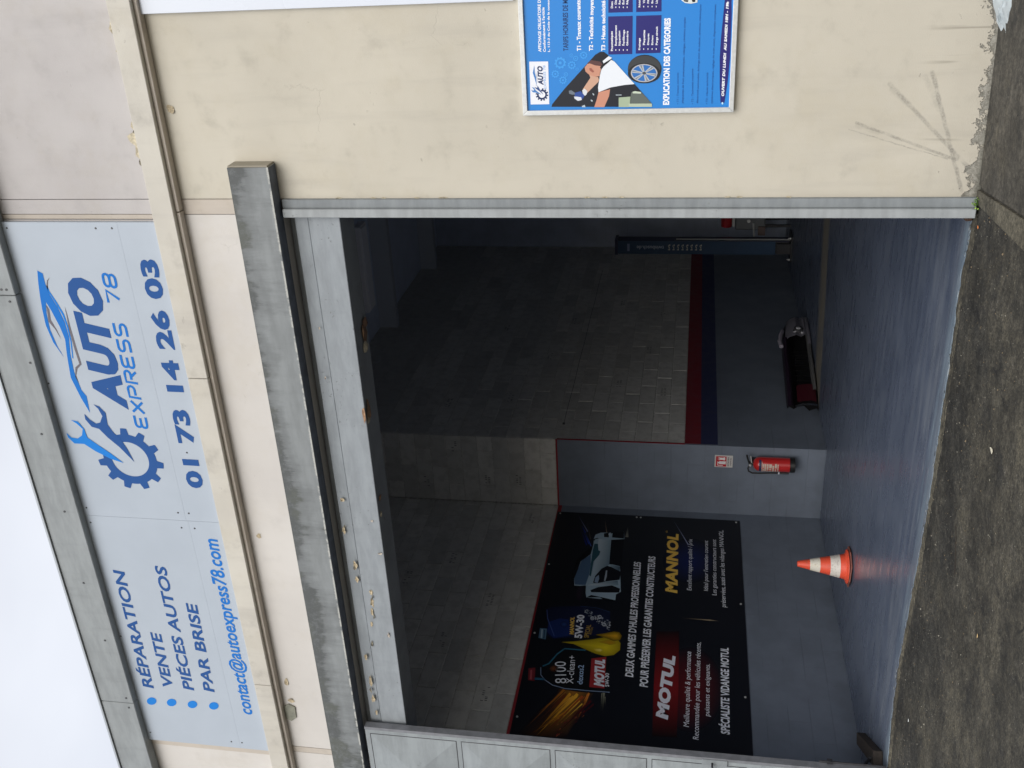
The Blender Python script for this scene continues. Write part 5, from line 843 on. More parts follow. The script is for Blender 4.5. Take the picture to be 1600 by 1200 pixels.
def plaster(name, c1, c2, damage=False, upper=False, dirt=.44):
    k = NM(name); X, Y, Z = k.xyz()
    big = k.noise(.9, 5, .55); mid = k.noise(5, 6, .6, off=(3,1,2)); streak = k.noise(3, 4, .6, (2.2, 2.2, .28)); fine = k.noise(160, 3, .6)
    c = k.mix(k.ramp(big, .35, .65), c1, c2)
    d = tuple(a*.80 for a in c1)
    c = k.mix(k.math('MULTIPLY', k.ramp(mid, .52, .78), dirt*1.6), c, d)
    c = k.mix(k.math('MULTIPLY', k.ramp(streak, .5, .8), dirt), c, (d[0]*.95, d[1]*.95, d[2]*.97))
    sp = k.voro(7); spn = k.ramp(k.noise(11, 4, .7, off=(5,5,5)), .57, .68)
    c = k.mix(k.math('MULTIPLY', k.ramp(sp, .075, .03), k.math('MULTIPLY', spn, .8)), c, (.16, .14, .11))
    h = k.math('ADD', k.math('MULTIPLY', mid, .5), k.math('MULTIPLY', fine, .18))
    # hairline cracks and flaked rings
    cn = k.noise(4, 3, .5, off=(9,2,7)); ck = k.voro(1.1, 'DISTANCE_TO_EDGE', warp=.35)
    crk = k.math('MULTIPLY', k.ramp(ck, .0035, .0008), k.ramp(k.noise(1.9, 3, .5, off=(1,8,3)), .60, .66))
    c = k.mix(k.math('MULTIPLY', crk, .10), c, tuple(a*.5 for a in c1))
    chip = k.math('MULTIPLY', k.ramp(k.noise(24, 3, .55, off=(2,2,9)), .66, .69), k.ramp(k.noise(2.4, 3, .6, off=(4,4,1)), .58, .68))
    c = k.mix(k.math('MULTIPLY', chip, .6), c, tuple(a*.86 for a in c1)); c = k.mix(k.math('MULTIPLY', k.ramp(k.noise(2.1, 6, .7, off=(6,6,2)), .48, .7), .35), c, (c1[0]*.93, c1[1]*.90, c1[2]*.82))
    h = k.math('SUBTRACT', h, k.math('MULTIPLY', chip, .35)); h = k.math('SUBTRACT', h, k.math('MULTIPLY', crk, .15))
    if damage:
        e = k.math('ADD', Z, k.math('MULTIPLY', k.math('SUBTRACT', k.noise(9, 6, .65, off=(7,0,0)), .5), .34))
        e = k.math('ADD', e, k.math('MULTIPLY', k.math('ABSOLUTE', k.math('ADD', X, 1.32)), -.11))
        e = k.math('ADD', e, k.math('MULTIPLY', k.math('SUBTRACT', k.noise(45, 5, .75, off=(3,3,3)), .5), .16)); m = k.ramp(e, .024, .010)
        c = k.mix(m, c, k.mix(k.ramp(k.noise(38, 5, .75), .35, .65), (.10,.10,.085), (.36,.35,.31))); h = k.math('SUBTRACT', h, k.math('MULTIPLY', m, 1.2))
        g = k.math('MULTIPLY', k.ramp(k.math('ADD', Z, k.math('MULTIPLY', mid, .35)), .55, .15), .32)
        c = k.mix(g, c, (.33,.30,.24))
        wob = k.math('MULTIPLY', k.math('SUBTRACT', k.noise(12, 5, .7, off=(1,1,4)), .5), .035)
        U = k.math('ADD', X, wob); V = k.math('ADD', Z, wob); br = k.math('MULTIPLY', k.ramp(k.noise(14, 4, .6), .25, .6), k.ramp(k.noise(75, 4, .75), .35, .6, .35, 1.0))
        for a, b, wd, st in (((-1.372,.708),(-1.591,.137),.012,.55), ((-1.411,.743),(-1.583,.19),.005,.5), ((-1.10,.331),(-1.766,.089),.016,.6), ((-1.158,.55),(-1.621,.082),.016,.5), ((-1.13,.36),(-1.30,.27),.022,.22), ((-1.19,.53),(-1.27,.44),.024,.2), ((-1.39,.70),(-1.43,.58),.018,.2)):
            c = k.mix(k.math('MULTIPLY', k.math('MULTIPLY', k.seg(U, V, a, b, wd), br), st), c, (.17,.16,.14))
        run = k.math('MULTIPLY', k.ramp(k.noise(26, 2, .5, (1,1,.05)), .6, .7), k.math('MULTIPLY', k.ramp(Z, .45, .2), k.ramp(X, -1.8, -1.3, 0, 1)))
        c = k.mix(k.math('MULTIPLY', run, .5), c, (.2,.18,.14))
        # grime rising from the pavement joint
        c = k.mix(k.math('MULTIPLY', k.ramp(k.math('ADD', Z, k.math('MULTIPLY', fine, .03)), .05, .0), .75), c, (.05,.05,.035))
    k.col(c); k.rough(k.ramp(mid, .3, .7, .62, .8)); k.bump(h, .006, .85); return k.m

def concrete_paint(name, c1, moss=0.0, ztop=None, zbot=None, chips=.0, dark=(.05,.052,.04)):
    k = NM(name); X, Y, Z = k.xyz()
    s = k.noise(4, 6, .62, (.8, .8, 3.2)); run = k.noise(9, 5, .65, (1, 1, .16), off=(2,2,2)); mid = k.noise(7, 6, .65, off=(1,5,1)); fine = k.noise(120, 3, .6)
    c = k.mix(k.ramp(s, .3, .7), tuple(a*.86 for a in c1), tuple(a*1.1 for a in c1))
    c = k.mix(k.math('MULTIPLY', k.ramp(run, .5, .75), .25), c, tuple(a*.6 for a in c1))
    h = k.math('ADD', k.math('MULTIPLY', mid, .4), k.math('MULTIPLY', fine, .2))
    if moss:
        t = k.ramp(Z, ztop-.17, ztop, -.09, .25, False); b = k.ramp(Z, zbot+.05, zbot, 0, .05, False); run2 = k.noise(30, 5, .75, (1, 1, .22), off=(7,2,2))
        big = k.noise(1.1, 4, .6, off=(6.3,0,0)); left = k.ramp(X, -1.6, -6.5, -.05, .06, False)
        v = k.math('ADD', k.math('ADD', k.math('ADD', k.math('MULTIPLY', run, .42), k.math('MULTIPLY', run2, .36)), k.math('MULTIPLY', mid, .28)), k.math('ADD', t, b))
        v = k.math('ADD', k.math('ADD', v, k.math('MULTIPLY', k.math('SUBTRACT', big, .5), 1.5)), left)
        mk = k.ramp(v, .58, .72)
        c = k.mix(k.math('MULTIPLY', mk, k.math('MULTIPLY', k.ramp(k.noise(22, 5, .75, off=(1,3,3)), .3, .55, .45, 1.0), moss)), c, k.mix(k.ramp(k.noise(3, 3, .6, off=(2,1,1)), .45, .6), (.026,.028,.024), (.052,.056,.028)))
        dirty = k.math('MULTIPLY', k.ramp(v, .38, .6), .5); c = k.mix(dirty, c, tuple(a*.55 for a in c1))
        ed = k.math('MULTIPLY', k.ramp(k.math('ADD', Z, k.math('MULTIPLY', k.math('SUBTRACT', fine, .5), .02)), zbot+.012, zbot+.004), k.ramp(k.noise(15, 3, .6), .4, .55))
        c = k.mix(k.math('MULTIPLY', ed, .7), c, (.55,.55,.5))
    if chips:
        m = k.math('MULTIPLY', k.ramp(k.noise(34, 4, .6, off=(3,3,3)), .63, .66), k.ramp(k.noise(2.2, 3, .6, off=(8,1,1)), .5, .62))
        c = k.mix(k.math('MULTIPLY', m, chips), c, (.13,.13,.12)); h = k.math('SUBTRACT', h, m)
    k.col(c); k.rough(.6); k.bump(h, .003, .6); return k.m

M = {}
M['wall_low'] = plaster('cream_plaster', (.525,.488,.405), (.575,.535,.445), damage=True)
M['wall_up'] = plaster('grey_pink_plaster', (.46,.435,.425), (.51,.485,.47), dirt=.3)
M['wall_mid'] = plaster('pale_pink_plaster', (.58,.55,.515), (.64,.61,.57), dirt=.18)
M['beam'] = plaster('beige_ledge_paint', (.52,.49,.43), (.60,.57,.50), dirt=.5)
M['strip'] = plaster('joint_strip_paint', (.47,.42,.36), (.55,.49,.42), dirt=.3)
M['fascia'] = concrete_paint('fascia_grey', (.275,.295,.30))
M['canopy'] = concrete_paint('canopy_grey', (.225,.24,.243), moss=.92, ztop=4.53, zbot=4.262)
M['lintel'] = concrete_paint('lintel_grey', (.275,.30,.32), chips=.6)
M['steel'] = concrete_paint('jamb_grey', (.235,.255,.265), chips=.5)
M['door'] = concrete_paint('door_grey_white', (.265,.29,.30), chips=.3)
M['door_edge'] = simple('door_edge_grey', (.18,.185,.20), .5, vary=.15, scale=14)
M['dark_steel'] = simple('dark_steel', (.035,.035,.04), .5, vary=.3, scale=30)
M['black'] = simple('black_gap', (.012,.012,.014), .8)
M['sign'] = simple('sign_panel_white', (.415,.465,.525), .35, vary=.025, scale=2.2)
M['board'] = simple('white_board', (.66,.70,.77), .3, vary=.02, scale=2)
M['alu'] = simple('brushed_aluminium', (.62,.63,.62), .38, .35, vary=.06, scale=60)
M['screw'] = simple('screw_head', (.10,.10,.10), .4, .8)
M['peel'] = simple('peeled_cream_paint', (.55,.49,.36), .8, vary=.2, scale=60, bump=.002)
M['raw'] = simple('exposed_mortar', (.22,.20,.15), .9, vary=.4, scale=80, bump=.003)
M['tan'] = simple('exposed_tan_render', (.48,.40,.27), .9, vary=.3, scale=90, bump=.003)
M['brick'] = simple('exposed_orange_brick', (.33,.20,.12), .9, vary=.35, scale=60, bump=.004)
M['brownbrick'] = simple('exposed_brown_brick', (.20,.12,.08), .9, vary=.35, scale=60, bump=.004)
M['rust'] = simple('rust', (.06,.03,.018), .85, vary=.4, scale=50, bump=.003)
M['red_line'] = simple('red_wall_paint', (.30,.022,.03), .6, vary=.1, scale=9)
M['navy_band'] = simple('navy_wall_paint', (.03,.036,.10), .55, vary=.1, scale=9)
M['red_band'] = simple('dark_red_wall_paint', (.20,.018,.028), .55, vary=.1, scale=9)

def printmat(name, rough=.35, coat=0.0, spec=.4):
    k = NM(name); a = k.n('ShaderNodeVertexColor'); a.layer_name = 'Col'; k.col(a.outputs[0]); k.rough(rough); k.b.inputs['Specular IOR Level'].default_value = spec
    if coat: k.b.inputs['Coat Weight'].default_value = coat; k.b.inputs['Coat Roughness'].default_value = .12
    return k.m
M['print'] = printmat('sign_print', .6, spec=.2); M['banner'] = printmat('banner_print', .55); M['poster'] = printmat('poster_print', .35)

def blockmat():
    k = NM('concrete_block'); oi = k.n('ShaderNodeObjectInfo').outputs['Random']
    n1 = k.noise(9, 5, .6); n2 = k.noise(90, 3, .7)
    base = k.mix(oi, (BLK*.84, BLK*.84, BLK*.80), (BLK*1.1, BLK*1.09, BLK*1.03))
    c = k.mix(k.math('MULTIPLY', k.ramp(n1, .4, .7), .4), base, (BLK*.55, BLK*.54, BLK*.5))
    c = k.mix(k.math('MULTIPLY', k.ramp(n2, .55, .75), .35), c, (BLK*.4, BLK*.4, BLK*.38))
    k.col(c); k.rough(.9); k.bump(n2, .004, .7); return k.m
BLK = .60
M['block'] = blockmat()
M['mortar'] = simple('mortar', (.50,.49,.46), .95, vary=.25, scale=25, bump=.002)
def paintwall(name, c, along):
    k = NM(name); X, Y, Z = k.xyz(); n1 = k.noise(3, 5, .6); n2 = k.noise(70, 4, .7)
    v = k.n('ShaderNodeCombineXYZ'); k.l(Y if along == 'y' else X, v.inputs[0]); k.l(Z, v.inputs[1])
    b = k.n('ShaderNodeTexBrick'); k.l(v.outputs[0], b.inputs[0]); b.inputs['Scale'].default_value = 1.0
    b.inputs['Brick Width'].default_value = .5; b.inputs['Row Height'].default_value = .2; b.inputs['Mortar Size'].default_value = .006; b.inputs['Mortar Smooth'].default_value = .6
    fl = k.math('MULTIPLY', b.outputs['Fac'], k.ramp(k.noise(2.2, 3, .5, off=(4,4,4)), .42, .6))
    cc = k.mix(k.ramp(n1, .3, .7), tuple(a*.9 for a in c), tuple(a*1.08 for a in c)); cc = k.mix(k.math('MULTIPLY', fl, .22), cc, tuple(a*.5 for a in c))
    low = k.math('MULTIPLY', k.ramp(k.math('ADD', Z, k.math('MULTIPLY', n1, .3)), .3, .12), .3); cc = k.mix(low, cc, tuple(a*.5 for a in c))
    k.col(cc); k.rough(.55); k.bump(k.math('SUBTRACT', k.math('MULTIPLY', n2, .3), fl), .004, .5); return k.m
PG = (.155,.182,.228)
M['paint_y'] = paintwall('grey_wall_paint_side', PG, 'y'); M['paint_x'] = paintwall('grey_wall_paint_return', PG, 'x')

def floormat():
    k = NM('grey_blue_floor_paint'); X, Y, Z = k.xyz()
    n1 = k.noise(1.3, 6, .62); n2 = k.noise(5, 3, .5, (.5, 2.2, 1)); n3 = k.noise(60, 4, .7); n4 = k.noise(2.2, 5, .6, (.35, 3, 1), off=(4,1,1))
    c = k.mix(k.ramp(n1, .3, .7), (.078,.098,.145), (.108,.132,.188))
    c = k.mix(k.math('MULTIPLY', k.ramp(n2, .45, .75), .45), c, (.15,.172,.21))
    # tyre dust and wear close to the sill
    near = k.ramp(Y, 1.5, .1); c = k.mix(k.math('MULTIPLY', k.math('MULTIPLY', k.ramp(n4, .42, .68), near), .55), c, (.22,.245,.28))
    n5 = k.noise(6, 6, .7, (.18, 4, 1), off=(3,6,0)); ed = k.ramp(k.math('ADD', Y, k.math('ADD', k.math('MULTIPLY', k.math('SUBTRACT', n4, .5), .7), k.math('MULTIPLY', k.math('SUBTRACT', n5, .5), .5))), .24, .06)
    c = k.mix(k.math('MULTIPLY', ed, .72), c, k.mix(k.ramp(n5, .35, .65), (.15,.20,.25), (.26,.32,.36)))
    sc = k.math('MULTIPLY', k.ramp(k.noise(16, 5, .7, (.22, 3, 1)), .60, .66), k.ramp(Y, .7, .1)); c = k.mix(k.math('MULTIPLY', sc, .7), c, (.42,.46,.48))
    sp = k.math('MULTIPLY', k.ramp(k.voro(13), .05, .025), k.ramp(k.noise(8, 2, .5), .56, .6)); c = k.mix(k.math('MULTIPLY', sp, .7), c, (.42,.44,.45))
    dk = k.math('MULTIPLY', k.ramp(k.noise(7, 5, .7, (.6, 1.6, 1), off=(9,9,0)), .66, .74), .3); c = k.mix(dk, c, (.04,.045,.055))
    # bare dusty band across the floor and the older darker floor behind it
    bandc = k.math('ADD', Y, k.math('MULTIPLY', k.math('SUBTRACT', n1, .5), .15))
    bd = k.math('ADD', 5.62, k.math('MULTIPLY', k.math('ADD', X, 6.14), .25))
    dd = k.math('SUBTRACT', bandc, bd)
    band = k.math('MULTIPLY', k.ramp(dd, -.03, .02), k.ramp(dd, .75, .45)); c = k.mix(k.math('MULTIPLY', band, k.ramp(n2, .3, .6, .45, 1.0)), c, (.20,.18,.14))
    k.col(c); k.rough(k.math('ADD', k.math('ADD', k.ramp(n2, .3, .7, .24, .38), k.math('MULTIPLY', band, .35)), k.math('MULTIPLY', ed, .2)))
    k.b.inputs['Specular IOR Level'].default_value = .62
    k.bump(k.math('ADD', k.math('MULTIPLY', n3, .08), k.math('MULTIPLY', n2, .8)), .0035, .35); return k.m
M['floor'] = floormat()

SPOTS = [((-2.376, -0.308), (-2.411, -0.394), 0.022, 0.9), ((-2.385, -0.167), (-2.423, -0.291), 0.014, 0.8), ((-2.578, -0.424), (-2.601, -0.471), 0.012, 0.8), ((-2.538, -0.76), (-2.517, -0.858), 0.02, 0.7), ((-2.528, -0.31), (-2.547, -0.339), 0.01, 0.8), ((-2.5, 0.033), (-2.503, -0.022), 0.01, 0.8), ((-3.45, -1.861), (-3.298, -1.959), 0.012, 0.8), ((-3.844, -2.214), (-3.707, -2.216), 0.006, 0.95), ((-4.265, -0.532), (-4.303, -0.927), 0.005, 0.9), ((-3.741, -1.167), (-3.732, -1.373), 0.008, 0.8), ((-3.457, -1.394), (-3.485, -1.52), 0.02, 0.5), ((-2.816, -0.049), (-3.075, -0.4), 0.03, 0.35), ((-2.59, -1.0), (-2.595, -1.134), 0.02, 0.6), ((-3.646, -1.962), (-3.649, -2.045), 0.02, 0.6)]
def asphalt(name, a, b, olive=.5, grain=1.0):
    k = NM(name); X, Y, Z = k.xyz(); med = k.noise(17, 6, .78, off=(6,2,1))
    big = k.noise(1.6, 6, .62); mid = k.noise(6, 6, .68, off=(3,7,0)); fn = k.noise(70, 5, .75); gr = k.voro(165, out='Color'); gd = k.voro(165)
    g = k.n('ShaderNodeSeparateColor'); k.l(gr, g.inputs[0])
    c = k.mix(k.ramp(big, .35, .65), a, b)
    c = k.mix(k.math('MULTIPLY', k.ramp(k.math('ADD', k.math('MULTIPLY', big, .6), k.math('MULTIPLY', mid, .4)), .48, .62), olive), c, (.115,.10,.066))
    c = k.mix(k.math('MULTIPLY', k.math('MULTIPLY', k.ramp(Y, -.35, -1.3), k.ramp(mid, .3, .6, .25, 1)), olive), c, (.12,.104,.070))
    c = k.mix(k.math('MULTIPLY', k.ramp(med, .52, .64), .65*grain), c, (.12,.107,.084))
    c = k.mix(k.math('MULTIPLY', k.ramp(med, .46, .34), .6*grain), c, (.012,.012,.011))
    c = k.mix(k.math('MULTIPLY', k.ramp(k.noise(3.5, 5, .7, off=(1,1,6)), .52, .66), .75), c, (.022,.022,.021))
    c = k.mix(k.math('MULTIPLY', k.ramp(fn, .45, .58), .62*grain), c, (.016,.016,.014))
    c = k.mix(k.math('MULTIPLY', k.ramp(k.noise(38, 5, .8, off=(2,2,2)), .54, .68), .55*grain), c, (.135,.125,.095))
    c = k.mix(k.math('MULTIPLY', k.math('MULTIPLY', k.ramp(g.outputs[0], .70, .95), k.ramp(gd, .5, .2)), .35*grain), c, (.14,.13,.10))
    c = k.mix(k.math('MULTIPLY', k.math('MULTIPLY', k.ramp(g.outputs[1], .994, .997), k.ramp(gd, .5, .3)), .8*grain), c, (.45,.44,.38))
    c = k.mix(k.math('MULTIPLY', k.math('MULTIPLY', k.ramp(g.outputs[2], .35, .0), k.ramp(gd, .5, .2)), .7*grain), c, (.012,.012,.012))
    pit = k.math('MULTIPLY', k.ramp(k.voro(19), .16, .06), k.ramp(k.noise(7, 3, .6, off=(5,0,5)), .60, .66)); c = k.mix(pit, c, (.008,.008,.008))
    gs = k.n('ShaderNodeVectorMath', operation='SCALE'); k.l(c, gs.inputs[0]); k.l(k.ramp(k.noise(30, 8, .85, off=(4,9,2)), .40, .60, .62, 1.45), gs.inputs['Scale']); c = gs.outputs[0]
    gs = k.n('ShaderNodeVectorMath', operation='SCALE'); k.l(c, gs.inputs[0]); k.l(k.ramp(k.noise(2.6, 7, .72, off=(4,9,7)), .38, .62, .60, 1.15), gs.inputs['Scale']); c = gs.outputs[0]
    if grain == 1.0:
        w1 = k.math('MULTIPLY', k.math('SUBTRACT', k.noise(14, 5, .7, off=(0,4,4)), .5), .09); w2 = k.math('MULTIPLY', k.math('SUBTRACT', k.noise(14, 5, .7, off=(8,4,4)), .5), .09)
        U = k.math('ADD', X, w1); V = k.math('ADD', Y, w2)
        for a_, b_, wd, st in SPOTS: c = k.mix(k.math('MULTIPLY', k.seg(U, V, a_, b_, wd), st), c, (.010,.0095,.009))
    k.col(c); k.rough(k.ramp(mid, .3, .7, .68, .92))
    k.bump(k.math('SUBTRACT', k.math('ADD', k.math('MULTIPLY', gd, -.6*grain), k.math('ADD', k.math('MULTIPLY', fn, 1.4), k.math('MULTIPLY', med, 2.2))), k.math('MULTIPLY', pit, 2)), .004, .8); return k.m
M['asphalt'] = asphalt('old_asphalt', (.034,.0325,.0275), (.060,.055,.043))
M['pavement'] = asphalt('grey_brown_pavement', (.060,.055,.045), (.082,.074,.060), .4, .4)
M['kerb'] = asphalt('dirty_concrete_edging', (.135,.122,.088), (.10,.09,.066), .6, .5)

# ------------------------------------------------------------ the ground
XW, XO, YJ, YB = -7.183, -6.222, 4.642, 11.8
def sheet(name, pts, z, m, thick=0.0):
    b = MB()
    if thick: b.prism([(x, y, z) for x, y in pts], (0, 0, -thick))
    else: b.poly([(x, y, z) for x, y in pts])
    return b
o = sheet('street', [(-300,-300),(300,-300),(300,300),(-300,300)], -.014, None).done('street', M['asphalt'], origin=(0,0,-.014)); tag(o, kind='structure')
edge = [(-1.90,.02),(-1.99,.045),(-2.06,.03),(-2.2,.06),(-2.45,.09),(-2.7,.06),(-2.99,.035),(-3.25,.04),(-3.5,.03),(-3.75,.018),(-3.995,.02),(-4.2,.045),(-4.45,.06),(-4.7,.085),(-4.95,.10),(-5.2,.135),(-5.4,.15),(-5.55,.165),(-5.62,.14),(-5.7,.15),(-5.9,.12),(-6.1,.085),(-6.37,.01),(-6.7,-.01)]
rag = []
for (x0, y0), (x1, y1) in zip(edge, edge[1:]):
    for k in range(7):
        t = k/7; rag.append((x0+(x1-x0)*t, y0+(y1-y0)*t + random.gauss(0, .006) + (.018*random.random() if random.random() < .12 else 0)))
rag.append(edge[-1])
fl = sheet('garage_floor', rag + [(XW-.1, .0), (XW-.1, YB+.1), (2.6, YB+.1), (2.6, .26), (-1.90, .26)], 0, None, .013).done('garage_floor', M['floor'], origin=(-4, 5, 0), recalc=True); tag(fl, kind='structure')
ch_ = MB()
for i in range(170):
    x, y = random.choice(rag); x += random.uniform(-.03, .03); y += random.uniform(-.012, .012); sx, sy = random.uniform(.004, .022), random.uniform(.002, .005); z = random.uniform(-.006, .0025)
    pts = [(x+sx*math.cos(a)*random.uniform(.6,1.1), y+sy*math.sin(a)*random.uniform(.6,1.1), z+random.uniform(0,.002)) for a in (0,1.1,2.2,3.1,4.2,5.3)]
    vs2 = [ch_.bm.verts.new(p) for p in pts]; f = ch_.bm.faces.new(vs2); f.material_index = random.choice((0,0,1,2))
tag(ch_.done('chipped_sill_edge', [simple('chip_pale', (.34,.37,.38), .8), simple('chip_tan', (.22,.19,.13), .9), simple('chip_dark', (.02,.02,.02), .9)], fl), kind='stuff')
# mortar lip in front of the floor
lip = MB(); top = []; 
for i, (x, y) in enumerate(rag): top.append((x, y-.004-random.random()*.005))
bot = [(x, y-.035-.028*(.5+.5*math.sin(x*5.1))-random.random()*.01) for x, y in top]
lip.prism([(x, y, -.004) for x, y in top] + [(x, y, -.009) for x, y in bot[::-1]], (0,0,-.006))
tag(lip.done('concrete_lip', M['kerb'], recalc=True), kind='structure')
def ramp_sheet():
    b = MB(); b.poly([(-1.735,-.0,-.004),(-1.735,-.13,-.004),(-1.63,-1.0,-.004),(-1.4,-6,-.004),(12,-6,.02),(12,.0,.05),(-.7,0,.03)]); return b
tag(ramp_sheet().done('pavement', M['pavement'], recalc=True), kind='structure')
kb = MB(); kb.prism([(-1.838,-.075,.002),(-1.795,-.9,.002),(-1.55,-6,.002),(-1.415,-6,.002),(-1.645,-1.0,.002),(-1.75,-.13,.002),(-1.765,-.0,.002),(-1.80,-.0,.002)], (0,0,-.03), .004)
tag(kb.done('stone_edging', M['kerb'], recalc=True), kind='structure')
# loose grit
gb = MB(); gm = [simple('grit_pale', (.24,.225,.18), .9), simple('grit_dark', (.05,.048,.042), .9), simple('grit_brown', (.2,.15,.09), .9)]
for i in range(1500):
    x = random.uniform(-6.4, -.6); y = -abs(random.gauss(0, .9)) - .0
    yy = min(0, y)+random.uniform(-.03, .05)
    s = random.choice((.0016,.0022,.003,.004)) * random.uniform(.7,1.3); 
    if random.random() < .05: s *= 1.7
    c0 = Vector((x, yy-.02, -.013+s*.4)); a = random.random()*6
    v = [c0+Vector((math.cos(a+t)*s*random.uniform(.7,1.3), math.sin(a+t)*s*random.uniform(.7,1.3), -s*.4)) for t in (0, 1.6, 3.1, 4.7)] + [c0+Vector((0,0,s*.55))]
    bv = [gb.bm.verts.new(p) for p in v]; mi = random.choices((0,1,2), (.35,.35,.3))[0]
    for t in range(4):
        f = gb.bm.faces.new((bv[t], bv[(t+1)%4], bv[4])); f.material_index = mi
tag(gb.done('loose_grit', gm, origin=(-3,-1,-.013)), 'loose pale and dark grit scattered on the asphalt before the doorway', 'grit', kind='stuff')

# ------------------------------------------------------------ interior walls, floor to roof
class Wall:
    pass
bcache = {}
def block(parent, axis, u0, u1, z0, z1, face, depth=.02, name='concrete_block'):
    """one block; axis 'y': wall of constant x facing +x; 'x': wall of constant y facing -y"""
    wdt, hgt = round(u1-u0, 3), round(z1-z0, 3); key = (axis, wdt, hgt, random.randrange(3))
    if key not in bcache:
        b = MB(); ww, hh = wdt/2, hgt/2; ch = .004
        j = lambda: random.uniform(-.0015, .0015)
        if axis == 'y': b.box(-depth, 0, -ww, ww, -hh, hh, ch)
        else: b.box(-ww, ww, 0, depth, -hh, hh, ch)
        for v in b.bm.verts: v.co += Vector((j(), j(), j()))
        me = bpy.data.meshes.new('block'); b.bm.to_mesh(me); b.bm.free(); me.materials.append(M['block']); bcache[key] = me
    o = bpy.data.objects.new(name, bcache[key]); C.objects.link(o); o.parent = parent
    pr = random.uniform(-.002, .003)
    p = Vector((face+pr, (u0+u1)/2, (z0+z1)/2)) if axis == 'y' else Vector(((u0+u1)/2, face-pr, (z0+z1)/2))
    o.location = p - Vector(parent.location)
    return o
def courses(parent, axis, ua, ub, za, zb, face, zlim=None, first=0):
    z = za; r = first; g = .009; stuff = MB(); ns = 0
    while z < zb-.02:
        z1 = min(z+.2, zb); u = ua - (.25 if r % 2 else 0)
        while u < ub-.02:
            a, b_ = max(u, ua), min(u+.5, ub); u += .5
            if b_-a < .03: continue
            if zlim is None or z < zlim: block(parent, axis, a+g/2, b_-g/2, z+g/2, z1-g/2, face)
            else:
                ns += 1
                if axis == 'y': stuff.box(face-.02, face, a+g/2, b_-g/2, z+g/2, z1-g/2)
                else: stuff.box(a+g/2, b_-g/2, face, face+.02, z+g/2, z1-g/2)
        z += .2; r += 1
    if ns: tag(stuff.done('upper_blocks', M['block'], parent), kind='stuff')
    else: stuff.bm.free()
ZC = 6.4
# left wall
wl = MB().box(XW-.25, XW-.0105, -.0, YJ+.25, -.02, ZC).done('wall_left', M['mortar'], origin=(XW-.1, 2, 0)); tag(wl, kind='structure')
MB().box(XW-.026, XW, .3, YJ, 0, 3.19).done('painted_face', M['paint_y'], wl)
MB().box(XW-.004, XW+.003, .3, YJ-.001, 3.15, 3.198).done('red_line', M['red_line'], wl)
courses(wl, 'y', .3, YJ, 3.199, ZC, XW-.006)
# return wall that carries the extinguisher
wr = MB().box(XW, XO-.026, YJ+.0105, YJ+.25, -.02, ZC).done('wall_return', M['mortar'], origin=(-6.7, YJ+.1, 0)); tag(wr, kind='structure')
MB().box(XW, XO, YJ, YJ+.026, 0, 3.19).done('painted_face', M['paint_x'], wr)
MB().box(XW, XO+.004, YJ-.003, YJ+.01, 3.185, 3.205).done('red_line', M['red_line'], wr)
courses(wr, 'x', XW, XO, 3.206, ZC, YJ+.006, first=1)
# far side wall
wf = MB().box(XO-.25, XO-.0105, YJ+.026, YB, -.02, ZC).done('wall_side', M['mortar'], origin=(XO-.1, 8, 0)); tag(wf, kind='structure')
MB().box(XO-.026, XO, YJ+.026, YB, 0, 1.25).done('painted_face', M['paint_y'], wf)
MB().box(XO-.026, XO+.001, YJ+.026, YB, 1.25, 1.45).done('navy_band', M['navy_band'], wf)
MB().box(XO-.026, XO+.002, YJ+.026, YB, 1.45, 1.64).done('red_band', M['red_band'], wf)
MB().box(XO-.026, XO+.003, YJ+.001, YJ+.03, 1.64, 3.19).done('red_line', M['red_line'], wf)
courses(wf, 'y', YJ+.031, YB, 1.64, ZC, XO-.006, zlim=5.43)
# other walls and roof
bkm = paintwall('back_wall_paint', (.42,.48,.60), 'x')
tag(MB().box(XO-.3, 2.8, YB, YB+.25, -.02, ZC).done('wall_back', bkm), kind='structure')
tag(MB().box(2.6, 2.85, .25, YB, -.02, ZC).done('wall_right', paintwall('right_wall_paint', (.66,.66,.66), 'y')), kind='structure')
ceil = MB().box(XW-.3, 2.85, .26, YB+.25, ZC, ZC+.15).done('ceiling', simple('bounce_ceiling', (.60,.67,.80), .9, vary=.05, scale=3)); tag(ceil, kind='structure')  # unseen ceiling coloured pale and bluish to bounce cool light into the garage
for yy in (2.4, 5.2, 8.0, 10.6):
    MB().box(XW+.0, 2.58, yy-.06, yy+.06, ZC-.28, ZC-.002).done('roof_beam', simple('roof_beam_steel', (.5,.54,.6), .7), ceil)
# stencils on a few blocks
st = MB()
def stencil(axis, face, u, z, n, vert=False):
    for i in range(n):
        for j in range(2):
            if random.random() < .4: continue
            w_, h_ = (.012, .028) if not vert else (.028, .012)
            du, dz = (i*.026, -j*.04) if not vert else (j*.04, -i*.026)
            a, b_ = u+du+random.uniform(-.003,.003), z+dz
            if axis == 'y': st.poly([(face+.0012, a, b_), (face+.0012, a+w_*random.uniform(.6,1.2), b_), (face+.0012, a+w_, b_+h_), (face+.0012, a, b_+h_*random.uniform(.7,1))])
            else: st.poly([(a, face-.0012, b_), (a+w_, face-.0012, b_), (a+w_*.9, face-.0012, b_+h_), (a, face-.0012, b_+h_*random.uniform(.7,1))])
fy = XW-.002; fo = XO-.002; fx = YJ+.002
for u, z in ((4.2,3.5),(2.6,3.72),(1.15,3.5),(3.3,4.3),(1.9,4.1),(2.9,4.75)): stencil('y', fy, u, z, 9)
for u, z in ((-6.9,3.7),(-6.9,4.1),(-6.45,4.5),(-6.98,4.9)): stencil('x', fx, u, z, 6)
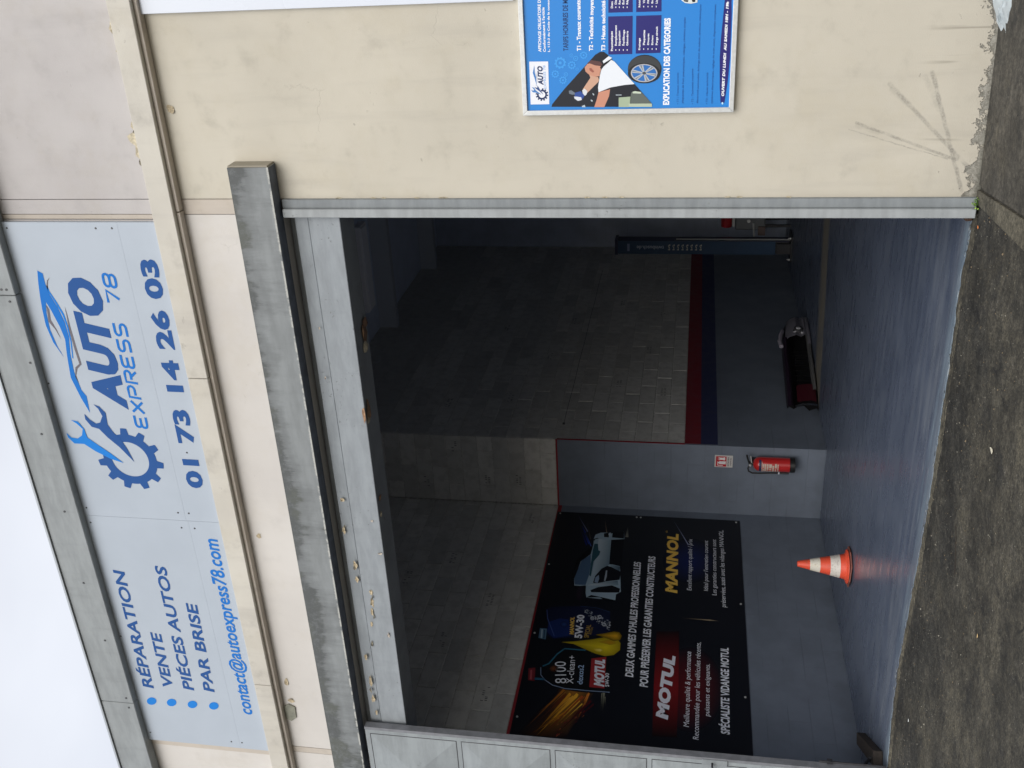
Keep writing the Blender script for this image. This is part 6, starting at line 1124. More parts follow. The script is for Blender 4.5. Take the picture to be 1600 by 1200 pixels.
for u, z in ((7.2,2.2),(6.1,2.55),(8.6,2.05),(5.9,1.95),(6.9,3.6),(5.6,3.95),(7.9,4.4),(5.4,4.75),(9.0,2.7),(8.2,3.4)): stencil('y', fo, u, z, 9)
tag(st.done('block_stencils', simple('stencil_ink', (.17,.17,.17), .9), wl), kind='stuff')
pc = MB().tube([(XO+.006, 5.06+i*.26, 3.15+.003*math.sin(i*1.1)) for i in range(22)], .003, 5).done('wall_cable', simple('cable_black', (.04,.04,.042), .6)); tag(pc, 'thin dark cable clipped along the bare block wall above the red band', 'cable')
MB().box(XO, XO+.02, 5.02, 5.05, 3.135, 3.165, .004).done('cable_hook', M['dark_steel'], pc)

# ------------------------------------------------------------ the facade
fb = thing('garage_building', (-4, 0, 0), 'cream garage front with grey canopy and wide open doorway, under an overcast sky', 'building')
def part(name, m, *a, par=None, bev=0.0, smooth=False):
    b = MB(); b.box(*a, bev); return b.done(name, m, par or fb, smooth)
# lower right wall, upper walls, joint strips
def wallgrid(x0, x1, z0, z1, m, name, y0=0.0, y1=.25): return part(name, m, x0, x1, y0, y1, z0, z1)
wallgrid(-1.806, 9, -.03, 4.99, M['wall_low'], 'lower_wall')
wallgrid(-1.910, -1.811, 4.262, 4.99, M['strip'], 'joint_strip', -.001)
wallgrid(-6.735, -1.915, 4.262, 4.99, M['wall_mid'], 'wall_panel')
wallgrid(-6.80, -6.74, 4.262, 4.99, M['strip'], 'joint_strip', -.001)
wallgrid(-14, -6.805, 4.20, 4.99, M['wall_mid'], 'wall_panel')
wallgrid(-14, -7.0, -.03, 4.195, M['wall_low'], 'lower_wall')
wallgrid(-1.806, 9, 4.99, 6.5, M['wall_up'], 'upper_wall')
wallgrid(-1.910, -1.811, 4.99, 6.5, M['wall_up'], 'joint_strip', -.001)
wallgrid(-1.945, -1.915, 4.99, 6.5, M['strip'], 'joint_strip', .002)
wallgrid(-6.805, -1.95, 4.99, 6.5, M['wall_up'], 'upper_wall', .0)
wallgrid(-6.87, -6.81, 4.99, 6.5, M['strip'], 'joint_strip', -.004)
wallgrid(-14, -6.875, 4.99, 6.5, M['wall_mid'], 'upper_wall')
part('wall_core', M['black'], -14, 9, .02, .24, 4.27, 6.4)
# ledge boards
xs = [9, -3.093, -5.963, -14]
for a, b in zip(xs, xs[1:]): 
    part('ledge_board', M['beam'], b+.003, a-.003, -.095, -.001, 4.975, 5.13, bev=.004)
for a, b in ((9, -1.876), (-1.884, -14)): part('ledge_moulding', M['strip'], b, a, -.060, -.002, 4.948, 4.9745, bev=.003)
xs = [9, -2.476, -6.302, -14]
for a, b in zip(xs, xs[1:]):
    fp = part('fascia_board', M['fascia'], b+.003, a-.003, -.10, -.004, 6.302, 6.615, bev=.005)
for x, z in ((-2.43,6.36),(-2.43,6.40),(-2.52,6.36),(-6.24,6.36),(-6.35,6.36),(-3.6,6.42),(-3.0,6.34),(-4.3,6.42),(-5.0,6.44),(-5.6,6.4)):
    MB().tube([(x, -.098, z), (x, -.104, z)], .009, 8).done('screw', M['screw'], fb)
part('roof_edge', simple('zinc_flashing', (.45,.47,.48), .4, .6), -14, 9, -.115, .5, 6.6155, 6.632)
part('roof', simple('roof_felt', (.05,.05,.05), .9), -14, 9, .26, 12, 6.56, 6.6)
# peeled plaster along the ledge
def flakes(name, m, spots, par, y, curl=.012, nrm='y'):
    for (x, z, rx, rz) in spots:
        b = MB(); n = 11; ph = random.random()*6
        ring = [(x+rx*math.cos(ph+t)*random.uniform(.55,1.15), y, z+rz*math.sin(ph+t)*random.uniform(.55,1.15)) for t in [2*math.pi*k/n for k in range(n)]]
        c_ = b.bm.verts.new((x, y+.003, z)); vr = [b.bm.verts.new((p[0], p[1]-random.choice((.0,.0,.002,curl*random.random())), p[2])) for p in ring]
        for k in range(n): b.bm.faces.new((c_, vr[k], vr[(k+1)%n]))
        b.done(name, m, par)
flakes('peeled_patch', M['peel'], [(-1.40,5.19,.045,.05),(-1.48,5.17,.06,.04),(-1.33,5.165,.05,.03),(-1.56,5.15,.03,.02),(-1.66,5.15,.025,.02),(-1.75,5.15,.025,.022),(-.72,5.17,.04,.03),(-.60,5.16,.05,.02),(-.86,5.16,.04,.02)], fb, -.004)
flakes('peeled_patch', M['raw'], [(-1.57,5.17,.05,.02),(-1.36,5.17,.02,.02),(-.66,5.16,.03,.02),(-.95,5.15,.05,.015),(-1.83,5.145,.02,.012)], fb, -.006)
flakes('peeled_patch', M['tan'], [(-1.22,4.90,.03,.03),(-6.0,4.88,.05,.02),(-6.2,4.87,.03,.03),(-4.5,4.87,.03,.02),(-6.52,5.16,.07,.012),(-6.2,5.155,.08,.010),(-5.3,5.15,.06,.010)], fb, -.003)
hp = MB().prism([(-6.27,-.001,4.945),(-6.235,-.001,4.90),(-6.265,-.001,4.845),(-6.385,-.001,4.852),(-6.43,-.001,4.90),(-6.405,-.001,4.945)], (0,-.012,0), .002).done('wall_plate', simple('olive_grey_plate', (.24,.24,.19), .7, vary=.2), fb, recalc=True)
# canopy
cn = MB().box(-9, -1.572, -.115, -.001, 4.258, 4.533).done('canopy', M['canopy'], fb)
MB().box(-9, -1.574, -.108, -.003, 4.2545, 4.2572).done('canopy_shade_sheet', simple('soffit_shade_grey', (.10,.115,.145), .8, vary=.3, scale=12), fb)  # added sheet; its dark bluish colour carries the shade under the canopy
cap = MB().box(-1.5715, -1.560, -.112, -.001, 4.262, 4.530, .002).done('canopy_end', plaster('canopy_end_render', (.40,.37,.30), (.30,.27,.21), dirt=.6), fb)
# lintel boards
part('lintel_board', M['lintel'], -7.0, -1.925, .0, .27, 3.872, 4.088, bev=.004)
part('lintel_board', M['lintel'], -7.0, -1.925, .014, .27, 4.094, 4.186, bev=.003)
part('shade_recess', M['steel'], -7.0, -1.925, .105, .119, 4.19, 4.255)  # strip set back so the band under the canopy sits in deeper shade
part('lintel_board', M['lintel'], -7.0, -1.925, .12, .27, 4.187, 4.2555)
def patch_u(name, m, spots, z=3.872):
    for (x, y, rx, ry, dz) in spots:
        b = MB(); n = 8; ph = random.random()*6; c_ = b.bm.verts.new((x, y, z+.004-dz*1.4))
        vr = [b.bm.verts.new((x+rx*math.cos(ph+2*math.pi*k/n)*random.uniform(.6,1.1), y+ry*math.sin(ph+2*math.pi*k/n)*random.uniform(.6,1.1), z-.001-random.random()*dz)) for k in range(n)]
        for k in range(n): b.bm.faces.new((c_, vr[k], vr[(k+1)%n]))
        b.done(name, m, fb)
patch_u('broken_edge', M['brownbrick'], [(-2.83,.18,.10,.06,.014),(-2.76,.20,.05,.05,.02)])
patch_u('broken_edge', M['brick'], [(-3.38,.05,.09,.045,.014),(-2.80,.14,.07,.02,.016),(-4.13,.06,.035,.03,.012)])
patch_u('broken_edge', M['peel'], [(-2.93,.16,.05,.06,.02),(-4.26,.04,.03,.025,.012),(-3.45,.03,.03,.03,.012)])
flakes('broken_edge', M['brick'], [(-3.38,3.880,.085,.012)], fb, -.006)
flakes('peeled_patch', M['tan'], [(-4.12,4.14,.018,.02),(-4.40,4.165,.035,.015),(-4.72,4.115,.05,.018),(-4.86,4.12,.035,.015),(-4.98,4.02,.03,.015),(-5.08,4.02,.05,.015),(-5.17,4.03,.05,.012),(-5.3,4.05,.03,.01),(-5.65,4.14,.05,.015),(-5.9,4.13,.06,.015),(-6.1,4.13,.05,.02),(-6.25,4.12,.03,.012)], fb, -.003)
flakes('peeled_patch', M['raw'], [(-4.36,4.15,.012,.008),(-4.75,4.125,.02,.008),(-5.02,4.01,.02,.006),(-5.22,4.02,.02,.006),(-5.5,4.07,.03,.01),(-6.0,4.14,.03,.01)], fb, -.007)
flakes('peeled_patch', M['strip'], [(-2.72,4.12,.012,.006),(-3.1,4.13,.015,.006),(-4.3,3.93,.01,.012),(-4.6,3.90,.012,.018),(-5.4,3.92,.03,.01)], fb, -.004)
# door jamb (folded steel) and its rail
jb = MB(); jb.box(-1.862, -1.806, -.030, .05, .0, 4.238, .003)
jb.done('door_jamb', M['steel'], fb)
jb = MB(); jb.box(-1.918, -1.8625, -.058, .06, .004, 4.232, .004)
jb.done('jamb_channel', concrete_paint('jamb_light_grey', (.33,.35,.355), chips=.5), fb)
flakes('peeled_patch', M['peel'], [(-1.803,1.75+random.uniform(-.7,2.2),.006,.02) for i in range(12)], fb, -.004)
part('rusty_foot', M['rust'], -1.955, -1.92, .0, .045, .0, .045, bev=.008)
part('inner_jamb', M['dark_steel'], -1.90, -1.81, .061, .25, 0, 4.18)
# thing: the sliding door leaf parked at the left
dl = thing('garage_door', (-6.9, -.05, 0), 'pale grey steel door leaf with pressed diamond panels parked at the left of the doorway', 'door')
XR, XL = -6.336, -7.42
MB().box(XL, XR-.03, -.088, -.030, .03, 4.212, .003).done('door_frame', M['door'], dl)
MB().box(XR-.029, XR, -.092, -.026, .03, 4.214, .003).done('edge_bar', M['door_edge'], dl)
zt = 4.165; ph_ = .735
for i in range(5):
    z1 = zt - i*.785; z0 = z1-ph_
    if z0 < 0: z0 = .12
    x1, x0 = XR-.075, XL+.06; d = min(x1-x0, z1-z0)/2; zm = (z0+z1)/2
    b = MB(); yf, ya, yb_ = -.0885, -.0893, -.0893-.045
    A_, B_, Cc, D_ = (x0,ya,z0), (x1,ya,z0), (x1,ya,z1), (x0,ya,z1); P_, Q_ = (x0+d,yb_,zm), (x1-d,yb_,zm)
    b.poly([A_,B_,Q_,P_]); b.poly([B_,Cc,Q_]); b.poly([Cc,D_,P_,Q_]); b.poly([D_,A_,P_])
    b.done('pressed_panel', M['door'], dl)
    for a in ((x0-.006,x1+.006,z0-.006,z0-.001),(x0-.006,x1+.006,z1+.001,z1+.006),(x0-.006,x0-.001,z0,z1),(x1+.001,x1+.006,z0,z1)): MB().box(a[0],a[1],-.0905,-.0882,a[2],a[3]).done('panel_seam', M['dark_steel'], dl)
lk = MB().box(XR-.07, XR-.012, -.100, -.0925, 1.22, 1.42, .003).done('lock_plate', M['steel'], dl)
MB().tube([(XR-.045,-.10,1.34),(XR-.045,-.14,1.34),(XR-.10,-.14,1.33)], .008, 8).done('handle', M['dark_steel'], lk)
s = MB(); s.tube([(XR+.012,-.03,.02),(XR+.012,-.03,.52)], .008, 8); s.box(XR, XR+.03, -.045, -.015, .42, .46); s.done('floor_bolt', M['dark_steel'], dl)
# timber chock behind the door
t = MB().prism([(-6.95,.80,.0),(-6.87,.86,.0),(-6.40,.20,.0),(-6.50,.12,.0)], (0,0,.075), .006).done('timber_chock', simple('dark_oily_timber', (.045,.035,.028), .8, vary=.4, scale=30, bump=.003), recalc=True)
tag(t, 'dark oily timber lying on the floor behind the parked door leaf', 'timber')
MB().tube([(-6.95,.45,.12),(-6.5,.22,.085)], .012, 7).done('steel_rod', M['dark_steel'], t)

# ------------------------------------------------------------ printed boards
def board_pt(bd, a, b_, layer):
    e = layer*.0008
    if bd == 'M': return (XW+.008+e, a, b_)
    if bd == 'S': return (a, -.035-e, b_)
    if bd == 'E': return (a, YJ-.01-e, b_)
    return (a, -.030-e, b_)
CAP = {}
def text_mesh(s, bold):
    cu = bpy.data.curves.new('t', 'FONT'); cu.body = s; cu.size = 1; cu.offset = bold; cu.resolution_u = 3; cu.space_character = 1+max(0, bold-.02)*1.6
    ob = bpy.data.objects.new('t', cu); C.objects.link(ob); bpy.context.view_layer.update()
    me = bpy.data.meshes.new_from_object(ob.evaluated_get(bpy.context.evaluated_depsgraph_get()))
    vs_ = [(v.co.x, v.co.y) for v in me.vertices]; fs = [tuple(p.vertices) for p in me.polygons]
    bpy.data.objects.remove(ob); bpy.data.meshes.remove(me); bpy.data.curves.remove(cu); return vs_, fs
def print_obj(name, bd, items, m, parent):
    """items: list of (verts2d, faces, layer, colours-per-vert or one colour)"""
    me = bpy.data.meshes.new(name); V = []; Fc = []; cols = []
    for vs_, fs, layer, col in items:
        o0 = len(V); V += [board_pt(bd, a, b_, layer) for a, b_ in vs_]
        for f in fs:
            Fc.append([o0+i for i in f]); cols += [(col[i] if isinstance(col, list) else col) for i in f]
    off = Vector(parent.location); V = [tuple(Vector(v)-off) for v in V]
    me.from_pydata(V, [], Fc); ca = me.color_attributes.new('Col', 'FLOAT_COLOR', 'CORNER')
    flat = []; 
    for c in cols: flat += [c[0], c[1], c[2], 1]
    ca.data.foreach_set('color', flat); me.materials.append(m); me.validate()
    o = bpy.data.objects.new(name, me); C.objects.link(o); o.parent = parent; return o
def text_item(t):
    bd, grp, s, p0, p1, h, col, bold, shear, layer, fit = t
    if 'H' not in CAP:
        v, f = text_mesh('H', 0); CAP['H'] = max(q[1] for q in v)-min(q[1] for q in v); CAP['b'] = min(q[1] for q in v)
    v, f = text_mesh(s, bold); x0 = min(q[0] for q in v); x1 = max(q[0] for q in v)
    if fit: vf, _ = text_mesh(fit, bold); x1 = max(q[0] for q in vf)
    L_ = math.hypot(p1[0]-p0[0], p1[1]-p0[1]); ca_, sa_ = (p1[0]-p0[0])/L_, (p1[1]-p0[1])/L_
    kz = h/(CAP['H']+2*bold); shl = shear*h; kx = (L_-shl)/(x1-x0)
    out_ = []
    for q in v:
        zz = (q[1]-CAP['b'])*kz; xx = (q[0]-x0)*kx + shear*zz
        out_.append((p0[0]+xx*ca_-zz*sa_, p0[1]+xx*sa_+zz*ca_))
    return (out_, f, layer, lin(col))
def letters(item):
    vs_, fs, layer, col = item; par = list(range(len(vs_)))
    def fd(i):
        while par[i] != i: par[i] = par[par[i]]; i = par[i]
        return i
    for f in fs:
        for i in f[1:]: par[fd(i)] = fd(f[0])
    comp = {}
    for f in fs: comp.setdefault(fd(f[0]), []).append(f)
    cs = []
    for fl2 in comp.values():
        ids = sorted({i for f in fl2 for i in f}); xs_ = [vs_[i][0] for i in ids]; cs.append([min(xs_), max(xs_), list(fl2)])
    cs.sort(key=lambda q: q[0]); out_ = []
    for c_ in cs:
        if out_:
            p_ = out_[-1]; ov = min(p_[1], c_[1])-max(p_[0], c_[0])
            if ov > .6*min(p_[1]-p_[0], c_[1]-c_[0]): p_[0] = min(p_[0], c_[0]); p_[1] = max(p_[1], c_[1]); p_[2] += c_[2]; continue
        out_.append(c_)
    res = []
    for k_, (a_, b_, fl2) in enumerate(out_):
        ids = sorted({i for f in fl2 for i in f}); mp_ = {i: j for j, i in enumerate(ids)}
        res.append(([vs_[i] for i in ids], [tuple(mp_[i] for i in f) for f in fl2], layer+.3*(k_ % 2), col))
    return res
def poly_item(p):
    bd, g, fl_, c, layer, cs = p; pts = [(fl_[i], fl_[i+1]) for i in range(0, len(fl_), 2)]; n = len(pts)
    if c == 'fan': return (pts, [(0, i, i % (n-1)+1) for i in range(1, n)], layer, [lin(q) for q in cs])
    if c == 'quad': return (pts, [tuple(range(n))], layer, [lin(q) for q in cs])
    return (pts, [tuple(range(n))], layer, lin(c))

# big sign over the door
sg = thing('shop_sign', (-4.4, -.035, 5.15), 'long pale blue-white garage sign board with gear emblem and phone number above the doorway', 'sign')
SX0, SX1, SJ, SZ0, SZ1, SM = -6.79, -1.958, -4.372, 5.143, 6.325, 5.435
for x0, x1, z0, z1 in ((SJ+.001, SX1, SM+.0002, SZ1), (SJ+.001, SX1, SZ0, SM-.0002), (SX0, SJ-.001, SM-.0128, SZ1), (SX0, SJ-.001, SZ0, SM-.0132)):
    MB().box(x0, x1, -.034, -.006, z0, z1, .0004).done('sign_panel', M['sign'], sg)
for t in TEXTS:
    if t[0] == 'S':
        for q in letters(text_item(t)): print_obj('letter', 'S', [q], M['print'], sg)
for p in PRINTS:
    if p[0] == 'S' and p[1] == 'bullet': print_obj('bullet', 'S', [poly_item(p)], M['print'], sg)
em = [poly_item(p) for p in PRINTS if p[0] == 'S' and p[1] == 'emblem']
for nm_, ii in (('dark_wrench',[0]),('light_wrench',[1]),('car_outline',[2,3]),('car_outline',[4]),('car_outline',[5]),('car_outline',[6])): print_obj(nm_, 'S', [em[i] for i in ii], M['print'], sg)
gc, gi, go, gt = GEAR; gv = []; gf = []; NT = 11; nseg = NT*8; gcol = lin('265290')
a0, a1 = R(76), R(385)
for k in range(nseg+1):
    a = a0 + (a1-a0)*k/nseg; ph = ((a/(2*math.pi))*NT + .216) % 1
    ro = gt if ph < .42 else go
    if .42 <= ph < .5 or ph > .93: ro = go
    gv += [(gc[0]+gi*math.cos(a), gc[1]+gi*math.sin(a)), (gc[0]+ro*math.cos(a), gc[1]+ro*math.sin(a))]
for k in range(nseg): gf.append((2*k, 2*k+1, 2*k+3, 2*k+2))
print_obj('gear', 'S', [(gv, gf, 1, gcol)], M['print'], sg)
# outlined lettering built from strokes
def arc(cx_, cy_, rx, ry, d0, d1, n=6): return [(cx_+rx*math.cos(R(d0+(d1-d0)*i/n)), cy_+ry*math.sin(R(d0+(d1-d0)*i/n))) for i in range(n+1)]
GL = {
 'E': [[(1,0)]+arc(.3,.2,.3,.2,270,180)+arc(.3,.3,.3,.2,180,90,4)+[(.85,.5)], [(.3,.5)]+arc(.3,.7,.3,.2,270,180,4)+arc(.3,.8,.3,.2,180,90)+[(1,1)]],
 'X': [[(0,1),(1,0)],[(0,0),(1,1)]],
 'P': [[(0,0),(0,1),(.7,1)]+arc(.7,.72,.3,.28,90,-90)+[(.2,.44)]],
 'R': [[(0,0),(0,1),(.7,1)]+arc(.7,.75,.3,.25,90,-90)+[(.25,.5)], [(.5,.5),(1,0)]],
 'S': [[(1,1),(.3,1)]+arc(.3,.75,.3,.25,90,270)+[(.7,.5)]+arc(.7,.25,.3,.25,90,-90)+[(0,0)]],
 '7': [[(0,1),(1,1),(.4,0)]],
 '8': [[(.7,.5),(.3,.5)]+arc(.3,.75,.3,.25,270,90)+[(.7,1)]+arc(.7,.75,.3,.25,90,-90), [(.3,.5)]+arc(.3,.25,.3,.25,90,270)+[(.7,0)]+arc(.7,.25,.3,.25,-90,90)],
}
(pa, pb, eh) = EXPR; word = 'EXPRESS 78'; adv = (pb[0]-pa[0])/(len(word)-.25); wv = []; wf_ = []; hw = .0095
sl = (pb[1]-pa[1])/(pb[0]-pa[0])
for i, ch in enumerate(word):
    if ch == ' ': continue
    its = []
    for si, st_ in enumerate(GL[ch]):
        wv = []; wf_ = []
        pts = [(pa[0]+adv*(i+x*.74)+.12*y*eh, pa[1]+hw+y*(eh-2*hw)) for x, y in st_]; pts = [(x, z+sl*(x-pa[0])) for x, z in pts]
        n = len(pts); o0 = len(wv)
        for j, p in enumerate(pts):
            q0 = pts[max(0,j-1)]; q1 = pts[min(n-1,j+1)]; dx, dz = q1[0]-q0[0], q1[1]-q0[1]; l_ = math.hypot(dx, dz) or 1
            wv += [(p[0]-dz/l_*hw, p[1]+dx/l_*hw), (p[0]+dz/l_*hw, p[1]-dx/l_*hw)]
        for j in range(n-1): wf_.append((o0+2*j, o0+2*j+1, o0+2*j+3, o0+2*j+2))
        its.append((wv, wf_, 1+.4*si, lin('1c70c2')))
    print_obj('letter', 'S', its, M['print'], sg)

for x, z in ((-2.0,6.27),(-2.0,5.60),(-2.0,5.48),(-4.30,6.27),(-4.44,6.27),(-4.30,5.49),(-4.30,5.40),(-4.44,5.49),(-4.44,5.38),(-6.70,6.27),(-6.72,5.50),(-6.72,5.40),(-3.2,6.29),(-5.6,6.29),(-3.75,5.30)):
    MB().tube([(x, -.034, z), (x, -.0375, z)], [.008, .006], 8).done('screw', M['screw'], sg)

# second plain board at the right, hung under the ledge
wb = thing('white_board', (.3, -.02, 2.66), 'plain white board hung below the ledge above the blue poster', 'sign')
MB().box(-.645, 1.6, -.034, -.004, 2.655, 5.06, .002).done('board_panel', M['board'], wb)

# blue tariff poster in its frame
tp = thing('tariff_poster', (-.87, -.015, 1.39), 'blue framed price poster with mechanic photo and wheel on the cream wall', 'poster')
PX0, PX1, PZ0, PZ1 = -1.291, -.43, 1.398, 2.626
MB().box(PX0+.02, PX1-.02, -.0295, -.004, PZ0+.02, PZ1-.02).done('poster_sheet', simple('poster_blue', lin('1f80d0'), .35), tp)
for nm, pts in (('frame_rail', [(PX0,PZ0),(PX1,PZ0),(PX1-.028,PZ0+.028),(PX0+.028,PZ0+.028)]), ('frame_rail', [(PX0,PZ1),(PX0+.028,PZ1-.028),(PX1-.028,PZ1-.028),(PX1,PZ1)]),
                ('frame_rail', [(PX0,PZ0),(PX0+.028,PZ0+.028),(PX0+.028,PZ1-.028),(PX0,PZ1)]), ('frame_rail', [(PX1,PZ0),(PX1,PZ1),(PX1-.028,PZ1-.028),(PX1-.028,PZ0+.028)])):
    MB().prism([(x, -.044, z) for x, z in pts], (0, .042, 0), .003).done(nm, M['alu'], tp, recalc=True)
tag(print_obj('printed_artwork', 'B', [poly_item(p) for p in PRINTS if p[0] == 'B'], M['poster'], tp), kind='stuff')
tag(print_obj('printed_text', 'B', [q for t in TEXTS if t[0] == 'B' for q in letters(text_item(t))], M['poster'], tp), kind='stuff')

# black oil banner on the left wall
ob = thing('oil_banner', (XW+.005, 2.6, .95), 'wide black motor oil banner with bottles and silver car on the left garage wall', 'banner')
BY0, BY1 = .62, 4.49
MB().poly([(XW+.008, BY0, .945), (XW+.008, BY1, .955), (XW+.008, BY1, 3.188), (XW+.008, BY0, 3.168)])
b = MB(); b.prism([(XW+.0035, BY0, .945), (XW+.0035, BY1, .955), (XW+.0035, BY1, 3.186), (XW+.0035, BY0, 3.166)], (.0045, 0, 0)); b.done('banner_sheet', simple('banner_black', lin('0b0f19'), .5), ob, recalc=True)
tag(print_obj('printed_artwork', 'M', [poly_item(p) for p in PRINTS if p[0] == 'M'], M['banner'], ob), kind='stuff')
small = []
for t in TEXTS:
    if t[0] != 'M': continue
    if t[5] > .125:
        for q in letters(text_item(t)): print_obj('letter', 'M', [q], M['banner'], ob)
    else: small += letters(text_item(t))
tag(print_obj('printed_text', 'M', small, M['banner'], ob), kind='stuff')
for y, z in ((4.45,3.15),(4.45,1.0),(4.45,2.2),(3.4,3.15),(2.2,3.14),(1.0,3.13),(4.45,2.15),(2.9,.99),(1.5,.99)):
    o = MB().tube([(XW+.008,y,z),(XW+.014,y,z)], .011, 10).done('grommet', M['alu'], ob)

# ------------------------------------------------------------ extinguisher and its sign
ex, ey = -6.385, YJ-.105
et = thing('fire_extinguisher', (ex, ey, .357), 'red fire extinguisher with black hose hung on the grey wall return', 'fire extinguisher')
red = simple('extinguisher_red', (.52,.022,.022), .3, coat=.5); blk = simple('black_rubber', (.012,.012,.013), .45)
MB().lathe((ex,ey,.357), [(.085,.06),(.086,.065),(.086,.40),(.078,.44),(.05,.468),(.028,.478)], 32).done('cylinder', red, et, True)
MB().lathe((ex,ey,.357), [(.080,.0),(.089,.004),(.089,.058),(.086,.062)], 32).done('base_ring', blk, et, True)
vb = MB(); vb.lathe((ex,ey,.357), [(.024,.478),(.024,.52),(.018,.53)], 16); vb.box(ex-.02, ex+.02, ey-.03, ey+.03, .865, .885, .003); vb.done('valve', blk, et, True)
MB().prism([(ex-.02,ey-.012,.885),(ex+.11,ey-.012,.925),(ex+.115,ey-.012,.905),(ex+.0,ey-.012,.872)], (0,.024,0), .002).done('lever', blk, et, recalc=True)
MB().prism([(ex-.02,ey-.012,.858),(ex+.10,ey-.012,.875),(ex+.10,ey-.012,.862),(ex+.0,ey-.012,.846)], (0,.024,0), .002).done('lever', M['alu'], et, recalc=True)
hs = [(ex-.02,ey,.875),(ex-.06,ey-.01,.893),(ex-.098,ey-.015,.885),(ex-.118,ey-.02,.84),(ex-.118,ey-.02,.76),(ex-.11,ey-.02,.66),(ex-.105,ey-.02,.55),(ex-.103,ey-.02,.47),(ex-.103,ey-.02,.42)]
ho = MB().tube(hs, .0095, 8).done('hose', blk, et, True)
MB().tube([hs[-3],(hs[-1][0],hs[-1][1],.425)], .012, 8).done('nozzle', blk, ho)
MB().tube([(ex-.10,ey-.025,.53),(ex-.10,ey-.025,.545)], .016, 8).done('hose_clip', M['board'], et)
MB().tube([(ex,ey-.032,.872),(ex,ey-.048,.872)], .014, 10).done('pressure_gauge', M['alu'], et)
MB().box(ex-.03, ex+.03, ey+.05, YJ-.002, .72, .86, .003).done('wall_bracket', M['dark_steel'], et)
def curved(name, zc0, zc1, d0, d1, m, r=.0868):
    b = MB(); n = 10; A_ = []
    for k in range(n+1):
        a = R(d0+(d1-d0)*k/n); A_.append(((ex+r*math.cos(a), ey+r*math.sin(a), zc0), (ex+r*math.cos(a), ey+r*math.sin(a), zc1)))
    for (p, q), (p2, q2) in zip(A_, A_[1:]): b.poly([p, p2, q2, q])
    return b.done(name, m, et)
cream = simple('label_cream', (.58,.5,.42), .5); 
curved('label_band', .745, .772, 205, 335, simple('label_navy', (.03,.035,.10), .5))
for z0, z1, a0_, a1_ in ((.735,.742,210,320),(.715,.73,215,262),(.715,.73,268,300),(.69,.71,225,300),(.668,.683,215,245),(.664,.684,250,300),(.63,.66,222,240),(.63,.655,248,262),(.625,.657,268,300),(.60,.62,215,290),(.575,.59,225,262),(.57,.592,268,305),(.55,.562,230,300)):
    curved('label_text', z0, z1, a0_, a1_, cream)
es = thing('extinguisher_sign', (-6.43, YJ-.005, 1.07), 'small white sign with red extinguisher pictogram above the red extinguisher', 'sign')
MB().box(-6.512, -6.348, YJ-.009, YJ-.001, 1.068, 1.281, .001).done('sign_plate', simple('sign_offwhite', (.60,.58,.56), .4), es)
rc = lin('b8202c'); wc = lin('e8e4e4'); dk_ = lin('30282c')
def rect(x0, z0, x1, z1, l, c): return ([(x0,z0),(x1,z0),(x1,z1),(x0,z1)], [(0,1,2,3)], l, c)
x0_, z0_ = -6.512, 1.068
it = [rect(x0_+.012, z0_+.075, x0_+.152, z0_+.198, 1, rc), rect(x0_+.045, z0_+.082, x0_+.085, z0_+.16, 2, wc), rect(x0_+.055, z0_+.16, x0_+.075, z0_+.178, 2, wc), rect(x0_+.03, z0_+.172, x0_+.08, z0_+.18, 2, wc), rect(x0_+.024, z0_+.115, x0_+.032, z0_+.178, 2, wc),
      rect(x0_+.10, z0_+.09, x0_+.14, z0_+.11, 2, wc), rect(x0_+.105, z0_+.11, x0_+.135, z0_+.15, 2, wc)]
for k in range(4): it.append(([(x0_+.10+k*.01, z0_+.15), (x0_+.108+k*.01, z0_+.15), (x0_+.104+k*.012, z0_+.185-.004*(k%2))], [(0,1,2)], 2, wc))
it.append(text_item(('E','', 'EXTINCTEUR', (x0_+.02, z0_+.045), (x0_+.145, z0_+.045), .016, '30282c', .02, 0, 1, None)))
it.append(text_item(('E','', 'POUDRE ABC', (x0_+.03, z0_+.018), (x0_+.135, z0_+.018), .013, '30282c', .02, 0, 1, None)))
tag(print_obj('pictogram', 'E', it, M['print'], es), kind='stuff')

# ------------------------------------------------------------ traffic cone
cx_, cy_ = -6.245, 2.42
tcn = thing('traffic_cone', (cx_, cy_, 0), 'scuffed orange and white traffic cone on the garage floor by the left wall', 'traffic cone')
def dirty(name, c, d, amt, sc_=30, rough=.5):
    k = NM(name); n = k.noise(sc_, 5, .7); k.col(k.mix(k.math('MULTIPLY', k.ramp(n, .5, .72), amt), c, d)); k.rough(rough); return k.m
orange = dirty('cone_orange', (.80,.095,.045), (.45,.10,.06), .6, 18); whitec = dirty('cone_white_sleeve', (.70,.66,.60), (.28,.24,.20), .7, 40)
yel = dirty('cone_yellowed_sleeve', (.70,.67,.58), (.40,.30,.12), .75, 22)
def rad(z): return .028 + (.128-.028)*(1-(z-.035)/(.50-.035))
def band(z0, z1, m, nm, ex_=0.0):
    return MB().lathe((cx_,cy_,0), [(rad(z0)+ex_, z0),(rad(z1)+ex_, z1)], 32, False, z1 > .49).done(nm, m, tcn, True)
band(.035, .502, orange, 'cone_body')
band(.105, .195, whitec, 'reflective_sleeve', .0018); band(.29, .385, yel, 'reflective_sleeve', .0018)
MB().lathe((cx_,cy_,0), [(.168,.030),(.166,.038),(.14,.044),(.13,.052),(.126,.06)], 32, False, False).done('cone_collar', orange, tcn, True)
bs = MB(); q = []
for k in range(8):
    a = R(22.5+45*k)+R(12); rr_ = .20; q.append((cx_+rr_*math.cos(a), cy_+rr_*math.sin(a), .006+.006*(k%3)))
bs.prism(q, (0,0,.014), .003); bs.done('cone_base', dirty('cone_base_rubber', (.24,.085,.065), (.10,.05,.045), .8, 14, .7), tcn, recalc=True)

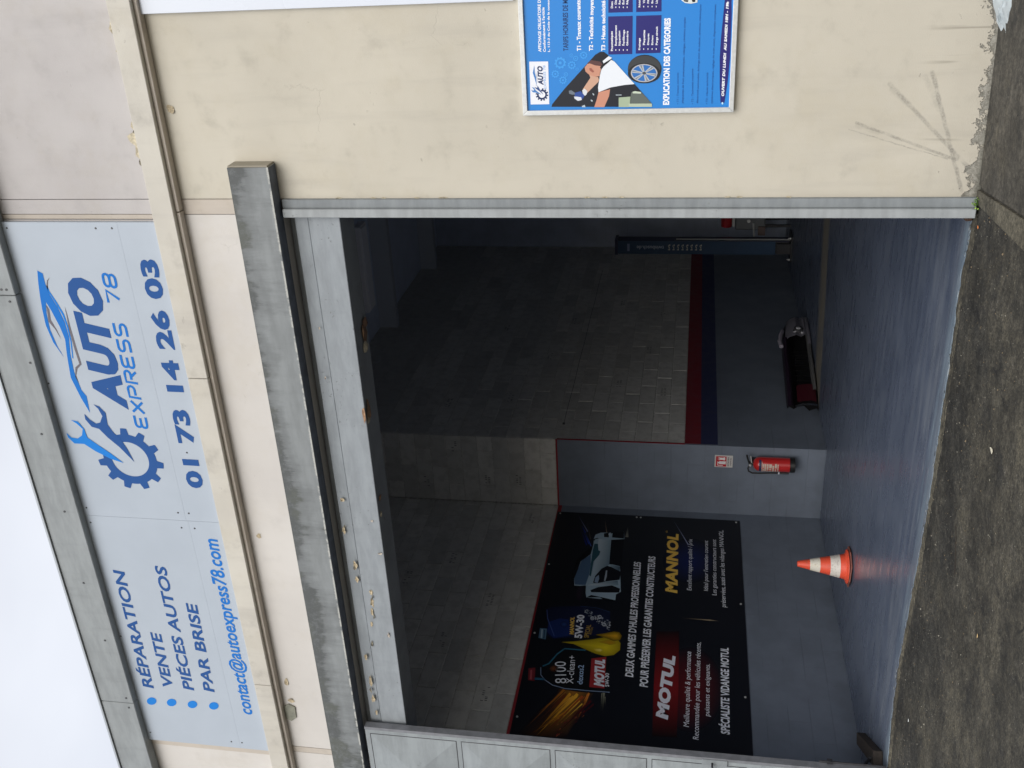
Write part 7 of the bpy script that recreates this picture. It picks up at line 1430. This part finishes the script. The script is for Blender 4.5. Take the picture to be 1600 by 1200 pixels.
# ------------------------------------------------------------ car bumper lying against the far wall
bp = thing('car_bumper', (-5.95, 6.6, 0), 'detached black and red car bumper lying on the floor against the side wall', 'car part')
P0, P1 = Vector((-6.08, 5.58, 0)), Vector((-5.76, 7.62, 0)); ax = (P1-P0); Lb = ax.length; ax = ax/Lb; nr = Vector((ax.y, -ax.x, 0))
def bpt(s, d, z): p = P0+ax*(s*Lb)+nr*d; return (p.x, p.y, z)
def shell(name, prof, m, s0=0, s1=1, n=24, bow=.10, dz=None):
    b = MB(); rows = []
    for i in range(n+1):
        s = s0+(s1-s0)*i/n; c = -bow*(2*s-1)**4 + .0; hs_ = 1-.18*(max(0, s-.55)/.45)**2
        rows.append([b.bm.verts.new(bpt(s, c+d, z*hs_)) for d, z in prof])
    for r0, r1 in zip(rows, rows[1:]):
        for k in range(len(prof)-1): b.bm.faces.new((r0[k], r0[k+1], r1[k+1], r1[k]))
    bmesh.ops.solidify(b.bm, geom=b.bm.faces[:], thickness=.006)
    return b.done(name, m, bp, True)
gl = simple('bumper_black_plastic', (.02,.02,.022), .35); prp = simple('bumper_dark_purple', (.035,.02,.04), .3, coat=.4); sil = simple('bumper_silver', (.36,.35,.40), .3); mar = simple('bumper_maroon', (.085,.012,.022), .3, coat=.6)
shell('bumper_shell', [(-.10,.02),(-.02,.0),(.0,.03),(-.03,.10),(-.10,.16),(-.12,.22),(-.06,.30),(-.10,.36),(-.16,.38)], gl)
shell('upper_lip', [(-.02,.31),(.0,.335),(-.02,.37),(-.10,.385)], prp, .02, .72)
shell('silver_corner', [(.035,.03),(.07,.08),(.03,.13),(.06,.2),(.02,.29),(-.04,.34)], sil, .70, 1.0, 10)
shell('silver_strip', [(.03,.0),(.06,.02),(.055,.055)], sil, .60, 1.0, 8)
shell('lower_skirt', [(.02,.01),(.05,.025),(.045,.06),(.01,.07)], simple('bumper_grey_skirt', (.2,.2,.2), .4), .12, .97)
shell('red_panel', [(.03,.03),(.045,.10),(.03,.2),(.01,.26)], mar, .035, .17, 6)
shell('chrome_trim', [(.04,.02),(.05,.1),(.045,.2),(.01,.29)], simple('chrome', (.7,.7,.72), .15, 1), .0, .012, 2)
slat = simple('grille_black', (.006,.006,.006), .95, spec=.1)
for k in range(7):
    s = .24+k*.055; b = MB(); a = bpt(s, -.02-.0, .07); c_ = bpt(s, -.03, .27); b.tube([a, c_], .005, 5); b.done('grille_slat', slat, bp)
b = MB(); p = bpt(.77, .01, .16); b.tube([p, bpt(.77, .075, .16)], [.075,.06], 14); fgl = b.done('fog_lamp', simple('fog_lamp_housing', (.05,.05,.055), .3), bp)
b = MB(); b.tube([bpt(.77, .0755, .16), bpt(.77, .085, .16)], [.034,.02], 14); b.done('lens', simple('fog_lens', (.75,.75,.78), .1, .4), fgl)
b = MB(); b.tube([bpt(.74, .03, .10), bpt(.76, .06, .16), bpt(.74, .04, .22)], .014, 6); b.done('bracket', simple('bracket_zinc', (.6,.6,.62), .5), bp)
b = MB(); b.tube([bpt(.62, -.03, .395), bpt(.68, -.03, .41), bpt(.76,-.03,.39), bpt(.82,-.05,.36)], .028, 8); b.done('loose_trim', simple('loose_trim_grey', (.3,.28,.33), .4), bp)

# ------------------------------------------------------------ two post lift column and machine behind it
lc = thing('lift_column', (-5.78, 10.62, 0), 'blue car lift column with white lettering near the back wall', 'car lift')
blue = simple('lift_blue', (.018,.055,.12), .4, vary=.08, scale=5); bl2 = simple('lift_dark_blue', (.02,.024,.07), .45)
MB().box(-5.90, -5.672, 10.5, 10.515, .27, 2.88).done('front_plate', blue, lc)
for x in (-5.90, -5.684): MB().box(x, x+.012, 10.516, 10.74, .05, 2.88).done('side_plate', bl2, lc)
MB().box(-5.886, -5.686, 10.53, 10.72, .05, 2.6).done('carriage', M['dark_steel'], lc)
MB().box(-5.92, -5.65, 10.49, 10.76, 2.8805, 2.93, .004).done('top_cap', bl2, lc)
MB().box(-6.0, -5.57, 10.42, 10.85, 0, .03, .003).done('base_plate', M['dark_steel'], lc)
for x in (-5.97,-5.6): MB().lathe((x,10.46,.03), [(.018,0),(.018,.02),(.010,.021),(.010,.045)], 8).done('anchor_bolt', M['alu'], lc)
MB().tube([(-5.655,10.56,.03),(-5.655,10.56,1.9)], .012, 6).done('hydraulic_pipe', M['alu'], lc)
b = MB(); b.box(-5.88,-5.70,10.46,10.499,.02,.25,.004); b.done('foot_guard', M['dark_steel'], lc)
def vtext(s, zlo, zhi, xc, hgt, col, bold):
    v, f = text_mesh(s, bold); x0 = min(q[0] for q in v); x1 = max(q[0] for q in v); y0 = min(q[1] for q in v); y1 = max(q[1] for q in v)
    k_ = (zhi-zlo)/(x1-x0); b = MB()
    for fc in f: b.poly([(xc - ((v[i][1]-y0)/(y1-y0)-.5)*hgt, 10.498, zlo+(v[i][0]-x0)*k_) for i in fc])
    return tag(b.done('lettering', simple('lift_print', col, .5), lc), kind='stuff')
vtext('twinbusch.de', 2.10, 2.56, -5.786, .065, (.45,.5,.6), .01)
pic = MB()
for k in range(8):
    zc = 2.02-k*.075-.02
    for (dx, dz, w_, h_) in ((-.045,0,.03,.02),(-.01,.006,.03,.012),(.03,-.004,.028,.02),(-.045,.024,.02,.008),(.01,.022,.04,.008)):
        pic.poly([(-5.786+dx, 10.498, zc+dz), (-5.786+dx+w_, 10.498, zc+dz), (-5.786+dx+w_*.9, 10.498, zc+dz+h_), (-5.786+dx, 10.498, zc+dz+h_)])
tag(pic.done('pictogram_decal', simple('decal_cream', (.55,.55,.48), .5), lc), kind='stuff')
MB().box(-5.85,-5.72,10.496,10.499,2.68,2.72).done('logo_plate', simple('decal_grey_blue', (.22,.26,.42), .5), lc)
tm = thing('workshop_machine', (-5.3, 11.2, 0), 'grey workshop machine with red tank behind the blue lift column', 'machine')
gm_ = simple('machine_grey', (.16,.17,.18), .45)
MB().box(-5.62,-5.0,10.95,11.45,.42,.92,.02).done('cabinet', gm_, tm)
for x in (-5.56,-5.06):
    for y in (11.0,11.4): MB().box(x-.02,x+.02,y-.02,y+.02,0,.42).done('leg', M['dark_steel'], tm)
MB().tube([(-5.62,11.15,1.06),(-5.40,11.15,1.06)], [.09,.10], 16).done('red_tank', simple('tank_red', (.42,.02,.03), .4), tm)
MB().box(-5.58,-5.1,11.0,11.3,.925,.97,.006).done('top_plate', M['alu'], tm)
MB().tube([(-5.5,10.94,.62),(-5.72,10.9,.60)], .015, 8).done('handle', M['alu'], tm)
MB().tube([(-5.45,10.93,.70),(-5.45,10.90,.70)], .03, 10).done('dial', M['alu'], tm)
MB().box(-5.70,-5.55,10.9,10.945,.42,.54,.005).done('label_plate', simple('machine_label', (.14,.10,.09), .5), tm)

# ceiling luminaire
lm = thing('ceiling_light', (-4.45, 5.9, 5.78), 'unlit grey batten light hanging below the garage ceiling', 'ceiling light')
MB().box(-5.05,-3.88,5.72,6.0,5.76,5.86,.012).done('housing', simple('luminaire_grey', (.75,.76,.8), .4), lm)
MB().box(-5.02,-3.91,5.75,5.97,5.748,5.7595,.002).done('diffuser', simple('diffuser_grey', (.8,.82,.88), .35), lm)
for x in (-4.9,-4.0): MB().tube([(x,5.86,5.86),(x,5.86,ZC-.001)], .006, 6).done('hanger', M['dark_steel'], lm)

# ------------------------------------------------------------ litter and weeds
bg_ = MB(); n = 14; rows = []
for i in range(n+1):
    t = i/n; x = -.872 + .55*t; row = []
    for j in range(7):
        u = j/6; z = -.002 + .075*u*min(1, .35+t*3) ; y = -.20 + .13*u + .02*math.sin(j*1.7+i*1.1)+.008*random.random()
        row.append(bg_.bm.verts.new((x + .012*math.sin(j*2.1), y, .012 + z + .006*math.sin(i*1.9+j))))
    rows.append(row)
for a, b_ in zip(rows, rows[1:]):
    for j in range(6): bg_.bm.faces.new((a[j], a[j+1], b_[j+1], b_[j]))
bmesh.ops.solidify(bg_.bm, geom=bg_.bm.faces[:], thickness=.004)
lit = thing('plastic_litter', (-.6,-.15,0), 'white crumpled plastic bag lying at the foot of the cream wall', 'litter')
bg_.done('bag', simple('white_plastic_film', (.72,.78,.80), .35), lit, True)
MB().tube([(-.80,-.205,.012),(-.6,-.21,.014),(-.34,-.2,.014)], .008, 6).done('green_stripe', simple('bag_green', (.30,.42,.06), .5), lit)
wd = thing('weed', (-1.82,-.07,-.005), 'small bright green weed growing at the foot of the door jamb', 'plant')
lg = simple('weed_leaf', (.10,.20,.03), .6, vary=.3, scale=60); lg2 = simple('weed_leaf_light', (.26,.40,.06), .6, vary=.2, scale=60)
b = MB(); b2_ = MB()
for i in range(70):
    c0 = Vector((-1.822+random.gauss(0,.016), -.068+random.gauss(0,.010), random.uniform(0,.03))); a = random.random()*6.3; l_ = random.uniform(.007,.015); w_ = l_*.45
    d = Vector((math.cos(a)*.8, math.sin(a)*.8, random.uniform(.1,.9))).normalized(); s_ = d.cross(Vector((0,0,1))).normalized()
    (b if i % 3 else b2_).poly([c0, c0+d*l_*.5+s_*w_, c0+d*l_, c0+d*l_*.5-s_*w_])
tag(b.done('leaf_cluster', lg, wd), kind='stuff'); tag(b2_.done('leaf_cluster', lg2, wd), kind='stuff')
def leaf(loc, col, sz, label, ang):
    b = MB(); c0 = Vector(loc); pts = []
    for k in range(9):
        t = 2*math.pi*k/9; pts.append(c0 + Vector((sz*math.cos(t)*math.cos(ang)-sz*.5*math.sin(t)*math.sin(ang), sz*math.cos(t)*math.sin(ang)+sz*.5*math.sin(t)*math.cos(ang), .003+.35*sz*abs(math.cos(t))*random.random())))
    b.prism(pts, (0,0,-.0012)); return tag(b.done('fallen_leaf', simple('leaf_'+str(len(bpy.data.materials)), col, .7, vary=.2, scale=80), recalc=True), label, 'leaf', 'fallen leaves and scraps on the asphalt')
leaf((-1.955,-.105,-.008), (.75,.24,.06), .012, 'small bright orange scrap lying near the foot of the door jamb', .8)
leaf((-2.90,-1.03,-.010), (.62,.58,.46), .022, 'long pale twig-like scrap on the asphalt beside a dark oil stain', 1.2)
leaf((-3.9,-1.35,-.010), (.60,.42,.2), .012, 'small tan leaf lying on the asphalt low in the doorway view', .3)
leaf((-5.55,-.32,-.010), (.7,.72,.70), .012, 'small white paper scrap on the asphalt near the left end of the sill', .3)
crk = MB().tube([(-3.66+i*-.035, -.62-.018*i+.006*math.sin(i*2), -.0135) for i in range(9)], .0025, 5).done('twig', simple('dark_twig', (.03,.022,.015), .9)); tag(crk, 'thin dark twig lying on the asphalt in front of the doorway', 'twig')
bpy.context.view_layer.update()
